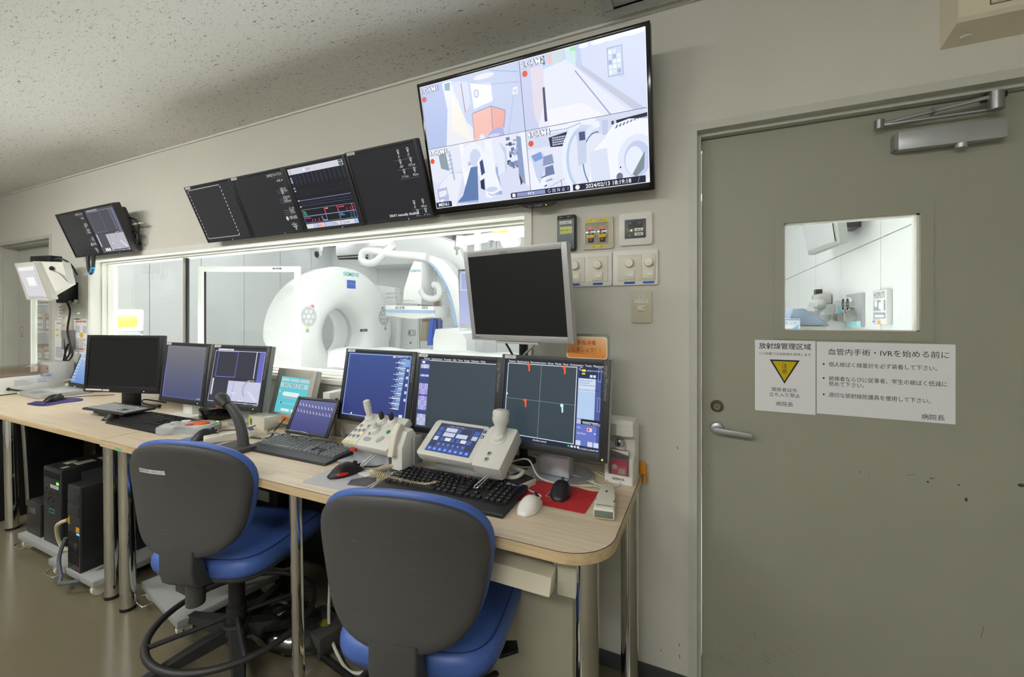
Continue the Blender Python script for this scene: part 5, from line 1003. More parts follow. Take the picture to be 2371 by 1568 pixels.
# oval device with coloured buttons
r = root('control_pad', 'grey oval control pad with an orange button on the desk', 'control pad', (-2.262, -.372, DT), R(28)); mat('pad_grey', '#a3aaad', .4)
pt = [(v.x, v.y) for v in smooth_path([(-.125, -.05, 0), (-.06, -.075, 0), (.0, -.06, 0), (.09, -.075, 0), (.13, -.03, 0), (.12, .04, 0), (.05, .075, 0), (-.06, .07, 0), (-.125, .03, 0)], 5, True)]
MB().prism(pt, 0, .032, 'z', .006).build('body', 'pad_grey', r); MB().prism([(x * .86, y * .84) for x, y in pt], .030, .036, 'z', .003).build('faceplate', 'light_grey', r)
MB().prism(ellpts(.055, -.01, .035, .02, 24), .035, .046, 'z', .004).build('orange_button', mat('btn_orange', '#e4631e', .4), r); MB().box(.0, .03, -.04, -.012, .035, .0395, .001).build('red_button', mat('btn_red', '#c8403a', .4), r)
for x, y, m in ((-.085, .02, 'light_grey'), (-.05, .045, 'white_plastic'), (-.09, -.02, 'light_grey')): MB().prism(ellpts(x, y, .022, .013, 16), .035, .041, 'z', .002).build('button', m, r)
MB().prism(rrect(-.03, .03, .02, .05, .004), .035, .039).build('window_strip', 'clear_plastic', r); a = Art(); a.ell(-.085, .02, .012, .006, '#d9d24a'); a.build('yellow_mark', 'print', Matrix.Translation((0, 0, .0412)), r); MB().box(.10, .108, .03, .036, .035, .038).build('status_light', 'led_green', r)
# beige handset
r = root('handset', 'long beige intercom handset lying beside the microphone', 'handset', (-1.94, -.385, DT), R(-24))
MB().prism([(-.03, -.095), (.03, -.095), (.026, -.03), (.018, 0), (.026, .05), (.03, .10), (-.03, .10), (-.026, .05), (-.018, 0), (-.026, -.03)], .002, .032, 'z', .007, 3).build('shell', 'cream_plastic', r); MB().prism(ellpts(0, -.06, .018, .022, 20), .031, .034).build('ear_cap', 'beige_plastic', r); MB().box(-.02, .02, .07, .09, .032, .036, .002).build('key_panel', mat('hs_blue', '#55607e', .4), r)
# barcode scanner
r = root('barcode_scanner', 'cream barcode scanner lying at the right end of the desk', 'scanner', (-.267, -.34, DT), R(8))
MB().prism([(-.028, -.095), (.028, -.095), (.03, -.045), (.019, -.015), (.02, .04), (.022, .075), (.012, .085), (-.012, .085), (-.022, .075), (-.02, .04), (-.019, -.015), (-.03, -.045)], .002, .034, 'z', .007, 3).build('shell', 'cream_plastic', r)
MB().box(-.025, .025, -.0965, -.09, .008, .027, .001).build('read_window', mat('scan_win', '#6f7a70', .15), r); MB().box(-.003, .003, .018, .024, .033, .0355).build('trigger_dot', 'black_plastic', r)
a = Art(); a.text(0, -.08, 'OPTICON', .0105, '#3f5a66', 'c', .02); a.build('lettering', 'print', Matrix.Translation((0, 0, .0346)), r)
MB().tube([(0, .085, .015), (-.01, .11, .006), (-.07, .13, .004), (-.10, .11, .004), (-.04, .09, .004), (.0, .13, .004), (-.03, .22, .004), (-.12, .27, .01)], .0028, 6).build('cable', 'cable_beige', r)
# hand sanitiser dispenser
r = root('sanitizer_dispenser', 'white hand sanitizer dispenser with pink bottle window at the desk corner', 'dispenser', (-.262, -.115, DT), R(-4)); dw, dd, dh = .048, .045, .21
f = MB(); f.prism([(-dd, 0), (dd, 0), (dd, dh - .02), (dd - .02, dh), (-dd + .012, dh), (-dd, dh - .012), (-dd, dh - .05), (-.002, dh - .06), (-.002, dh - .105), (-dd, dh - .125)], -dw, dw, 'x', .006, 3); f.build('body', 'white_plastic', r)
MB().box(-.034, .036, -dd - .0012, -dd + .002, .028, .115, .003).build('window', 'smoked_plastic', r)
a = Art(); a.rect(-.032, .03, .034, .112, '#6e686c'); a.poly([(-.022, .032), (.028, .032), (.028, .078), (-.022, .082)], '#c8606a'); a.rect(-.022, .06, .028, .08, '#b84a62'); a.rect(.0, .034, .022, .052, '#a9a89c'); a.ell(-.012, .055, .009, .009, '#c4b4b0'); a.text(.003, .086, '手指消毒剤', .0115, '#4a3d44', 'c'); a.poly([(-.032, .112), (.034, .112), (.034, .098)], '#e9e8e2'); a.build('bottle_label', 'print', FRONT(0, -dd - .0014, 0), r)
a = Art(); a.text(0, .012, 'SARAYA', .011, '#1a1a1a', 'c', .02); a.build('lettering', 'print', FRONT(0, -dd - .0004, 0), r)
n = MB().cyl((.0, -.024, dh - .115), (.0, -.024, dh - .09), .017).build('pump_collar', 'white_plastic', r); MB().lathe([(.016, 0), (.017, .012), (.013, .022), (0, .026)], (0, -.024, dh - .09)).build('pump_head', mat('pump_grey', '#a8abad', .2, metal=.6), r); MB().box(-.005, .005, -.045, -.03, dh - .085, dh - .075, .002).build('nozzle', 'black_plastic', n)
MB().box(-.044, -.006, -dd - .001, -.005, dh - .07, dh - .012, .003).build('side_shield', 'clear_plastic', r); MB().box(.0485, .049, -.01, -.008, .06, .085).build('side_slot', 'grey_plastic', r)
tag(MB().prism([(-.012, .0), (.012, .0), (.012, .03), (-.008, .045), (-.012, .04)], -.215, -.192, 'x', .004).prism([(-.02, -.03), (.01, -.03), (.01, .0), (-.02, .0)], -.2, -.19, 'x', .003).build('edge_clip', 'orange_rubber'), 'orange rubber clip on the back corner of the desk', 'clip').location = (0, -.03, DT + .001)
# stack of booklets / card boxes
r = root('card_box', 'small grey topped card box beside the touch console', 'box', (-.563, -.312, DT), R(-20)); MB().box(-.04, .04, -.045, .045, 0, .022, .001).build('body', 'white_plastic', r); MB().box(-.038, .038, -.043, .043, .022, .024, .0008).build('lid', 'dark_grey_plastic', r)
r = root('instruction_sheet', 'white instruction sheet with a blue bar tucked under the joystick console', 'paper', (-1.145, -.408, DT), R(-16)); MB().box(-.085, .095, -.04, .03, 0, .005, .001).build('sheet', 'white_plastic', r)
a = Art(); a.rect(-.045, -.03, .01, -.012, '#33356a'); a.rect(.015, -.03, .05, -.005, '#b8a8b4'); a.scribble(-.04, -.008, .0, .012, 2, '#8a8aa8'); a.build('print', 'print', Matrix.Translation((0, 0, .0052)), r)
r = root('label_strip', 'grey strip with two round blue safety stickers behind the nearest keyboard', 'label strip', (-1.0, -.40, DT), R(-8)); MB().box(-.085, .075, -.028, .02, 0, .008, .001).build('strip', 'satin_alu', r)
a = Art(); a.rect(0, -.02, .065, .0, '#dfe0e2'); a.ell(.016, -.01, .010, .008, '#203c94'); a.ell(.046, -.01, .010, .008, '#203c94'); a.text(.016, -.014, '!', .011, '#ffffff', 'c'); a.build('sticker', 'print', Matrix.Translation((0, 0, .0083)), r)
# boxes behind
r = root('adapter_box', 'black glossy box between the two grey desk monitors', 'box', (-2.385, -.185, DT), R(-8)); MB().box(-.052, .052, -.06, .06, 0, .062, .004).build('body', 'black_gloss', r); MB().box(-.05, .05, -.058, .058, .062, .067, .002).build('lid', 'dark_grey_plastic', r)
MB().box(-.02, .01, -.061, -.058, .01, .03).build('socket', 'black_plastic', r)
r = root('signal_box', 'low white box with yellow and green dots behind the microphone', 'box', (-2.02, -.165, DT), R(-6)); MB().box(-.055, .085, -.05, .07, 0, .062, .003).build('body', 'cream_plastic', r)
a = Art(); a.ell(-.045, .036, .011, .02, '#e0cf30'); a.ell(-.03, .03, .009, .018, '#1c7a5a'); a.build('dots', 'print', FRONT(0, -.0504, 0), r)
r = root('device_tower', 'white upright box with grey lettering behind the tablet', 'box', (-1.60, -.10, DT), R(0)); MB().box(-.022, .022, -.06, .05, 0, .20, .003).build('body', 'white_plastic', r); a = Art(); a.text(0, 0, 'FRICO', .018, '#a6a6a0', 'c', rot=-90); a.build('lettering', 'print', FRONT(0, -.0604, .12), r)
r = root('network_hub', 'cream flat device with vents behind the tablet', 'box', (-1.50, -.085, DT), R(0)); MB().box(-.07, .075, -.05, .05, 0, .16, .004).build('body', 'cream_plastic', r)
for k in range(3): MB().box(-.06, .06, -.0515, -.049, .10 + .014 * k, .105 + .014 * k).build('vent_slot', 'dark_grey_plastic', r)
# laptop
r = root('laptop', 'silver laptop with a blue screen at the left end of the desk', 'laptop', (-4.20, -.205, DT), R(-2)); MB().prism(rrect(-.19, -.13, .19, .13, .012), .002, .024, 'z', .004).build('base', 'silver_plastic', r)
MB().box(-.17, .17, -.03, .10, .0236, .0256, .001).build('key_deck', 'light_grey', r); MB().box(-.05, .05, -.115, -.05, .0236, .0248, .001).build('touchpad', 'grey_plastic', r); MB().box(-.18, -.17, -.131, -.129, .010, .014).box(-.165, -.155, -.131, -.129, .010, .014).build('status_light', 'led_green', r)
H2 = Matrix.Translation((0, .125, .026)) @ Matrix.Rotation(R(-18), 4, 'X'); MB(H2).prism(rrect(-.19, 0, .19, .255, .01), 0, .009, 'y', .003).build('lid', 'dark_grey_plastic', r)
a = Art(); a.grad(0, 0, .345, .215, '#5b88cc', '#a9bcdc', 18); [a.rect(.012 + .022 * (k % 2), .012 + .0235 * (k // 2), .024 + .022 * (k % 2), .022 + .0235 * (k // 2), '#dfe6f2') for k in range(17)]; a.build('screen', 'screen', H2 @ FRONT(-.172, -.0006, .028), r)
a = Art(); a.rect(-.16, .245, -.08, .253, '#d8d6c8'); a.rect(-.075, .245, .06, .253, '#e0c66a'); a.build('sticker', 'print', H2 @ FRONT(0, -.0006, 0), r)
# white device with smoked lid
r = root('lidded_device', 'white bench device with a brownish transparent lid and black knobs at the far left', 'device', (-4.43, -.33, DT), R(90)); 
MB().box(-.20, .21, -.003, .24, .006, .125, .004).build('body', 'white_plastic', r); MB().box(-.205, .205, .0, .235, .125, .185, .006).build('lid', 'smoked_plastic', r)
MB().box(-.2, .2, -.004, .0, .122, .128, .001).build('lid_hinge', 'brushed_steel', r)
for x in (-.13, .15): MB().box(x - .025, x + .03, -.016, .0, .112, .126, .003).build('latch', 'chrome', r)
for x in (-.17, -.10, -.03): MB().lathe([(0, .014), (.010, .012), (.011, 0)], (x, -.003, .04), (0, -1, 0)).build('knob', 'black_plastic', r)
a = Art(); a.rect(-.005, .055, .10, .10, '#dfe0de'); a.scribble(0, .058, .095, .095, 4, '#a0a4b4'); a.rect(.11, .06, .19, .10, '#dfe0de'); a.scribble(.113, .064, .186, .096, 3, '#8a90b0'); a.build('label', 'print', FRONT(0, -.0034, 0), r)
MB().tube([(-.03, -.017, .04), (.03, -.05, .02), (.07, -.06, .01), (.2, -.05, .008)], .006, 8).build('cable', 'cable_black', r)
r = root('speaker_box', 'light grey upright box at the back left corner of the desk', 'box', (-4.50, -.09, DT), R(0)); MB().box(-.075, .075, -.07, .07, 0, .205, .006).build('body', 'light_grey', r)
for z in (.06, .11, .16): MB().lathe([(0, .002), (.006, .002), (.007, 0)], (.05, -.07, z), (0, -1, 0)).build('screw', 'grey_plastic', r)
r = root('remote_handset', 'cream remote handset with a grey oval key lying by the laptop', 'remote', (-4.33, -.045, DT), R(4)); MB().box(-.10, .10, -.025, .025, 0, .04, .010).build('body', 'cream_plastic', r); MB().prism(ellpts(0, .02, .025, .01, 18), -.0268, -.02, 'y').build('oval_key', 'button_grey', r)
MB().tube([(-.10, 0, .02), (-.14, -.02, .03), (-.12, -.03, .05), (0, -.02, .075), (.07, -.02, .05), (.05, -.05, .012), (-.10, -.08, .006), (-.20, -.12, .006), (-.23, -.16, .004)], .005, 8).build('cable', 'cable_beige', r)
# loose cables
def cable(label, pts, rad, m, z0=DT):
    tag(MB().tube([(x, y, z0 + z) for x, y, z in pts], rad, 7).build('cable', m), label, 'cable', 'loose cables')
cable('black cable with ferrite beside the large black monitor stand', [(-3.02, -.10, .02), (-3.04, -.20, .055), (-2.98, -.24, .05), (-2.93, -.23, .04), (-2.88, -.2, .02)], .004, 'cable_black')
cable('black cable looping below the blank bluish monitor', [(-2.80, -.06, .1), (-2.79, -.10, .05), (-2.70, -.16, .02), (-2.60, -.19, .008), (-2.52, -.12, .006)], .006, 'cable_black')
cable('grey cable curling on the desk in front of the injector display', [(-1.88, -.10, .02), (-1.93, -.19, .004), (-1.88, -.25, .004), (-1.80, -.27, .02), (-1.72, -.27, .004), (-1.76, -.32, .004), (-1.9, -.31, .004)], .0035, 'cable_grey')
cable('thin black cable beside the tablet stand', [(-1.86, -.17, .06), (-1.87, -.22, .01), (-1.80, -.30, .004), (-1.87, -.33, .004), (-1.93, -.30, .004), (-1.99, -.25, .02)], .003, 'cable_black')
cable('white cable curling around the base of the four-part monitor', [(-.64, -.20, .03), (-.56, -.23, .06), (-.50, -.27, .02), (-.40, -.25, .006), (-.33, -.21, .004), (-.40, -.14, .006), (-.50, -.10, .01)], .003, 'cable_white')
cable('thick beige cable end behind the touch console', [(-.72, -.30, .06), (-.64, -.325, .03), (-.57, -.325, .03), (-.555, -.29, .04), (-.61, -.26, .03)], .007, 'cable_white')
cable('black cable running along behind the nearest keyboard', [(-.86, -.30, .02), (-.80, -.325, .012), (-.70, -.335, .03), (-.60, -.345, .02), (-.55, -.345, .004)], .0032, 'cable_black')
cable('black video plug and cable beside the blue-screen monitor', [(-1.66, -.09, .17), (-1.58, -.12, .165), (-1.53, -.15, .16), (-1.50, -.14, .16)], .006, 'cable_black')
cable('blue cable beside the tablet', [(-1.47, -.16, .02), (-1.43, -.22, .004), (-1.38, -.25, .003), (-1.34, -.24, .003)], .0045, 'cable_blue')

# ================================================================ CHAIRS
def chair(label, x, y, rz, sticker=None, seed=0):
    r = root('office_chair', label, 'chair', (x, y, 0), R(rz), 'blue office chairs with grey back shells')
    HALF = [(0, .893), (.06, .889), (.12, .876), (.17, .853), (.204, .82), (.221, .78), (.223, .73), (.215, .675), (.203, .62), (.184, .572), (.150, .536), (.10, .516), (.05, .508), (0, .506)]
    half = [(p.x, p.y) for p in smooth_path([(x_, z_, 0) for x_, z_ in HALF], 2)]; OUT = half + [(-x_, z_) for x_, z_ in half[-2:0:-1]]; ZC = .70
    def sy(x_, z_): return -.262 + .048 * (abs(x_) / .21) ** 2 - .48 * max(0, z_ - .60) ** 2 - .5 * max(0, .60 - z_) ** 2
    def pad(off0, off1, g, dz, rim, puff):
        rings = []
        for s_, o in [(q / 10, off0) for q in range(9)] + [(.88, off0), (.96, off0 + rim * .15), (1.0, off0 + rim)]: rings.append([(x_ * s_ * g, sy(x_ * s_ * g, ZC + (z_ - ZC) * s_ * g) + o, ZC + (z_ - ZC) * s_ * g + dz) for x_, z_ in OUT])
        for s_ in (1.0, .96, .88, .8, .7, .6, .5, .4, .3, .2, .1, 0.0): rings.append([(x_ * s_ * g, sy(x_ * s_ * g, ZC + (z_ - ZC) * s_ * g) + off1 + puff * (1 - s_ ** 4) - (rim if s_ == 1 else 0) * .5, ZC + (z_ - ZC) * s_ * g + dz) for x_, z_ in OUT])
        return MB().loft(rings, cap=False)
    pad(0, .024, 1.0, 0, .008, 0).build('back_shell', 'chair_shell', r, angle=50)
    pad(.018, .044, 1.025, .005, .010, .02).build('back_cushion', 'blue_vinyl', r, angle=50)
    # neck that joins back and seat
    pr = [(-.268, .535), (-.268, .46), (-.258, .425), (-.235, .402), (-.19, .388), (-.10, .372), (-.02, .36), (-.02, .375), (-.12, .398), (-.19, .415), (-.22, .44), (-.226, .535)]
    MB().prism(pr, -.062, .062, 'x', .014, 4).build('back_bracket', 'chair_shell', r)
    # seat
    out = []; n = 44
    for k in range(n):
        t = 2 * math.pi * k / n; cx, sn = math.cos(t), math.sin(t); e = .42
        px = .238 * math.copysign(abs(cx) ** e, cx); py = .235 * math.copysign(abs(sn) ** e, sn) + .035; px *= 1 + .06 * (py - .035) / .235; out.append((px, py))
    def sr(s, z, sag=0): return [(x_ * s, (y_ - .035) * s + .035, z - sag * max(0, (y_ - .1)) ** 2 * 2) for x_, y_ in out]
    MB().loft([sr(.93, .400), sr(.985, .408), sr(1.0, .425), sr(.995, .443, .3), sr(.96, .460, .4), sr(.86, .470, .4), sr(.5, .466, .2)]).build('seat_cushion', 'blue_vinyl', r, angle=50)
    MB().loft([sr(.55, .362), sr(.85, .372), sr(.95, .392), sr(.955, .402)]).build('seat_pan', 'chair_shell', r, angle=50)
    MB().tube([(x_ * .93, (y_ - .035) * .93 + .035, .4665 - .8 * max(0, (y_ - .1)) ** 2) for x_, y_ in out], .0018, 5, True, k=1).build('seat_seam', mat('seam_blue', '#1f3266', .5), r)
    # mechanism, column, foot ring, base
    MB().box(-.06, .06, -.08, .10, .325, .366, .008).build('mechanism', 'chair_black', r)
    MB().prism([(.05, .02), (.20, .03), (.245, .045), (.255, .01), (.21, -.02), (.05, .0)], .335, .347, 'z', .003).build('lever', 'black_plastic', r)
    MB().cyl((-.035, -.15, .285), (-.03, -.155, .392), .030).build('recline_knob', 'chair_shell', r)
    MB().cyl((0, 0, .10), (0, 0, .34), .028).build('gas_column', 'chair_black', r); MB().cyl((0, 0, .125), (0, 0, .185), .034).build('ring_collar', 'chair_black', r)
    fr = MB(); N = 48; rr = .272
    fr.loft([[((rr + .013 * math.cos(q)) * math.cos(2 * math.pi * k / N), (rr + .013 * math.cos(q)) * math.sin(2 * math.pi * k / N), .14 + .011 * math.sin(q)) for q in [2 * math.pi * j / 10 for j in range(10)]] for k in range(N)], closed=True); ring = fr.build('foot_ring', 'chair_black', r, angle=60)
    for k in range(4): t = R(45 + 90 * k); MB().tube([(.03 * math.cos(t), .03 * math.sin(t), .145), (rr * math.cos(t), rr * math.sin(t), .14)], .009, 8, k=1).build('ring_spoke', 'chair_black', r)
    MB().lathe([(.0, .126), (.045, .12), (.055, .10), (.05, .075), (.03, .068), (0, .067)]).build('hub', 'chair_black', r)
    for k in range(5):
        t = R(72 * k + 20 + seed); d = Vector((math.cos(t), math.sin(t), 0)); p = Vector((-d.y, d.x, 0)); rings = []
        for s, hw, zt, zb in ((.03, .030, .115, .072), (.12, .027, .105, .068), (.22, .022, .09, .062), (.30, .019, .08, .058), (.325, .014, .074, .058)):
            c = d * s; rings.append([tuple(c + p * hw + Vector((0, 0, zb))), tuple(c - p * hw + Vector((0, 0, zb))), tuple(c - p * hw * .75 + Vector((0, 0, zt))), tuple(c + p * hw * .75 + Vector((0, 0, zt)))])
        lg = MB().loft(rings).build('base_leg', 'chair_black', r)
        cs = d * .30; m = MB()
        for q in (-.014, .014): m.cyl(tuple(cs + p * (q - .008) + Vector((0, 0, .0275))), tuple(cs + p * (q + .008) + Vector((0, 0, .0275))), .0275, n=16)
        m.build('caster', 'black_plastic', lg)
    if sticker:
        a = Art()
        for k in range(23): a.rect(.005 * k, 0, .005 * k + .005, .014, '#d4d5d6'); a.z = 0
        a.z = 5e-4; a.text(.0575, .0035, sticker, .0105, '#55565a', 'c'); ob = a.build('name_label', 'print', Matrix.Identity(4), r)
        ob.data.vertices.foreach_set('co', [q for v in ob.data.vertices for q in (-.135 + v.co.x, sy(-.135 + v.co.x, .79 + v.co.y) - .0025 - v.co.z, .79 + v.co.y)])
    a = Art(); rnd = random.Random(seed)
    for k in range(26):
        x_ = rnd.uniform(-.15, .15); z = rnd.uniform(.58, .84); l = rnd.uniform(.008, .03); a.line([(x_, z), (x_ + l, z + rnd.uniform(-.004, .004))], .0005, '#77777a')
    ob = a.build('scratch', 'print', Matrix.Identity(4), r); ob.data.vertices.foreach_set('co', [q for v in ob.data.vertices for q in (v.co.x, sy(v.co.x, v.co.y) - .001, v.co.y)])
    return r
chair('blue office chair with a white name sticker on its grey back, left of the two', -1.666, -.530, 18, '血管内手術・IVRセンター', 3)
chair('blue office chair with an unlabelled scratched grey back, right and nearest of the two', -.737, -.540, 14, None, 31)

# ================================================================ UNDER THE DESKS
r = root('metal_cabinet', 'beige metal cabinet under the right end of the desk', 'cabinet', (-.82, -.19, 0)); MB().box(-.455, .455, -.16, .16, .086, .70, .004).build('body', 'beige_metal', r)
MB().lathe([(0, .004), (.008, .004), (.010, 0)], (-.42, -.16, .12), (0, -1, 0)).build('screw', 'satin_alu', r)
for x in (-.4, .4): MB().box(x - .03, x + .03, -.13, .13, 0, .087).build('foot', 'dark_grey_plastic', r)
r = root('keyboard_tray', 'beige pull-out keyboard tray under the right end of the desk', 'keyboard tray', (-.60, -.50, 0))
MB().prism([(-.10, .615), (-.085, .655), (-.03, .668), (.15, .668), (.15, .655), (-.02, .65), (-.06, .612)], -.27, .25, 'x', .004).build('tray', 'beige_plastic', r); MB().box(.255, .31, -.06, .15, .60, .72, .004).build('side_bracket', 'beige_metal', r); MB().box(.24, .255, -.05, .14, .655, .718, .002).build('slide_rail', 'brushed_steel', r)
MB().box(-.27, .2, -.02, .13, .668, .685, .003).build('stored_keyboard', 'grey_plastic', r)
def dolly(label, x, y, rz, w, d, zt=.085, handle=True):
    r = root('wheeled_base', label, 'dolly', (x, y, 0), R(rz), 'wheeled computer bases under the desks'); MB().box(-w / 2, w / 2, -d / 2, d / 2, zt - .03, zt, .002).build('platform', 'platform_grey', r)
    for sx in (-1, 1):
        for sy in (-1, 1):
            cx, cy = sx * (w / 2 - .04), sy * (d / 2 - .035); o = MB().cyl((cx - .012, cy, .027), (cx + .012, cy, .027), .027, n=20).build('wheel', 'cream_plastic', r); MB().box(cx - .018, cx + .018, cy - .012, cy + .02, .03, zt - .029, .003).build('wheel_fork', 'cream_plastic', o)
    if handle: MB().tube([(-w / 2 + .07, -d / 2, zt - .03), (-w / 2 + .07, -d / 2 - .035, zt - .035), (-w / 2 + .16, -d / 2 - .035, zt - .035), (-w / 2 + .16, -d / 2, zt - .03)], .004, 8, k=2).build('pull_handle', 'chrome', r)
    return r
dolly('grey wheeled base carrying the tall server and small black box', -3.27, -.33, 0, .48, .50); dolly('grey wheeled base carrying the strapped tower computer', -2.78, -.36, 0, .45, .52); dolly('grey wheeled base behind the left chair carrying a plain black computer', -2.10, -.37, -10.5, .45, .40)
def tower(name, label, x0, x1, y0, y1, z0, z1, fn=None, cat='computer'):
    r = root(name, label, cat, ((x0 + x1) / 2, y0, z0)); w = (x1 - x0) / 2; MB().box(-w, w, .012, y1 - y0, 0, z1 - z0, .004).build('case', 'black_plastic', r); MB().box(-w, w, 0, .013, 0, z1 - z0, .003).build('front_panel', 'dark_grey_plastic', r)
    if fn: fn(r, w, z1 - z0, y1 - y0)
    return r
def server(r, w, h, d):
    a = Art(); a.frame(-.04, .165, .035, .19, .006, '#2fb0a0') if False else a.frame(-.035, .165, .03, .188, .004, '#2fae9e'); a.rect(-.02, .30, .075, .318, '#c8ccce'); a.scribble(-.01, .303, .07, .314, 1, '#8a8c90', 1)
    for k in range(70): x = random.uniform(-.095, .08); y = random.uniform(.20, .29); a.rect(x, y, x + .007, y + .007, '#1a1a1c'); a.z -= a.eps
    a.build('front_print', 'print', FRONT(0, -.0004, 0), r); MB().box(.05, .075, -.001, .002, .325, .337).build('status_light', 'led_green', r)
    for k in range(9): MB().box(-w + .012, w - .012, -.002, .002, .352 + .004 * k, .3535 + .004 * k).build('vent_slot', 'black_plastic', r)
    a = Art()
    for x, y, ww, dd, c in ((-.06, .06, .05, .05, '#8a8a80'), (.0, .08, .06, .08, '#9a9a90'), (.005, .18, .06, .08, '#9a9a90'), (.01, .28, .055, .06, '#3f6a80'), (.03, .02, .03, .03, '#8a8a80')): a.rect(x, y, x + ww, y + dd, c)
    a.build('top_label', 'print', FLAT(0, 0, h + .0005), r); a = Art(); a.rect(.08, h - .10, .25, h - .03, '#3c4046'); a.build('side_label', 'print', frame_mx((w + .0005, 0, 0), (0, 1, 0), (0, 0, 1)), r)
tower('server_tower', 'tall black server with a green outlined badge under the left desk', -3.28, -3.075, -.55, -.08, .085, .49, server)
tower('battery_unit', 'small black box with a yellow sheet on top beside the tall server', -3.49, -3.32, -.55, -.18, .085, .265, lambda r, w, h, d: (Art().rect(-.04, .12, .07, .26, '#b9b838').build('yellow_sheet', 'print', FLAT(0, 0, h + .0005), r), MB().box(-.05, .03, -.002, .001, .12, .15, .001).build('window', 'brushed_steel', r)), 'battery unit')
def fjt(r, w, h, d):
    a = Art(); a.rect(-.05, .29, .04, .305, '#cfd2d4'); a.rect(-.056, .215, -.04, .25, '#c8962a'); a.rect(.02, .19, .055, .215, '#c8962a'); a.ell(.01, .115, .008, .012, '#c8c8c8'); a.ell(.01, .115, .005, .008, '#1a1a1c'); a.ell(.02, .125, .008, .012, '#c8c8c8'); a.ell(.02, .125, .005, .008, '#1a1a1c'); a.rect(.035, .015, .05, .03, '#3a5a90'); a.poly([(.053, .0), (.058, .0), (.058, .08), (.054, .08)], '#b02a2a'); a.build('front_print', 'print', FRONT(0, -.0004, 0), r)
    for z in (.325, .265): MB().box(-w + .006, w - .006, -.003, .002, z, z + .05, .001).build('drive_bay', 'dark_grey_plastic', r)
    for k in range(22): MB().box(-w + .008, w - .012, -.002, .002, .03 + .007 * k, .033 + .007 * k).build('vent_slot', 'black_plastic', r)
    MB().box(.03, .055, -.002, .001, .178, .186).build('status_light', 'led_blue', r)
    s = MB(); e = .004
    s.sheet([[(w + e, .14, z), (w + e, .175, z)] for z in (h + e, .2, .03, -.01)]); s.sheet([[(x, .14, h + e), (x, .175, h + e)] for x in (w + e, -w - e)])
    s.tube([(-w - .02, .0, .14), (-w - .03, -.02, .05), (-w + .02, -.03, -.02), (w * .2, -.045, -.03), (w + .03, .03, -.015), (w + .04, .16, .06)], .008, 6); s.build('strap', 'strap_grey', r)
tower('tower_computer', 'black tower computer with yellow stickers held by a grey strap', -2.815, -2.69, -.615, -.16, .085, .49, fjt)
tower('mini_computer', 'plain black computer on the wheeled base behind the left chair', -2.14, -2.02, -.50, -.22, .085, .38, lambda r, w, h, d: (Art().rect(.035, .015, .05, .035, '#9ab4cc').build('front_print', 'print', FRONT(0, -.0004, 0), r), None))
tag(MB().box(-4.60, -4.06, -.52, -.10, 0, .66, .003).build('black_cabinet', 'black_plastic'), 'plain black cabinet under the far left end of the left desk', 'cabinet')
# network gear with little lights
r = root('network_rack', 'black network unit with green lights behind the chrome desk legs', 'network unit', (-2.22, -.13, 0)); MB().box(-.16, .30, -.04, .05, .30, .62, .004).build('case', 'black_plastic', r)
for x, z in ((-.13, .60), (-.10, .57), (-.02, .585), (.08, .58), (-.14, .42), (.1, .36), (.16, .5), (.22, .57)): MB().box(x - .004, x + .004, -.042, -.038, z - .003, z + .003).build('status_light', 'led_green', r)
for k in range(3): MB().tube([(-.1 + .1 * k, -.04, .5), (-.08 + .1 * k, -.10, .45), (-.12 + .12 * k, -.12, .34), (-.2 + .14 * k, -.08, .2)], .005, 6).build('cable', ('cable_beige', 'cable_grey', 'cable_black')[k], r)
MB().box(.02, .25, -.05, -.04, .38, .43, .001).build('patch_panel', 'grey_plastic', r); MB().tube([(.12, -.05, .41), (.16, -.09, .38), (.25, -.08, .35)], .006, 6).build('cable', 'cable_blue', r)
MB().box(-.12, -.06, -.03, .0, 0, .301).box(.2, .26, -.03, .0, 0, .301).build('support_leg', 'black_plastic', r)
# cables, power blocks, plastic bag on the floor
def fcable(label, pts, rad, m): tag(MB().tube(pts, rad, 7).build('cable', m), label, 'cable', 'cables on the floor under the desk')
fcable('beige hose lying on the floor behind the nearest chair', [(-1.22, -.33, .02), (-1.10, -.40, .014), (-1.02, -.48, .014), (-.98, -.60, .014), (-.9, -.75, .014)], .013, 'cable_beige')
fcable('white cable curling on the floor beside the beige cabinet', [(-1.42, -.30, .25), (-1.36, -.36, .08), (-1.27, -.40, .02), (-1.17, -.43, .012), (-1.12, -.38, .012), (-1.20, -.34, .06), (-1.30, -.33, .1)], .006, 'cable_white')
fcable('grey cable hanging down the wall behind the left chair', [(-1.55, -.03, .70), (-1.53, -.04, .5), (-1.48, -.06, .35), (-1.42, -.12, .22), (-1.35, -.2, .1), (-1.3, -.25, .02)], .010, 'cable_grey')
fcable('thin grey cable hanging left of the beige cabinet', [(-1.29, -.20, .70), (-1.34, -.25, .52), (-1.33, -.30, .38), (-1.29, -.33, .28), (-1.28, -.36, .2)], .006, 'cable_grey')
fcable('black cables bundled on the floor under the desk', [(-1.75, -.20, .02), (-1.60, -.28, .02), (-1.45, -.22, .02), (-1.32, -.30, .02), (-1.40, -.40, .015), (-1.15, -.45, .012)], .011, 'cable_black')
fcable('beige cable between the strapped tower and the tall server', [(-2.86, -.60, .30), (-2.94, -.61, .26), (-2.98, -.59, .17), (-2.95, -.57, .12), (-2.9, -.5, .14)], .009, 'cable_beige')
fcable('pair of beige cables behind the strapped tower', [(-2.66, -.22, .40), (-2.60, -.30, .45), (-2.56, -.32, .40), (-2.58, -.25, .30), (-2.62, -.2, .25)], .009, 'cable_beige')
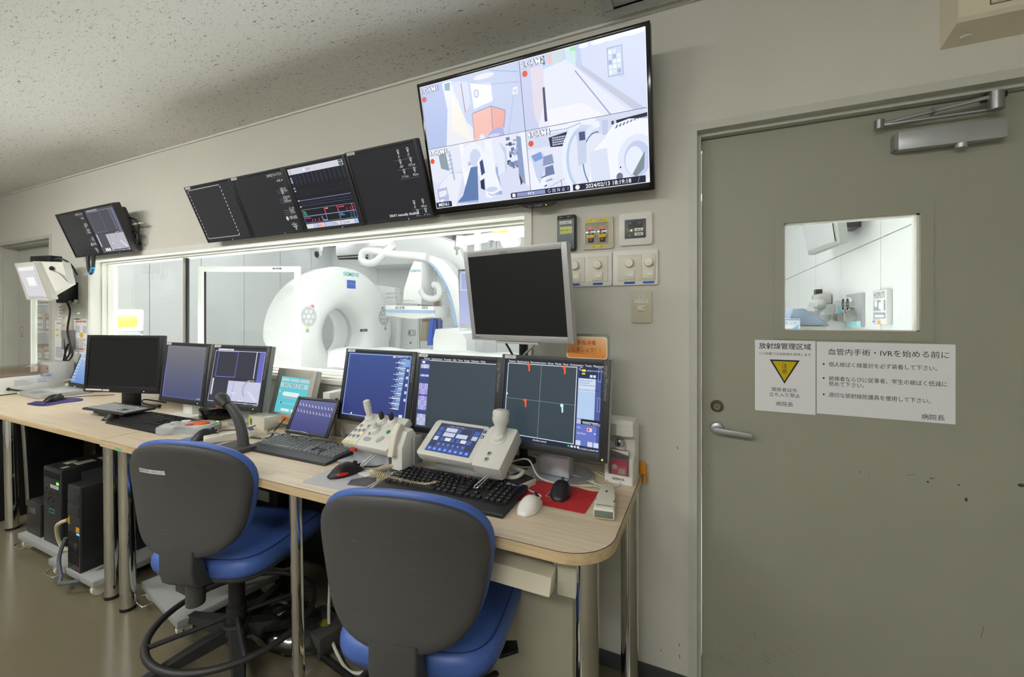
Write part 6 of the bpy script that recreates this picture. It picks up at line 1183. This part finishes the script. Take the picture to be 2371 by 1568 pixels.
r = root('power_brick', 'grey power block with a yellow sticker on the floor under the desk', 'power block', (-1.40, -.36, 0), R(-12)); MB().box(-.09, .09, -.06, .06, 0, .085, .006).build('body', 'chair_shell', r); a = Art(); a.ell(.02, .0, .025, .018, '#8f8a1c'); a.build('sticker', 'print', FLAT(0, 0, .0855), r)
r = root('plastic_bag', 'clear crumpled plastic bag on the floor under the left chair', 'plastic bag', (-1.52, -.40, 0)); rings = []; rnd = random.Random(4)
for j in range(9):
    t = j / 8; rr = .15 * math.sin(math.pi * min(.97, .16 + .84 * t)) ** .6; rings.append([((rr + rnd.uniform(-.018, .018)) * math.cos(2 * math.pi * k / 18) * 1.2, (rr + rnd.uniform(-.018, .018)) * math.sin(2 * math.pi * k / 18) * .75, .004 + .11 * t + rnd.uniform(-.006, .006) * (t > 0)) for k in range(18)])
MB().loft(rings).build('film', 'clear_film', r, angle=20); MB().box(-.06, .07, -.04, .05, .01, .06, .01).build('contents', 'black_plastic', r)

# ================================================================ EXAMINATION ROOM
EX0, EX1, EY1, EZ = -8.5, 1.05, 6.2, 3.0
struct(MB().box(EX0, EX1, .16, EY1, -.05, 0).build('floor_exam', 'exam_floor', smooth=False)); struct(MB().box(EX0, EX1, .16, EY1, EZ, EZ + .05).build('ceiling_exam', 'exam_ceiling', smooth=False))
wr = struct(MB().box(EX1, EX1 + .1, .16, EY1, 0, EZ).build('wall_exam_right', 'seam_grey', smooth=False)); wf = struct(MB().box(EX0, EX1, EY1, EY1 + .1, 0, EZ).build('wall_exam_far', 'seam_grey', smooth=False)); wl = struct(MB().box(EX0 - .1, EX0, .16, EY1, 0, EZ).build('wall_exam_left', 'seam_grey', smooth=False))
struct(MB().box(EX0, -7.0, .10, .16, 0, EZ).build('wall_exam_front', 'exam_panel', smooth=False))
def panels(wall, axis, a0, a1, seams, zs, face):
    es = [a0] + seams + [a1]
    for p, q in zip(es, es[1:]):
        for z0, z1 in zip(zs, zs[1:]):
            g = .004; m = MB()
            if axis == 'y': m.box(face - .012, face, p + g, q - g, z0 + g, z1 - g)
            else: m.box(p + g, q - g, face - .012, face, z0 + g, z1 - g)
            m.build('wall_panel', 'exam_panel', wall, smooth=False)
zj = at_x(1815, 650, EX1).z
ys = [at_x(u, 700, EX1).y for u in (2045, 1952, 1892, 1852)]
panels(wr, 'y', .17, EY1, sorted([ys[0] - .92] + ys), [0.02, zj, EZ - .01], EX1)
xs = [at_y(u, 650, EY1).x for u in (763, 875, 1010, 1150)]
panels(wf, 'x', EX0, EX1, sorted(xs + [-1.2, -.2]), [.02, at_y(875, 682, EY1).z, EZ - .01], EY1)
wl2 = []
for p, q in zip([.17, .75, 1.55, 2.35, 3.15, 3.95, 4.75, 5.55], [.75, 1.55, 2.35, 3.15, 3.95, 4.75, 5.55, EY1]): MB().box(EX0, EX0 + .012, p + .006, q - .006, .02, EZ - .01).build('wall_panel', 'exam_panel', wl, smooth=False)
# ceiling lights
def exam_light(x, y, w, d, label):
    r = root('ceiling_light', label, 'ceiling light', (x, y, EZ), group='examination room ceiling lights'); MB().box(-w / 2, w / 2, -d / 2, d / 2, -.03, -.001, .004).build('frame', 'gantry_white', r); MB().box(-w / 2 + .03, w / 2 - .03, -d / 2 + .03, d / 2 - .03, -.036, -.029).build('diffuser', 'tube_light', r, smooth=False)
for i, x in enumerate((-7.6, -5.9, -4.1, -2.3)):
    for j, y in enumerate((1.5, 3.4, 5.3)): exam_light(x, y, 1.25, .42, 'examination room ceiling light, %s from the left in the %s row' % (('first', 'second', 'third', 'fourth')[i], ('window-side', 'middle', 'far')[j]))
for i, x in enumerate((-6.1, -3.4, -2.4, -1.4)):  # frames added around the unseen fill lights
    r = root('added_light_frame', 'square frame of an added unseen light beside the observation window, %s from the left' % ('first', 'second', 'third', 'fourth')[i], 'ceiling light', (x, 1.12, EZ), group='frames of the added examination room lights'); m = MB()
    for q in ((-.48, .48, -.38, -.355), (-.48, .48, .355, .38), (-.48, -.455, -.355, .355), (.455, .48, -.355, .355)): m.box(*q, -.05, 0, .003)
    m.build('frame', 'gantry_white', r)
def slab_px(pts, y, th, name, m, parent=None, bev=.01):
    P = [at_y(u, v, y) for u, v in pts]; mb = MB(); mb.prism([(p.x, p.z) for p in P], y, y + th, 'y', bev); return mb.build(name, m, parent)
exam_light(-.5, 3.0, 1.25, .42, 'examination room ceiling light nearest the side wall, closer one to the window')
exam_light(-.5, 5.0, 1.25, .42, 'examination room ceiling light nearest the side wall, farther one from the window')
# ---- CT gantry
GX, GY, GZ = -5.0, 3.3, 1.02
r = root('scanner_gantry', 'white ring-shaped CT scanner gantry seen through the observation window', 'scanner', (0, 0, 0)); NT = 72; rings = []
def outer(t):
    c, s = math.cos(t), math.sin(t)
    if s >= -.15: return 1.03
    return min(1.0 / max(1e-3, abs(s)) if abs(s) > .75 else 1.06, 1.28, .98 / max(abs(c), 1e-3))
for k in range(NT):
    t = 2 * math.pi * k / NT; Ro = outer(t); c, s = math.cos(t), math.sin(t)
    prof = [(-5.72, .39), (-5.30, .39), (-5.16, .395), (-5.08, .43), (-5.03, .50), (-5.005, .58), (-5.0, .64), (-5.0, Ro * .90), (-5.006, Ro * .935), (-5.025, Ro * .96), (-5.08, Ro * .985), (-5.2, Ro), (-5.4, Ro * .985), (-5.6, Ro * .93), (-5.72, Ro * .86)]
    rings.append([(x, GY + rr * c, max(.01, GZ + rr * s)) for x, rr in prof])
MB().loft(rings, closed=True).build('shell', 'gantry_white', r, angle=45)
MB().loft([[(x, GY + rr * math.cos(2 * math.pi * k / 48), GZ + rr * math.sin(2 * math.pi * k / 48)) for x, rr in ((-5.42, .386), (-5.34, .386), (-5.34, .392), (-5.42, .392))] for k in range(48)], closed=True).build('scan_ring', 'gantry_grey', r)
SD = lambda u, v: at_x(u, v, GX)
FX = frame_mx((GX + .002, 0, 0), (0, 1, 0), (0, 0, 1))
a = Art(); p = SD(813, 640); a.text(p.y, p.z, 'SIEMENS', .085, '#3f9a9c', 'c', .012)
for u, v, rr, c in ((723, 711, .03, '#c8485a'), (886, 715, .03, '#c8485a'), (712, 758, .028, '#d6c860'), (892, 754, .028, '#d6c860'), (712, 766, .028, '#9aa0a4'), (892, 761, .028, '#9aa0a4')): q = SD(u, v); a.ell(q.y, q.z, rr, rr, c)
for u, v in ((714.5, 733), (889, 734)):
    q = SD(u, v); a.ell(q.y, q.z, .135, .15, '#c6cacb', 28); a.ell(q.y, q.z, .115, .128, '#aeb2b3', 28)
    for k in range(6): a.ell(q.y + .07 * math.cos(k * 1.047), q.z + .08 * math.sin(k * 1.047), .028, .03, '#d0d3d4', 12)
    a.ell(q.y, q.z, .03, .03, '#e2e4e4', 12)
q = SD(842, 765); a.poly(rrect(q.y - .085, q.z - .022, q.y + .085, q.z + .022, .02), '#4a4d50'); a.text(q.y, q.z - .012, '0:0:0', .04, '#d0d4d8', 'c'); q = SD(812, 681); a.poly([(q.y - .12, q.z - .04), (q.y + .12, q.z - .04), (q.y + .06, q.z + .0), (q.y - .05, q.z + .01)], '#dfe1e1'); a.build('front_print', 'print', FX, r)
p0, p1 = SD(803, 648), SD(823, 669); a = Art(); a.rect(0, 0, p1.y - p0.y, p0.z - p1.z, '#4d6fc8'); a.text((p1.y - p0.y) / 2, (p0.z - p1.z) * .45, '— ⊃ —', .05, '#c8d8f4', 'c'); a.build('display', 'screen', frame_mx((GX + .004, p0.y, p1.z), (0, 1, 0), (0, 0, 1)), r)
# ---- patient table in front of the gantry
r = root('patient_table', 'long patient table under a white sheet behind the desk monitors', 'patient table', (0, 0, 0)); rows = []; rnd = random.Random(2)
for j in range(9):
    y = 2.55 + .075 * j; edge = (abs(j - 4) / 4) ** 2
    rows.append([(-4.6 + .12 * k, y, .86 - .05 * edge + .012 * math.sin(k * 1.3) + rnd.uniform(-.006, .006)) for k in range(38)])
MB().sheet(rows).sheet([[rows[0][k] for k in range(38)], [(rows[0][k][0], 2.53, .60 + .02 * math.sin(k)) for k in range(38)]]).build('sheet', 'gantry_white', r, angle=80); MB().box(-4.5, -.3, 2.58, 3.1, .70, .80, .03).build('table_top', 'gantry_white', r); MB().box(-2.9, -1.9, 2.65, 3.05, 0, .70, .04).build('pedestal', 'gantry_white', r)
# ---- leaded glass shield
A, B = Vector((-5.18, 1.28, 0)), Vector((-4.14, 1.75, 0)); L = (B - A).length; r = root('radiation_shield', 'white framed mobile glass radiation shield in front of the scanner', 'shield', A, math.atan2(B.y - A.y, B.x - A.x)); m = MB()
for q in ((0, .07, .12, 1.85), (L - .06, L, .12, 1.85), (.07, L - .06, 1.79, 1.85), (.07, L - .06, .12, .75)): m.box(q[0], q[1], -.02, .02, q[2], q[3], .004)
m.build('frame', 'gantry_white', r); MB().box(.07, L - .06, -.006, .006, .75, 1.79).build('pane', 'glass', r, smooth=False); MB().box(0, .05, -.25, .25, .0, .13, .01).box(L - .05, L, -.25, .25, .0, .13, .01).build('foot', 'gantry_white', r); a = Art(); a.rect(L - .30, 1.815, L - .20, 1.835, '#3a3c3e'); a.text(L - .25, 1.818, 'PEA-CY', .018, '#e8e8e8', 'c'); a.build('maker_label', 'print', FRONT(0, -.0205, 0), r)
# ---- C-arm
r = root('c_arm', 'white C-shaped X-ray arm with a blue stripe and its detector', 'x-ray arm', (0, 0, 0)); inn = [(975, 602), (1000, 615), (1026, 655), (1044, 710), (1052, 770), (1048, 830)]; outr = [(1000, 590), (1035, 605), (1075, 660), (1100, 730), (1112, 790), (1105, 850)]
si = [(p.x, p.y) for p in smooth_path([(u, v, 0) for u, v in inn], 6)]; so = [(p.x, p.y) for p in smooth_path([(u, v, 0) for u, v in outr], 6)]
Yc = 3.95; rg = []
for (u0, v0), (u1, v1) in zip(si, so): p, q = at_y(u0, v0, Yc), at_y(u1, v1, Yc); q2 = p.lerp(q, .85); rg.append([(p.x, Yc, p.z), (q2.x, Yc, q2.z), (q2.x, Yc + .22, q2.z), (p.x, Yc + .22, p.z)])
MB().loft(rg).build('arc', 'gantry_white', r); rg = []
for (u0, v0), (u1, v1) in zip(si, so): p, q = at_y(u0, v0, Yc), at_y(u1, v1, Yc); a0, a1 = p.lerp(q, .02), p.lerp(q, .14); rg.append([(a0.x, Yc - .012, a0.z), (a1.x, Yc - .012, a1.z), (a1.x, Yc + .01, a1.z), (a0.x, Yc + .01, a0.z)])
MB().loft(rg).build('stripe', mat('stripe_blue', '#8fa9cc', .3), r)
slab_px([(957, 604), (976, 606), (976, 706), (930, 703), (935, 672), (947, 625)], 3.85, .35, 'detector_housing', 'gantry_white', r, .03); a = Art(); p = at_y(962, 630, 3.85); a.text(p.x, p.z, 'SIEMENS', .055, '#5fa2a2', 'c', .01); p = at_y(934, 699, 3.85); a.text(p.x, p.z, 'ARTIS zee', .05, '#a8acac'); a.build('lettering', 'print', FRONT(0, 3.845, 0), r)
slab_px([(892, 707), (1004, 709), (1006, 736), (960, 739), (892, 733)], 3.65, .45, 'flat_detector', 'gantry_white', r, .02); slab_px([(892, 717), (1005, 719), (1005, 725), (892, 723)], 3.635, .02, 'detector_stripe', 'stripe_blue', r, .0); a = Art()
for u in (918, 922, 928, 933, 936, 980, 984, 989): p = at_y(u, 712, 3.64); a.rect(p.x - .012, p.z - .02, p.x + .012, p.z + .015, '#7c8286')
a.build('detector_print', 'print', FRONT(0, 3.63, 0), r)
MB().tube([at_y(u, v, 3.8) for u, v in ((975, 672), (985, 688), (1005, 692), (1018, 682), (1014, 662), (1003, 660))], .05, 10).build('hose', 'gantry_grey', r)
slab_px([(1005, 762), (1060, 758), (1080, 785), (1085, 900), (1000, 900), (1000, 785)], 3.7, .4, 'tube_head', 'gantry_white', r, .05)
slab_px([(908, 549), (1000, 541), (1055, 560), (1075, 600), (1082, 660), (1060, 655), (1046, 612), (1010, 595), (960, 600), (908, 580)], 4.3, .4, 'ceiling_carriage', 'gantry_white', r, .05)
MB().tube([at_y(u, v, 3.9) for u, v in ((912, 566), (890, 588), (870, 606), (850, 610), (838, 600), (842, 584), (862, 580), (905, 588), (960, 592), (990, 596))], .062, 12).build('supply_hose', 'gantry_white', r)
MB().tube([at_y(u, v, 3.95) for u, v in ((864, 600), (864, 570), (855, 570), (895, 570))], .018, 8, k=2).build('hose_bracket', 'gantry_white', r)
# ---- air conditioner, camera dome, rail, lamp, monitor, rack
r = root('air_conditioner', 'white ceiling air conditioner behind the scanner', 'air conditioner', (0, 0, 0)); P = [at_y(u, v, 5.3) for u, v in ((776, 592), (1000, 575), (985, 610), (830, 617), (780, 603))]; m = MB(); m.prism([(P[0].x, EZ), (P[1].x, EZ)] + [(p.x, p.z) for p in P[2:]] + [(P[0].x, P[0].z)], 5.3, 6.1, 'y', .04); m.build('body', 'gantry_white', r); slab_px([(780, 593), (850, 588), (850, 600), (783, 601)], 5.27, .06, 'louver', 'dark_grey_plastic', r, .0); slab_px([(782, 596), (850, 592), (850, 594), (782, 598)], 5.25, .05, 'vane', 'light_grey', r, 0)
r = root('dome_camera', 'white ceiling camera with a dark lens beside the air conditioner', 'camera', (0, 0, 0)); c = at_y(736, 580, 5.2); MB().lathe([(.10, .25), (.10, .0), (.09, -.04)], (c.x, c.y, c.z)).build('mount', 'gantry_white', r); MB().ball((c.x, c.y, c.z - .08), .085, .085, .11).build('housing', 'gantry_white', r); MB().ball((c.x + .03, c.y - .05, c.z - .09), .05, .05, .08).build('lens', 'dark_grey_plastic', r)
MB().cyl((c.x, c.y, c.z + .24), (c.x, c.y, EZ), .03).build('stem', 'gantry_white', r)
r = root('ceiling_rail', 'white ceiling rail with a yellow label near the top right of the window', 'rail', (0, 0, 0)); slab_px([(1058, 548), (1225, 527), (1225, 541), (1062, 566)], 2.2, .12, 'beam', 'gantry_white', r, .01); slab_px([(1056, 545), (1070, 545), (1064, 570), (1054, 570)], 2.15, .16, 'end_cap', 'gantry_white', r, .01)
a = Art(); p, q = at_y(1155, 540, 2.2), at_y(1177, 531, 2.2); a.rect(p.x, p.z, q.x, q.z, '#f2d468'); a.text((p.x + q.x) / 2, p.z + .006, '許容荷重', .016, '#b89030', 'c'); p = at_y(1146, 535, 2.2); a.poly([(p.x - .03, p.z - .02), (p.x + .03, p.z - .02), (p.x, p.z + .03)], '#e8c060'); a.build('warning_label', 'print', FRONT(0, 2.195, 0), r)
for u, v in ((1137, 552), (1058, 571)): p = at_y(u, v, 2.26); MB().cyl(p + Vector((0, 0, .06)), p, .022).cyl(p, p - Vector((0, 0, .03)), .03).cyl(p - Vector((0, 0, .03)), p - Vector((0, 0, .09)), .012).build('hook', 'brushed_steel', r)
MB().cyl(at_y(1150, 540, 2.26), (at_y(1150, 540, 2.26).x, 2.26, EZ), .025).build('hanger', 'gantry_white', r)
p = at_y(1182, 556, 2.6); r = root('surgical_lamp', 'round white lamp head hanging near the ceiling rail', 'lamp', (p.x, p.y, p.z)); MB().lathe([(.0, -.03), (.10, -.03), (.115, 0), (.09, .04), (.0, .06)], (0, 0, 0), (.2, -1, -.3)).build('head', 'gantry_white', r); MB().tube([(0, .02, .03), (.1, .1, .2), (.1, .1, EZ - p.z)], .02, 8).build('arm', 'gantry_white', r)
r = root('hanging_monitor', 'examination room monitor with dashed outline, mostly behind the silver pole monitor', 'monitor', (0, 0, 0)); slab_px([(1060, 624), (1135, 618), (1138, 757), (1064, 759)], 2.6, .05, 'housing', 'dark_grey_plastic', r, .01); p, q = at_y(1064, 628, 2.59), at_y(1132, 752, 2.59); w, h = q.x - p.x, p.z - q.z; a = Art(); a.grad(0, 0, w, h, '#b4b8e4', '#9aa6d8', 10); a.dash((.03, h - .02), (w - .03, h - .02), .012, '#ffffff', 12); a.dash((.02, h * .64), (.02, h - .02), .012, '#ffffff', 8); a.dash((.03, h * .64), (w - .03, h * .64), .012, '#ffffff', 12); a.build('screen', 'screen', FRONT(p.x, 2.585, q.z), r); MB().cyl((p.x + w / 2, 2.68, p.z), (p.x + w / 2, 2.68, EZ), .04).build('ceiling_arm', 'gantry_white', r); MB().box(p.x + w / 2 - .05, p.x + w / 2 + .05, 2.64, 2.72, p.z - .1, p.z + .05).build('bracket', 'gantry_white', r)
slab_px([(1060, 766), (1150, 762), (1150, 770), (1062, 773)], 2.6, .06, 'handle_bar', 'stripe_blue', r, .01)
r = root('apron_rack', 'rack of blue and brown lead aprons behind the X-ray arm', 'rack', (0, 0, 0)); base = 0
for pts, c, y in ((((975, 700), (1015, 698), (1010, 745), (990, 755), (975, 748)), '#8a7d5f', 5.0), (((996, 735), (1005, 735), (996, 800), (988, 800)), '#2f57b8', 4.6), (((1004, 742), (1009, 742), (1009, 770), (1003, 770)), '#3a4f9c', 4.6), (((1014, 742), (1018, 742), (1018, 770), (1014, 770)), '#46518c', 4.6), (((976, 745), (988, 745), (985, 790), (972, 790)), '#9c9684', 4.7)): slab_px(pts, y, .1, 'apron', mat('apron_' + c[1:], c, .6), r, .01)
MB().tube([at_y(970, 696, 4.9), at_y(1020, 696, 4.9)], .02, 8, k=1).tube([at_y(1020, 696, 4.9), Vector((at_y(1020, 696, 4.9).x, 4.9, 0))], .02, 8, k=1).tube([at_y(970, 696, 4.9), Vector((at_y(970, 696, 4.9).x, 4.9, 0))], .02, 8, k=1).build('rail_frame', 'brushed_steel', r)
r = root('equipment_cabinet', 'white equipment cabinet with a socket plate right of the scanner', 'cabinet', (0, 0, 0)); P0, P1 = at_y(922, 735, 4.9), at_y(970, 735, 4.9); MB().box(P0.x, P1.x, 4.9, 5.4, 0, 1.35, .01).build('body', 'exam_panel', r); a = Art(); p = at_y(954, 771, 4.9); a.rect(p.x - .09, p.z - .06, p.x + .09, p.z + .06, '#b9bdbe'); [a.rect(p.x - .07 + .05 * k, p.z - .03, p.x - .04 + .05 * k, p.z + .03, c) for k, c in enumerate(('#4a6a8a', '#eceeee', '#d8cf9a'))]; q = at_y(951, 794, 4.9); a.ell(q.x, q.z, .02, .02, '#55585a'); a.build('socket_plate', 'print', FRONT(0, 4.895, 0), r)
r = root('scanner_side_panel', 'white sloped panel with grey lettering right of the scanner ring', 'panel', (0, 0, 0)); slab_px([(872, 660), (915, 666), (921, 740), (918, 810), (880, 810)], 4.5, .12, 'panel', 'gantry_white', r, .02); a = Art(); p = at_y(893, 682, 4.5); a.text(p.x, p.z, 'SOMATOM', .05, '#a9adb0'); a.text(p.x + .02, p.z - .07, 'Definition AS', .045, '#a9adb0'); a.build('lettering', 'print', FRONT(0, 4.495, 0), r)
# ---- waste trolley at the left
p = at_y(285, 745, 1.2); r = root('waste_trolley', 'white trolley with a yellow lidded box seen through the left of the window', 'trolley', (p.x, p.y, 0), R(67)); z1 = p.z
MB().box(-.16, .19, -.15, .15, z1 - .12, z1 + .15, .02).build('bin', 'gantry_white', r); mat('bin_yellow', '#dba936', .45); MB().prism(rrect(-.14, z1 - .07, .13, z1 + .085, .04), -.162, -.148, 'y', .004).build('yellow_lid', 'bin_yellow', r); a = Art(); a.scribble(-.11, z1 - .01, .11, z1 + .03, 1, '#a07a28', 1); a.build('lid_text', 'print', FRONT(0, -.1625, 0), r)
m = MB()
for x in (-.15, .17): m.box(x - .012, x + .012, -.14, .14, 0, z1 - .12)
m.box(-.16, .18, -.14, .14, .55, .57).box(-.16, .18, -.14, .14, z1 - .16, z1 - .12).box(-.16, .18, -.14, .14, z1 - .43, z1 - .41).build('rack_frame', 'satin_alu', r)
for k in range(5): MB().cyl((-.13 + .055 * k, -.09, z1 - .41), (-.13 + .055 * k, -.09, z1 - .26), .02, n=12).build('bottle', mat('bottle_brown', '#8a6a60', .5) if k % 2 else MATS['gantry_white'], r)
# ---- shelves with carton boxes behind the left door
r = root('storage_shelf', 'steel shelf rack stacked with cartons behind the left door window', 'shelf', (0, 0, 0)); SX, SY = at_y(95, 760, .9).x, .9
m = MB(); xa, xb = at_y(76, 760, .9).x - .2, at_y(150, 760, .9).x + .2
for z in (.35, .72, 1.10, 1.45): m.box(xa, xb, .85, 1.25, z - .02, z)
for x in (xa, xb): m.box(x - .015, x + .015, .85, .88, 0, 1.75)
m.build('rack', 'gantry_white', r); rnd = random.Random(9); cols = ('#c4b4a4', '#b8a294', '#e8e8e4', '#d2c6b4'); cw = dict(zip(cols, ('tan', 'brown', 'white', 'beige'))); lev = {.35: 'lowest', .72: 'second lowest', 1.10: 'third lowest', 1.45: 'top'}
for z in (.35, .72, 1.10, 1.45):
    x = xa + .03; nth = 0
    while x < xb - .2:
        nth += 1; w = rnd.uniform(.2, .34); h = rnd.uniform(.14, .24); c = rnd.choice(cols)
        o = tag(MB().box(x, x + w, .87, 1.2, z, z + h, .003).build('carton', mat('carton_' + c[1:], c, .7)), '%s carton on the %s shelf behind the left door, %s from the left' % (cw[c], lev[z], ('first', 'second', 'third', 'fourth', 'fifth', 'sixth', 'seventh')[nth - 1]), 'carton', 'cartons on the rack behind the left door')
        a = Art(); a.rect(x + .03, z + .03, x + w - .05, z + h * .6, '#f0f0ee'); a.scribble(x + .05, z + .05, x + w - .08, z + h * .5, 1, '#9a9a98', 1); a.rect(x, z + h - .02, x + w, z + h - .012, '#d8a84a'); a.scribble(x + .02, z + h * .65, x + w - .02, z + h * .8, 1, '#6a5a50', 1); a.build('carton_label', 'print', FRONT(0, .8695, 0), o); x += w + .01
# ---- things on the right wall seen through the door window
WXR = EX1 - .012
def on_right(u, v): return at_x(u, v, WXR)
def rw_box(name, parent, m, u0, v0, u1, v1, th, bev=.004):
    p, q = on_right(u0, v0), on_right(u1, v1); return MB().box(WXR - th, WXR, min(p.y, q.y), max(p.y, q.y), min(p.z, q.z), max(p.z, q.z), bev).build(name, m, parent)
RF = lambda th: frame_mx((WXR - th, 0, 0), (0, -1, 0), (0, 0, 1))
r = root('light_control_panel', 'white wall control panel with grey keypad and orange switch', 'control panel', (0, 0, 0)); p, q = on_right(2034, 672), on_right(2066, 752); zA, zB = p.z, on_right(2066, 752).z; rw_box('plate', r, 'gantry_white', 2034, 674, 2067, 752, .03)
yc = (on_right(2034, 700).y + on_right(2067, 700).y) / 2; zc = lambda v: on_right(2050, v).z; a = Art(); a.text(-yc, zc(690), 'HOSPLITE', .055, '#5a5e64', 'c', sx=.8); a.rect(-yc - .10, zc(719), -yc + .10, zc(695), '#868b92'); [a.ell(-yc + dx, zc(v), .025, .025, '#eceef0', 10) for dx, v in ((-.06, 703), (.05, 700), (.05, 708), (.05, 715), (.01, 708))]; a.rect(-yc - .1, zc(737), -yc + .1, zc(724), '#8d9298'); a.rect(-yc - .08, zc(735), -yc + .08, zc(729), '#e4e8ea'); a.rect(-yc - .03, zc(751), -yc + .02, zc(743), '#e08a20'); a.rect(-yc - .12, zc(747), -yc - .08, zc(744), '#4a5aa0'); a.build('panel_print', 'print', RF(.0305), r)
r = root('gas_outlet_panel', 'steel medical gas outlet panel with two round gauges', 'outlet panel', (0, 0, 0)); rw_box('plate', r, 'satin_alu', 1966, 683, 2003, 757, .02)
for u in (1970, 1981): c = on_right(u, 705); MB().lathe([(.055, .0), (.055, .03), (.045, .03), (.045, .005)], (WXR - .02, c.y, c.z), (-1, 0, 0)).build('gauge_ring', 'chrome', r)
for u in (1962, 1974, 1989): c = on_right(u, 735); MB().cyl((WXR - .02, c.y, c.z), (WXR - .09, c.y, c.z), .03).build('outlet', 'grey_plastic', r)
a = Art(); p, q = on_right(1966, 757), on_right(2001, 744); a.rect(-p.y, p.z, -q.y, q.z, '#a8dfe4'); a.build('teal_label', 'print', RF(.0205), r)
r = root('small_outlet_panel', 'small grey wall panel with a teal window left of the gas outlets', 'outlet panel', (0, 0, 0)); rw_box('plate', r, 'light_grey', 1940, 697, 1962, 745, .02); rw_box('window', r, mat('teal_panel', '#6cc4d4', .4), 1948, 708, 1958, 728, .025)
r = root('wall_dispenser', 'white wall dispenser with dark bottles behind the plastic bag', 'dispenser', (0, 0, 0)); rw_box('body', r, 'gantry_white', 1908, 706, 1934, 740, .12, .01); rw_box('bottle', r, 'chair_shell', 1914, 716, 1922, 732, .14, .01); rw_box('upper_box', r, 'light_grey', 1910, 682, 1928, 704, .1, .02); rw_box('clip', r, 'black_plastic', 1898, 671, 1904, 683, .05, .002); rw_box('green_tag', r, mat('tag_green', '#3aa878', .5), 1896, 684, 1910, 692, .06, .002)
r = root('wall_television', 'grey wall television hanging high on the examination room side wall', 'television', (0, 0, 0)); Q = [at_x(u, v, .80) for u, v in ((1856, 520), (1930, 512), (1936, 560), (1872, 590))]
c0 = [Vector((.78, 3.9, 2.62)), Vector((.78, 5.2, 2.62)), Vector((.92, 5.2, 1.95)), Vector((.92, 3.9, 1.95))]
T = [at_x(1855, 505, .78), at_x(1936, 495, .78), at_x(1945, 562, .86), at_x(1872, 591, .86)]
slab = [Vector(v) for v in T]; MB().loft([[tuple(v) for v in T], [(v.x + .05, v.y, v.z) for v in T]]).build('housing', 'grey_plastic', r); mp_ = lambda s, t: T[0].lerp(T[1], s).lerp(T[3].lerp(T[2], s), t) + Vector((-.004, 0, 0)); MB().mesh([tuple(mp_(s, t)) for s, t in ((.03, .04), (.9, .04), (.9, .9), (.03, .9))], [(0, 1, 2, 3)]) ; mm = MB(); mm.mesh([tuple(mp_(s, t)) for s, t in ((.03, .04), (.9, .04), (.9, .9), (.03, .9))], [(0, 1, 2, 3)]); mm.build('screen', mat('tv_grey_screen', '#b8babd', .12), r); MB().box(.86, WXR, (T[0].y + T[1].y) / 2 - .1, (T[0].y + T[1].y) / 2 + .1, T[3].z + .1, T[3].z + .35).build('wall_bracket', 'dark_grey_plastic', r)
# cart with plastic bags just inside the door
r = root('supply_cart', 'grey supply cart with a blue printed box just inside the door', 'cart', (0, 0, 0)); p = at_y(1870, 768, 2.6); xa, xb = at_y(1822, 768, 2.6).x, at_y(1905, 768, 2.6).x; MB().box(xa - .1, xb, 2.45, 2.95, .85, 1.22, .02).build('body', 'light_grey', r); m = MB()
for x in (xa - .05, xb - .05):
    for y in (2.5, 2.9): m.cyl((x, y, 0), (x, y, .86), .02)
m.build('leg', 'satin_alu', r)
o = MB().prism([(xa - .02, 1.22), (xb + .02, 1.22), (xb - .02, 1.26), (xa + .1, 1.36), (xa + .02, 1.36)], 2.46, 2.85, 'y', .02).build('sloped_lid', mat('lid_blue', '#8fa0ba', .35), r)
q = at_y(1815, 738, 2.3); q2 = at_y(1853, 768, 2.3); tag(MB().box(q.x - .03, q2.x, 2.3, 2.42, 1.15, q.z, .003).build('printed_box', 'gantry_white'), 'white printed box with blue lettering at the lower left of the door window', 'box'); a = Art(); a.rect(q.x, q.z - .012, q2.x - .005, q.z - .004, '#3f6fc0'); a.text(q.x + .005, q.z - .045, '水ぶき', .028, '#4f86cc'); a.poly([(q.x, q2.z), (q2.x - .01, q2.z), (q2.x - .01, q.z - .045), (q.x + .05, q2.z + .02)], '#6aa2dc'); a.build('box_print', 'print', FRONT(0, 2.2995, 0), bpy.data.objects['printed_box'])
MB().box(q.x - .03, q2.x + .1, 2.28, 2.45, 1.13, 1.15).build('front_shelf', 'light_grey', r)
r = root('plastic_bags', 'white plastic bags heaped beside the wall dispenser', 'plastic bag', (0, 0, 0)); rnd = random.Random(11)
for (u, v), s in zip(((1876, 728), (1893, 706), (1862, 742), (1900, 735)), (.085, .06, .07, .075)):
    c = at_y(u, v, 2.75); m = MB(); rings = []
    for j in range(9):
        t = -math.pi / 2 + math.pi * j / 8; rings.append([(c.x + s * (max(math.cos(t), .02) + rnd.uniform(-.16, .16)) * math.cos(2 * math.pi * k / 14), c.y + s * (max(math.cos(t), .02) + rnd.uniform(-.16, .16)) * math.sin(2 * math.pi * k / 14), c.z + s * .8 * math.sin(t)) for k in range(14)])
    m.loft(rings).build('bag', 'gantry_white', r, angle=25)
bpy.context.view_layer.update()
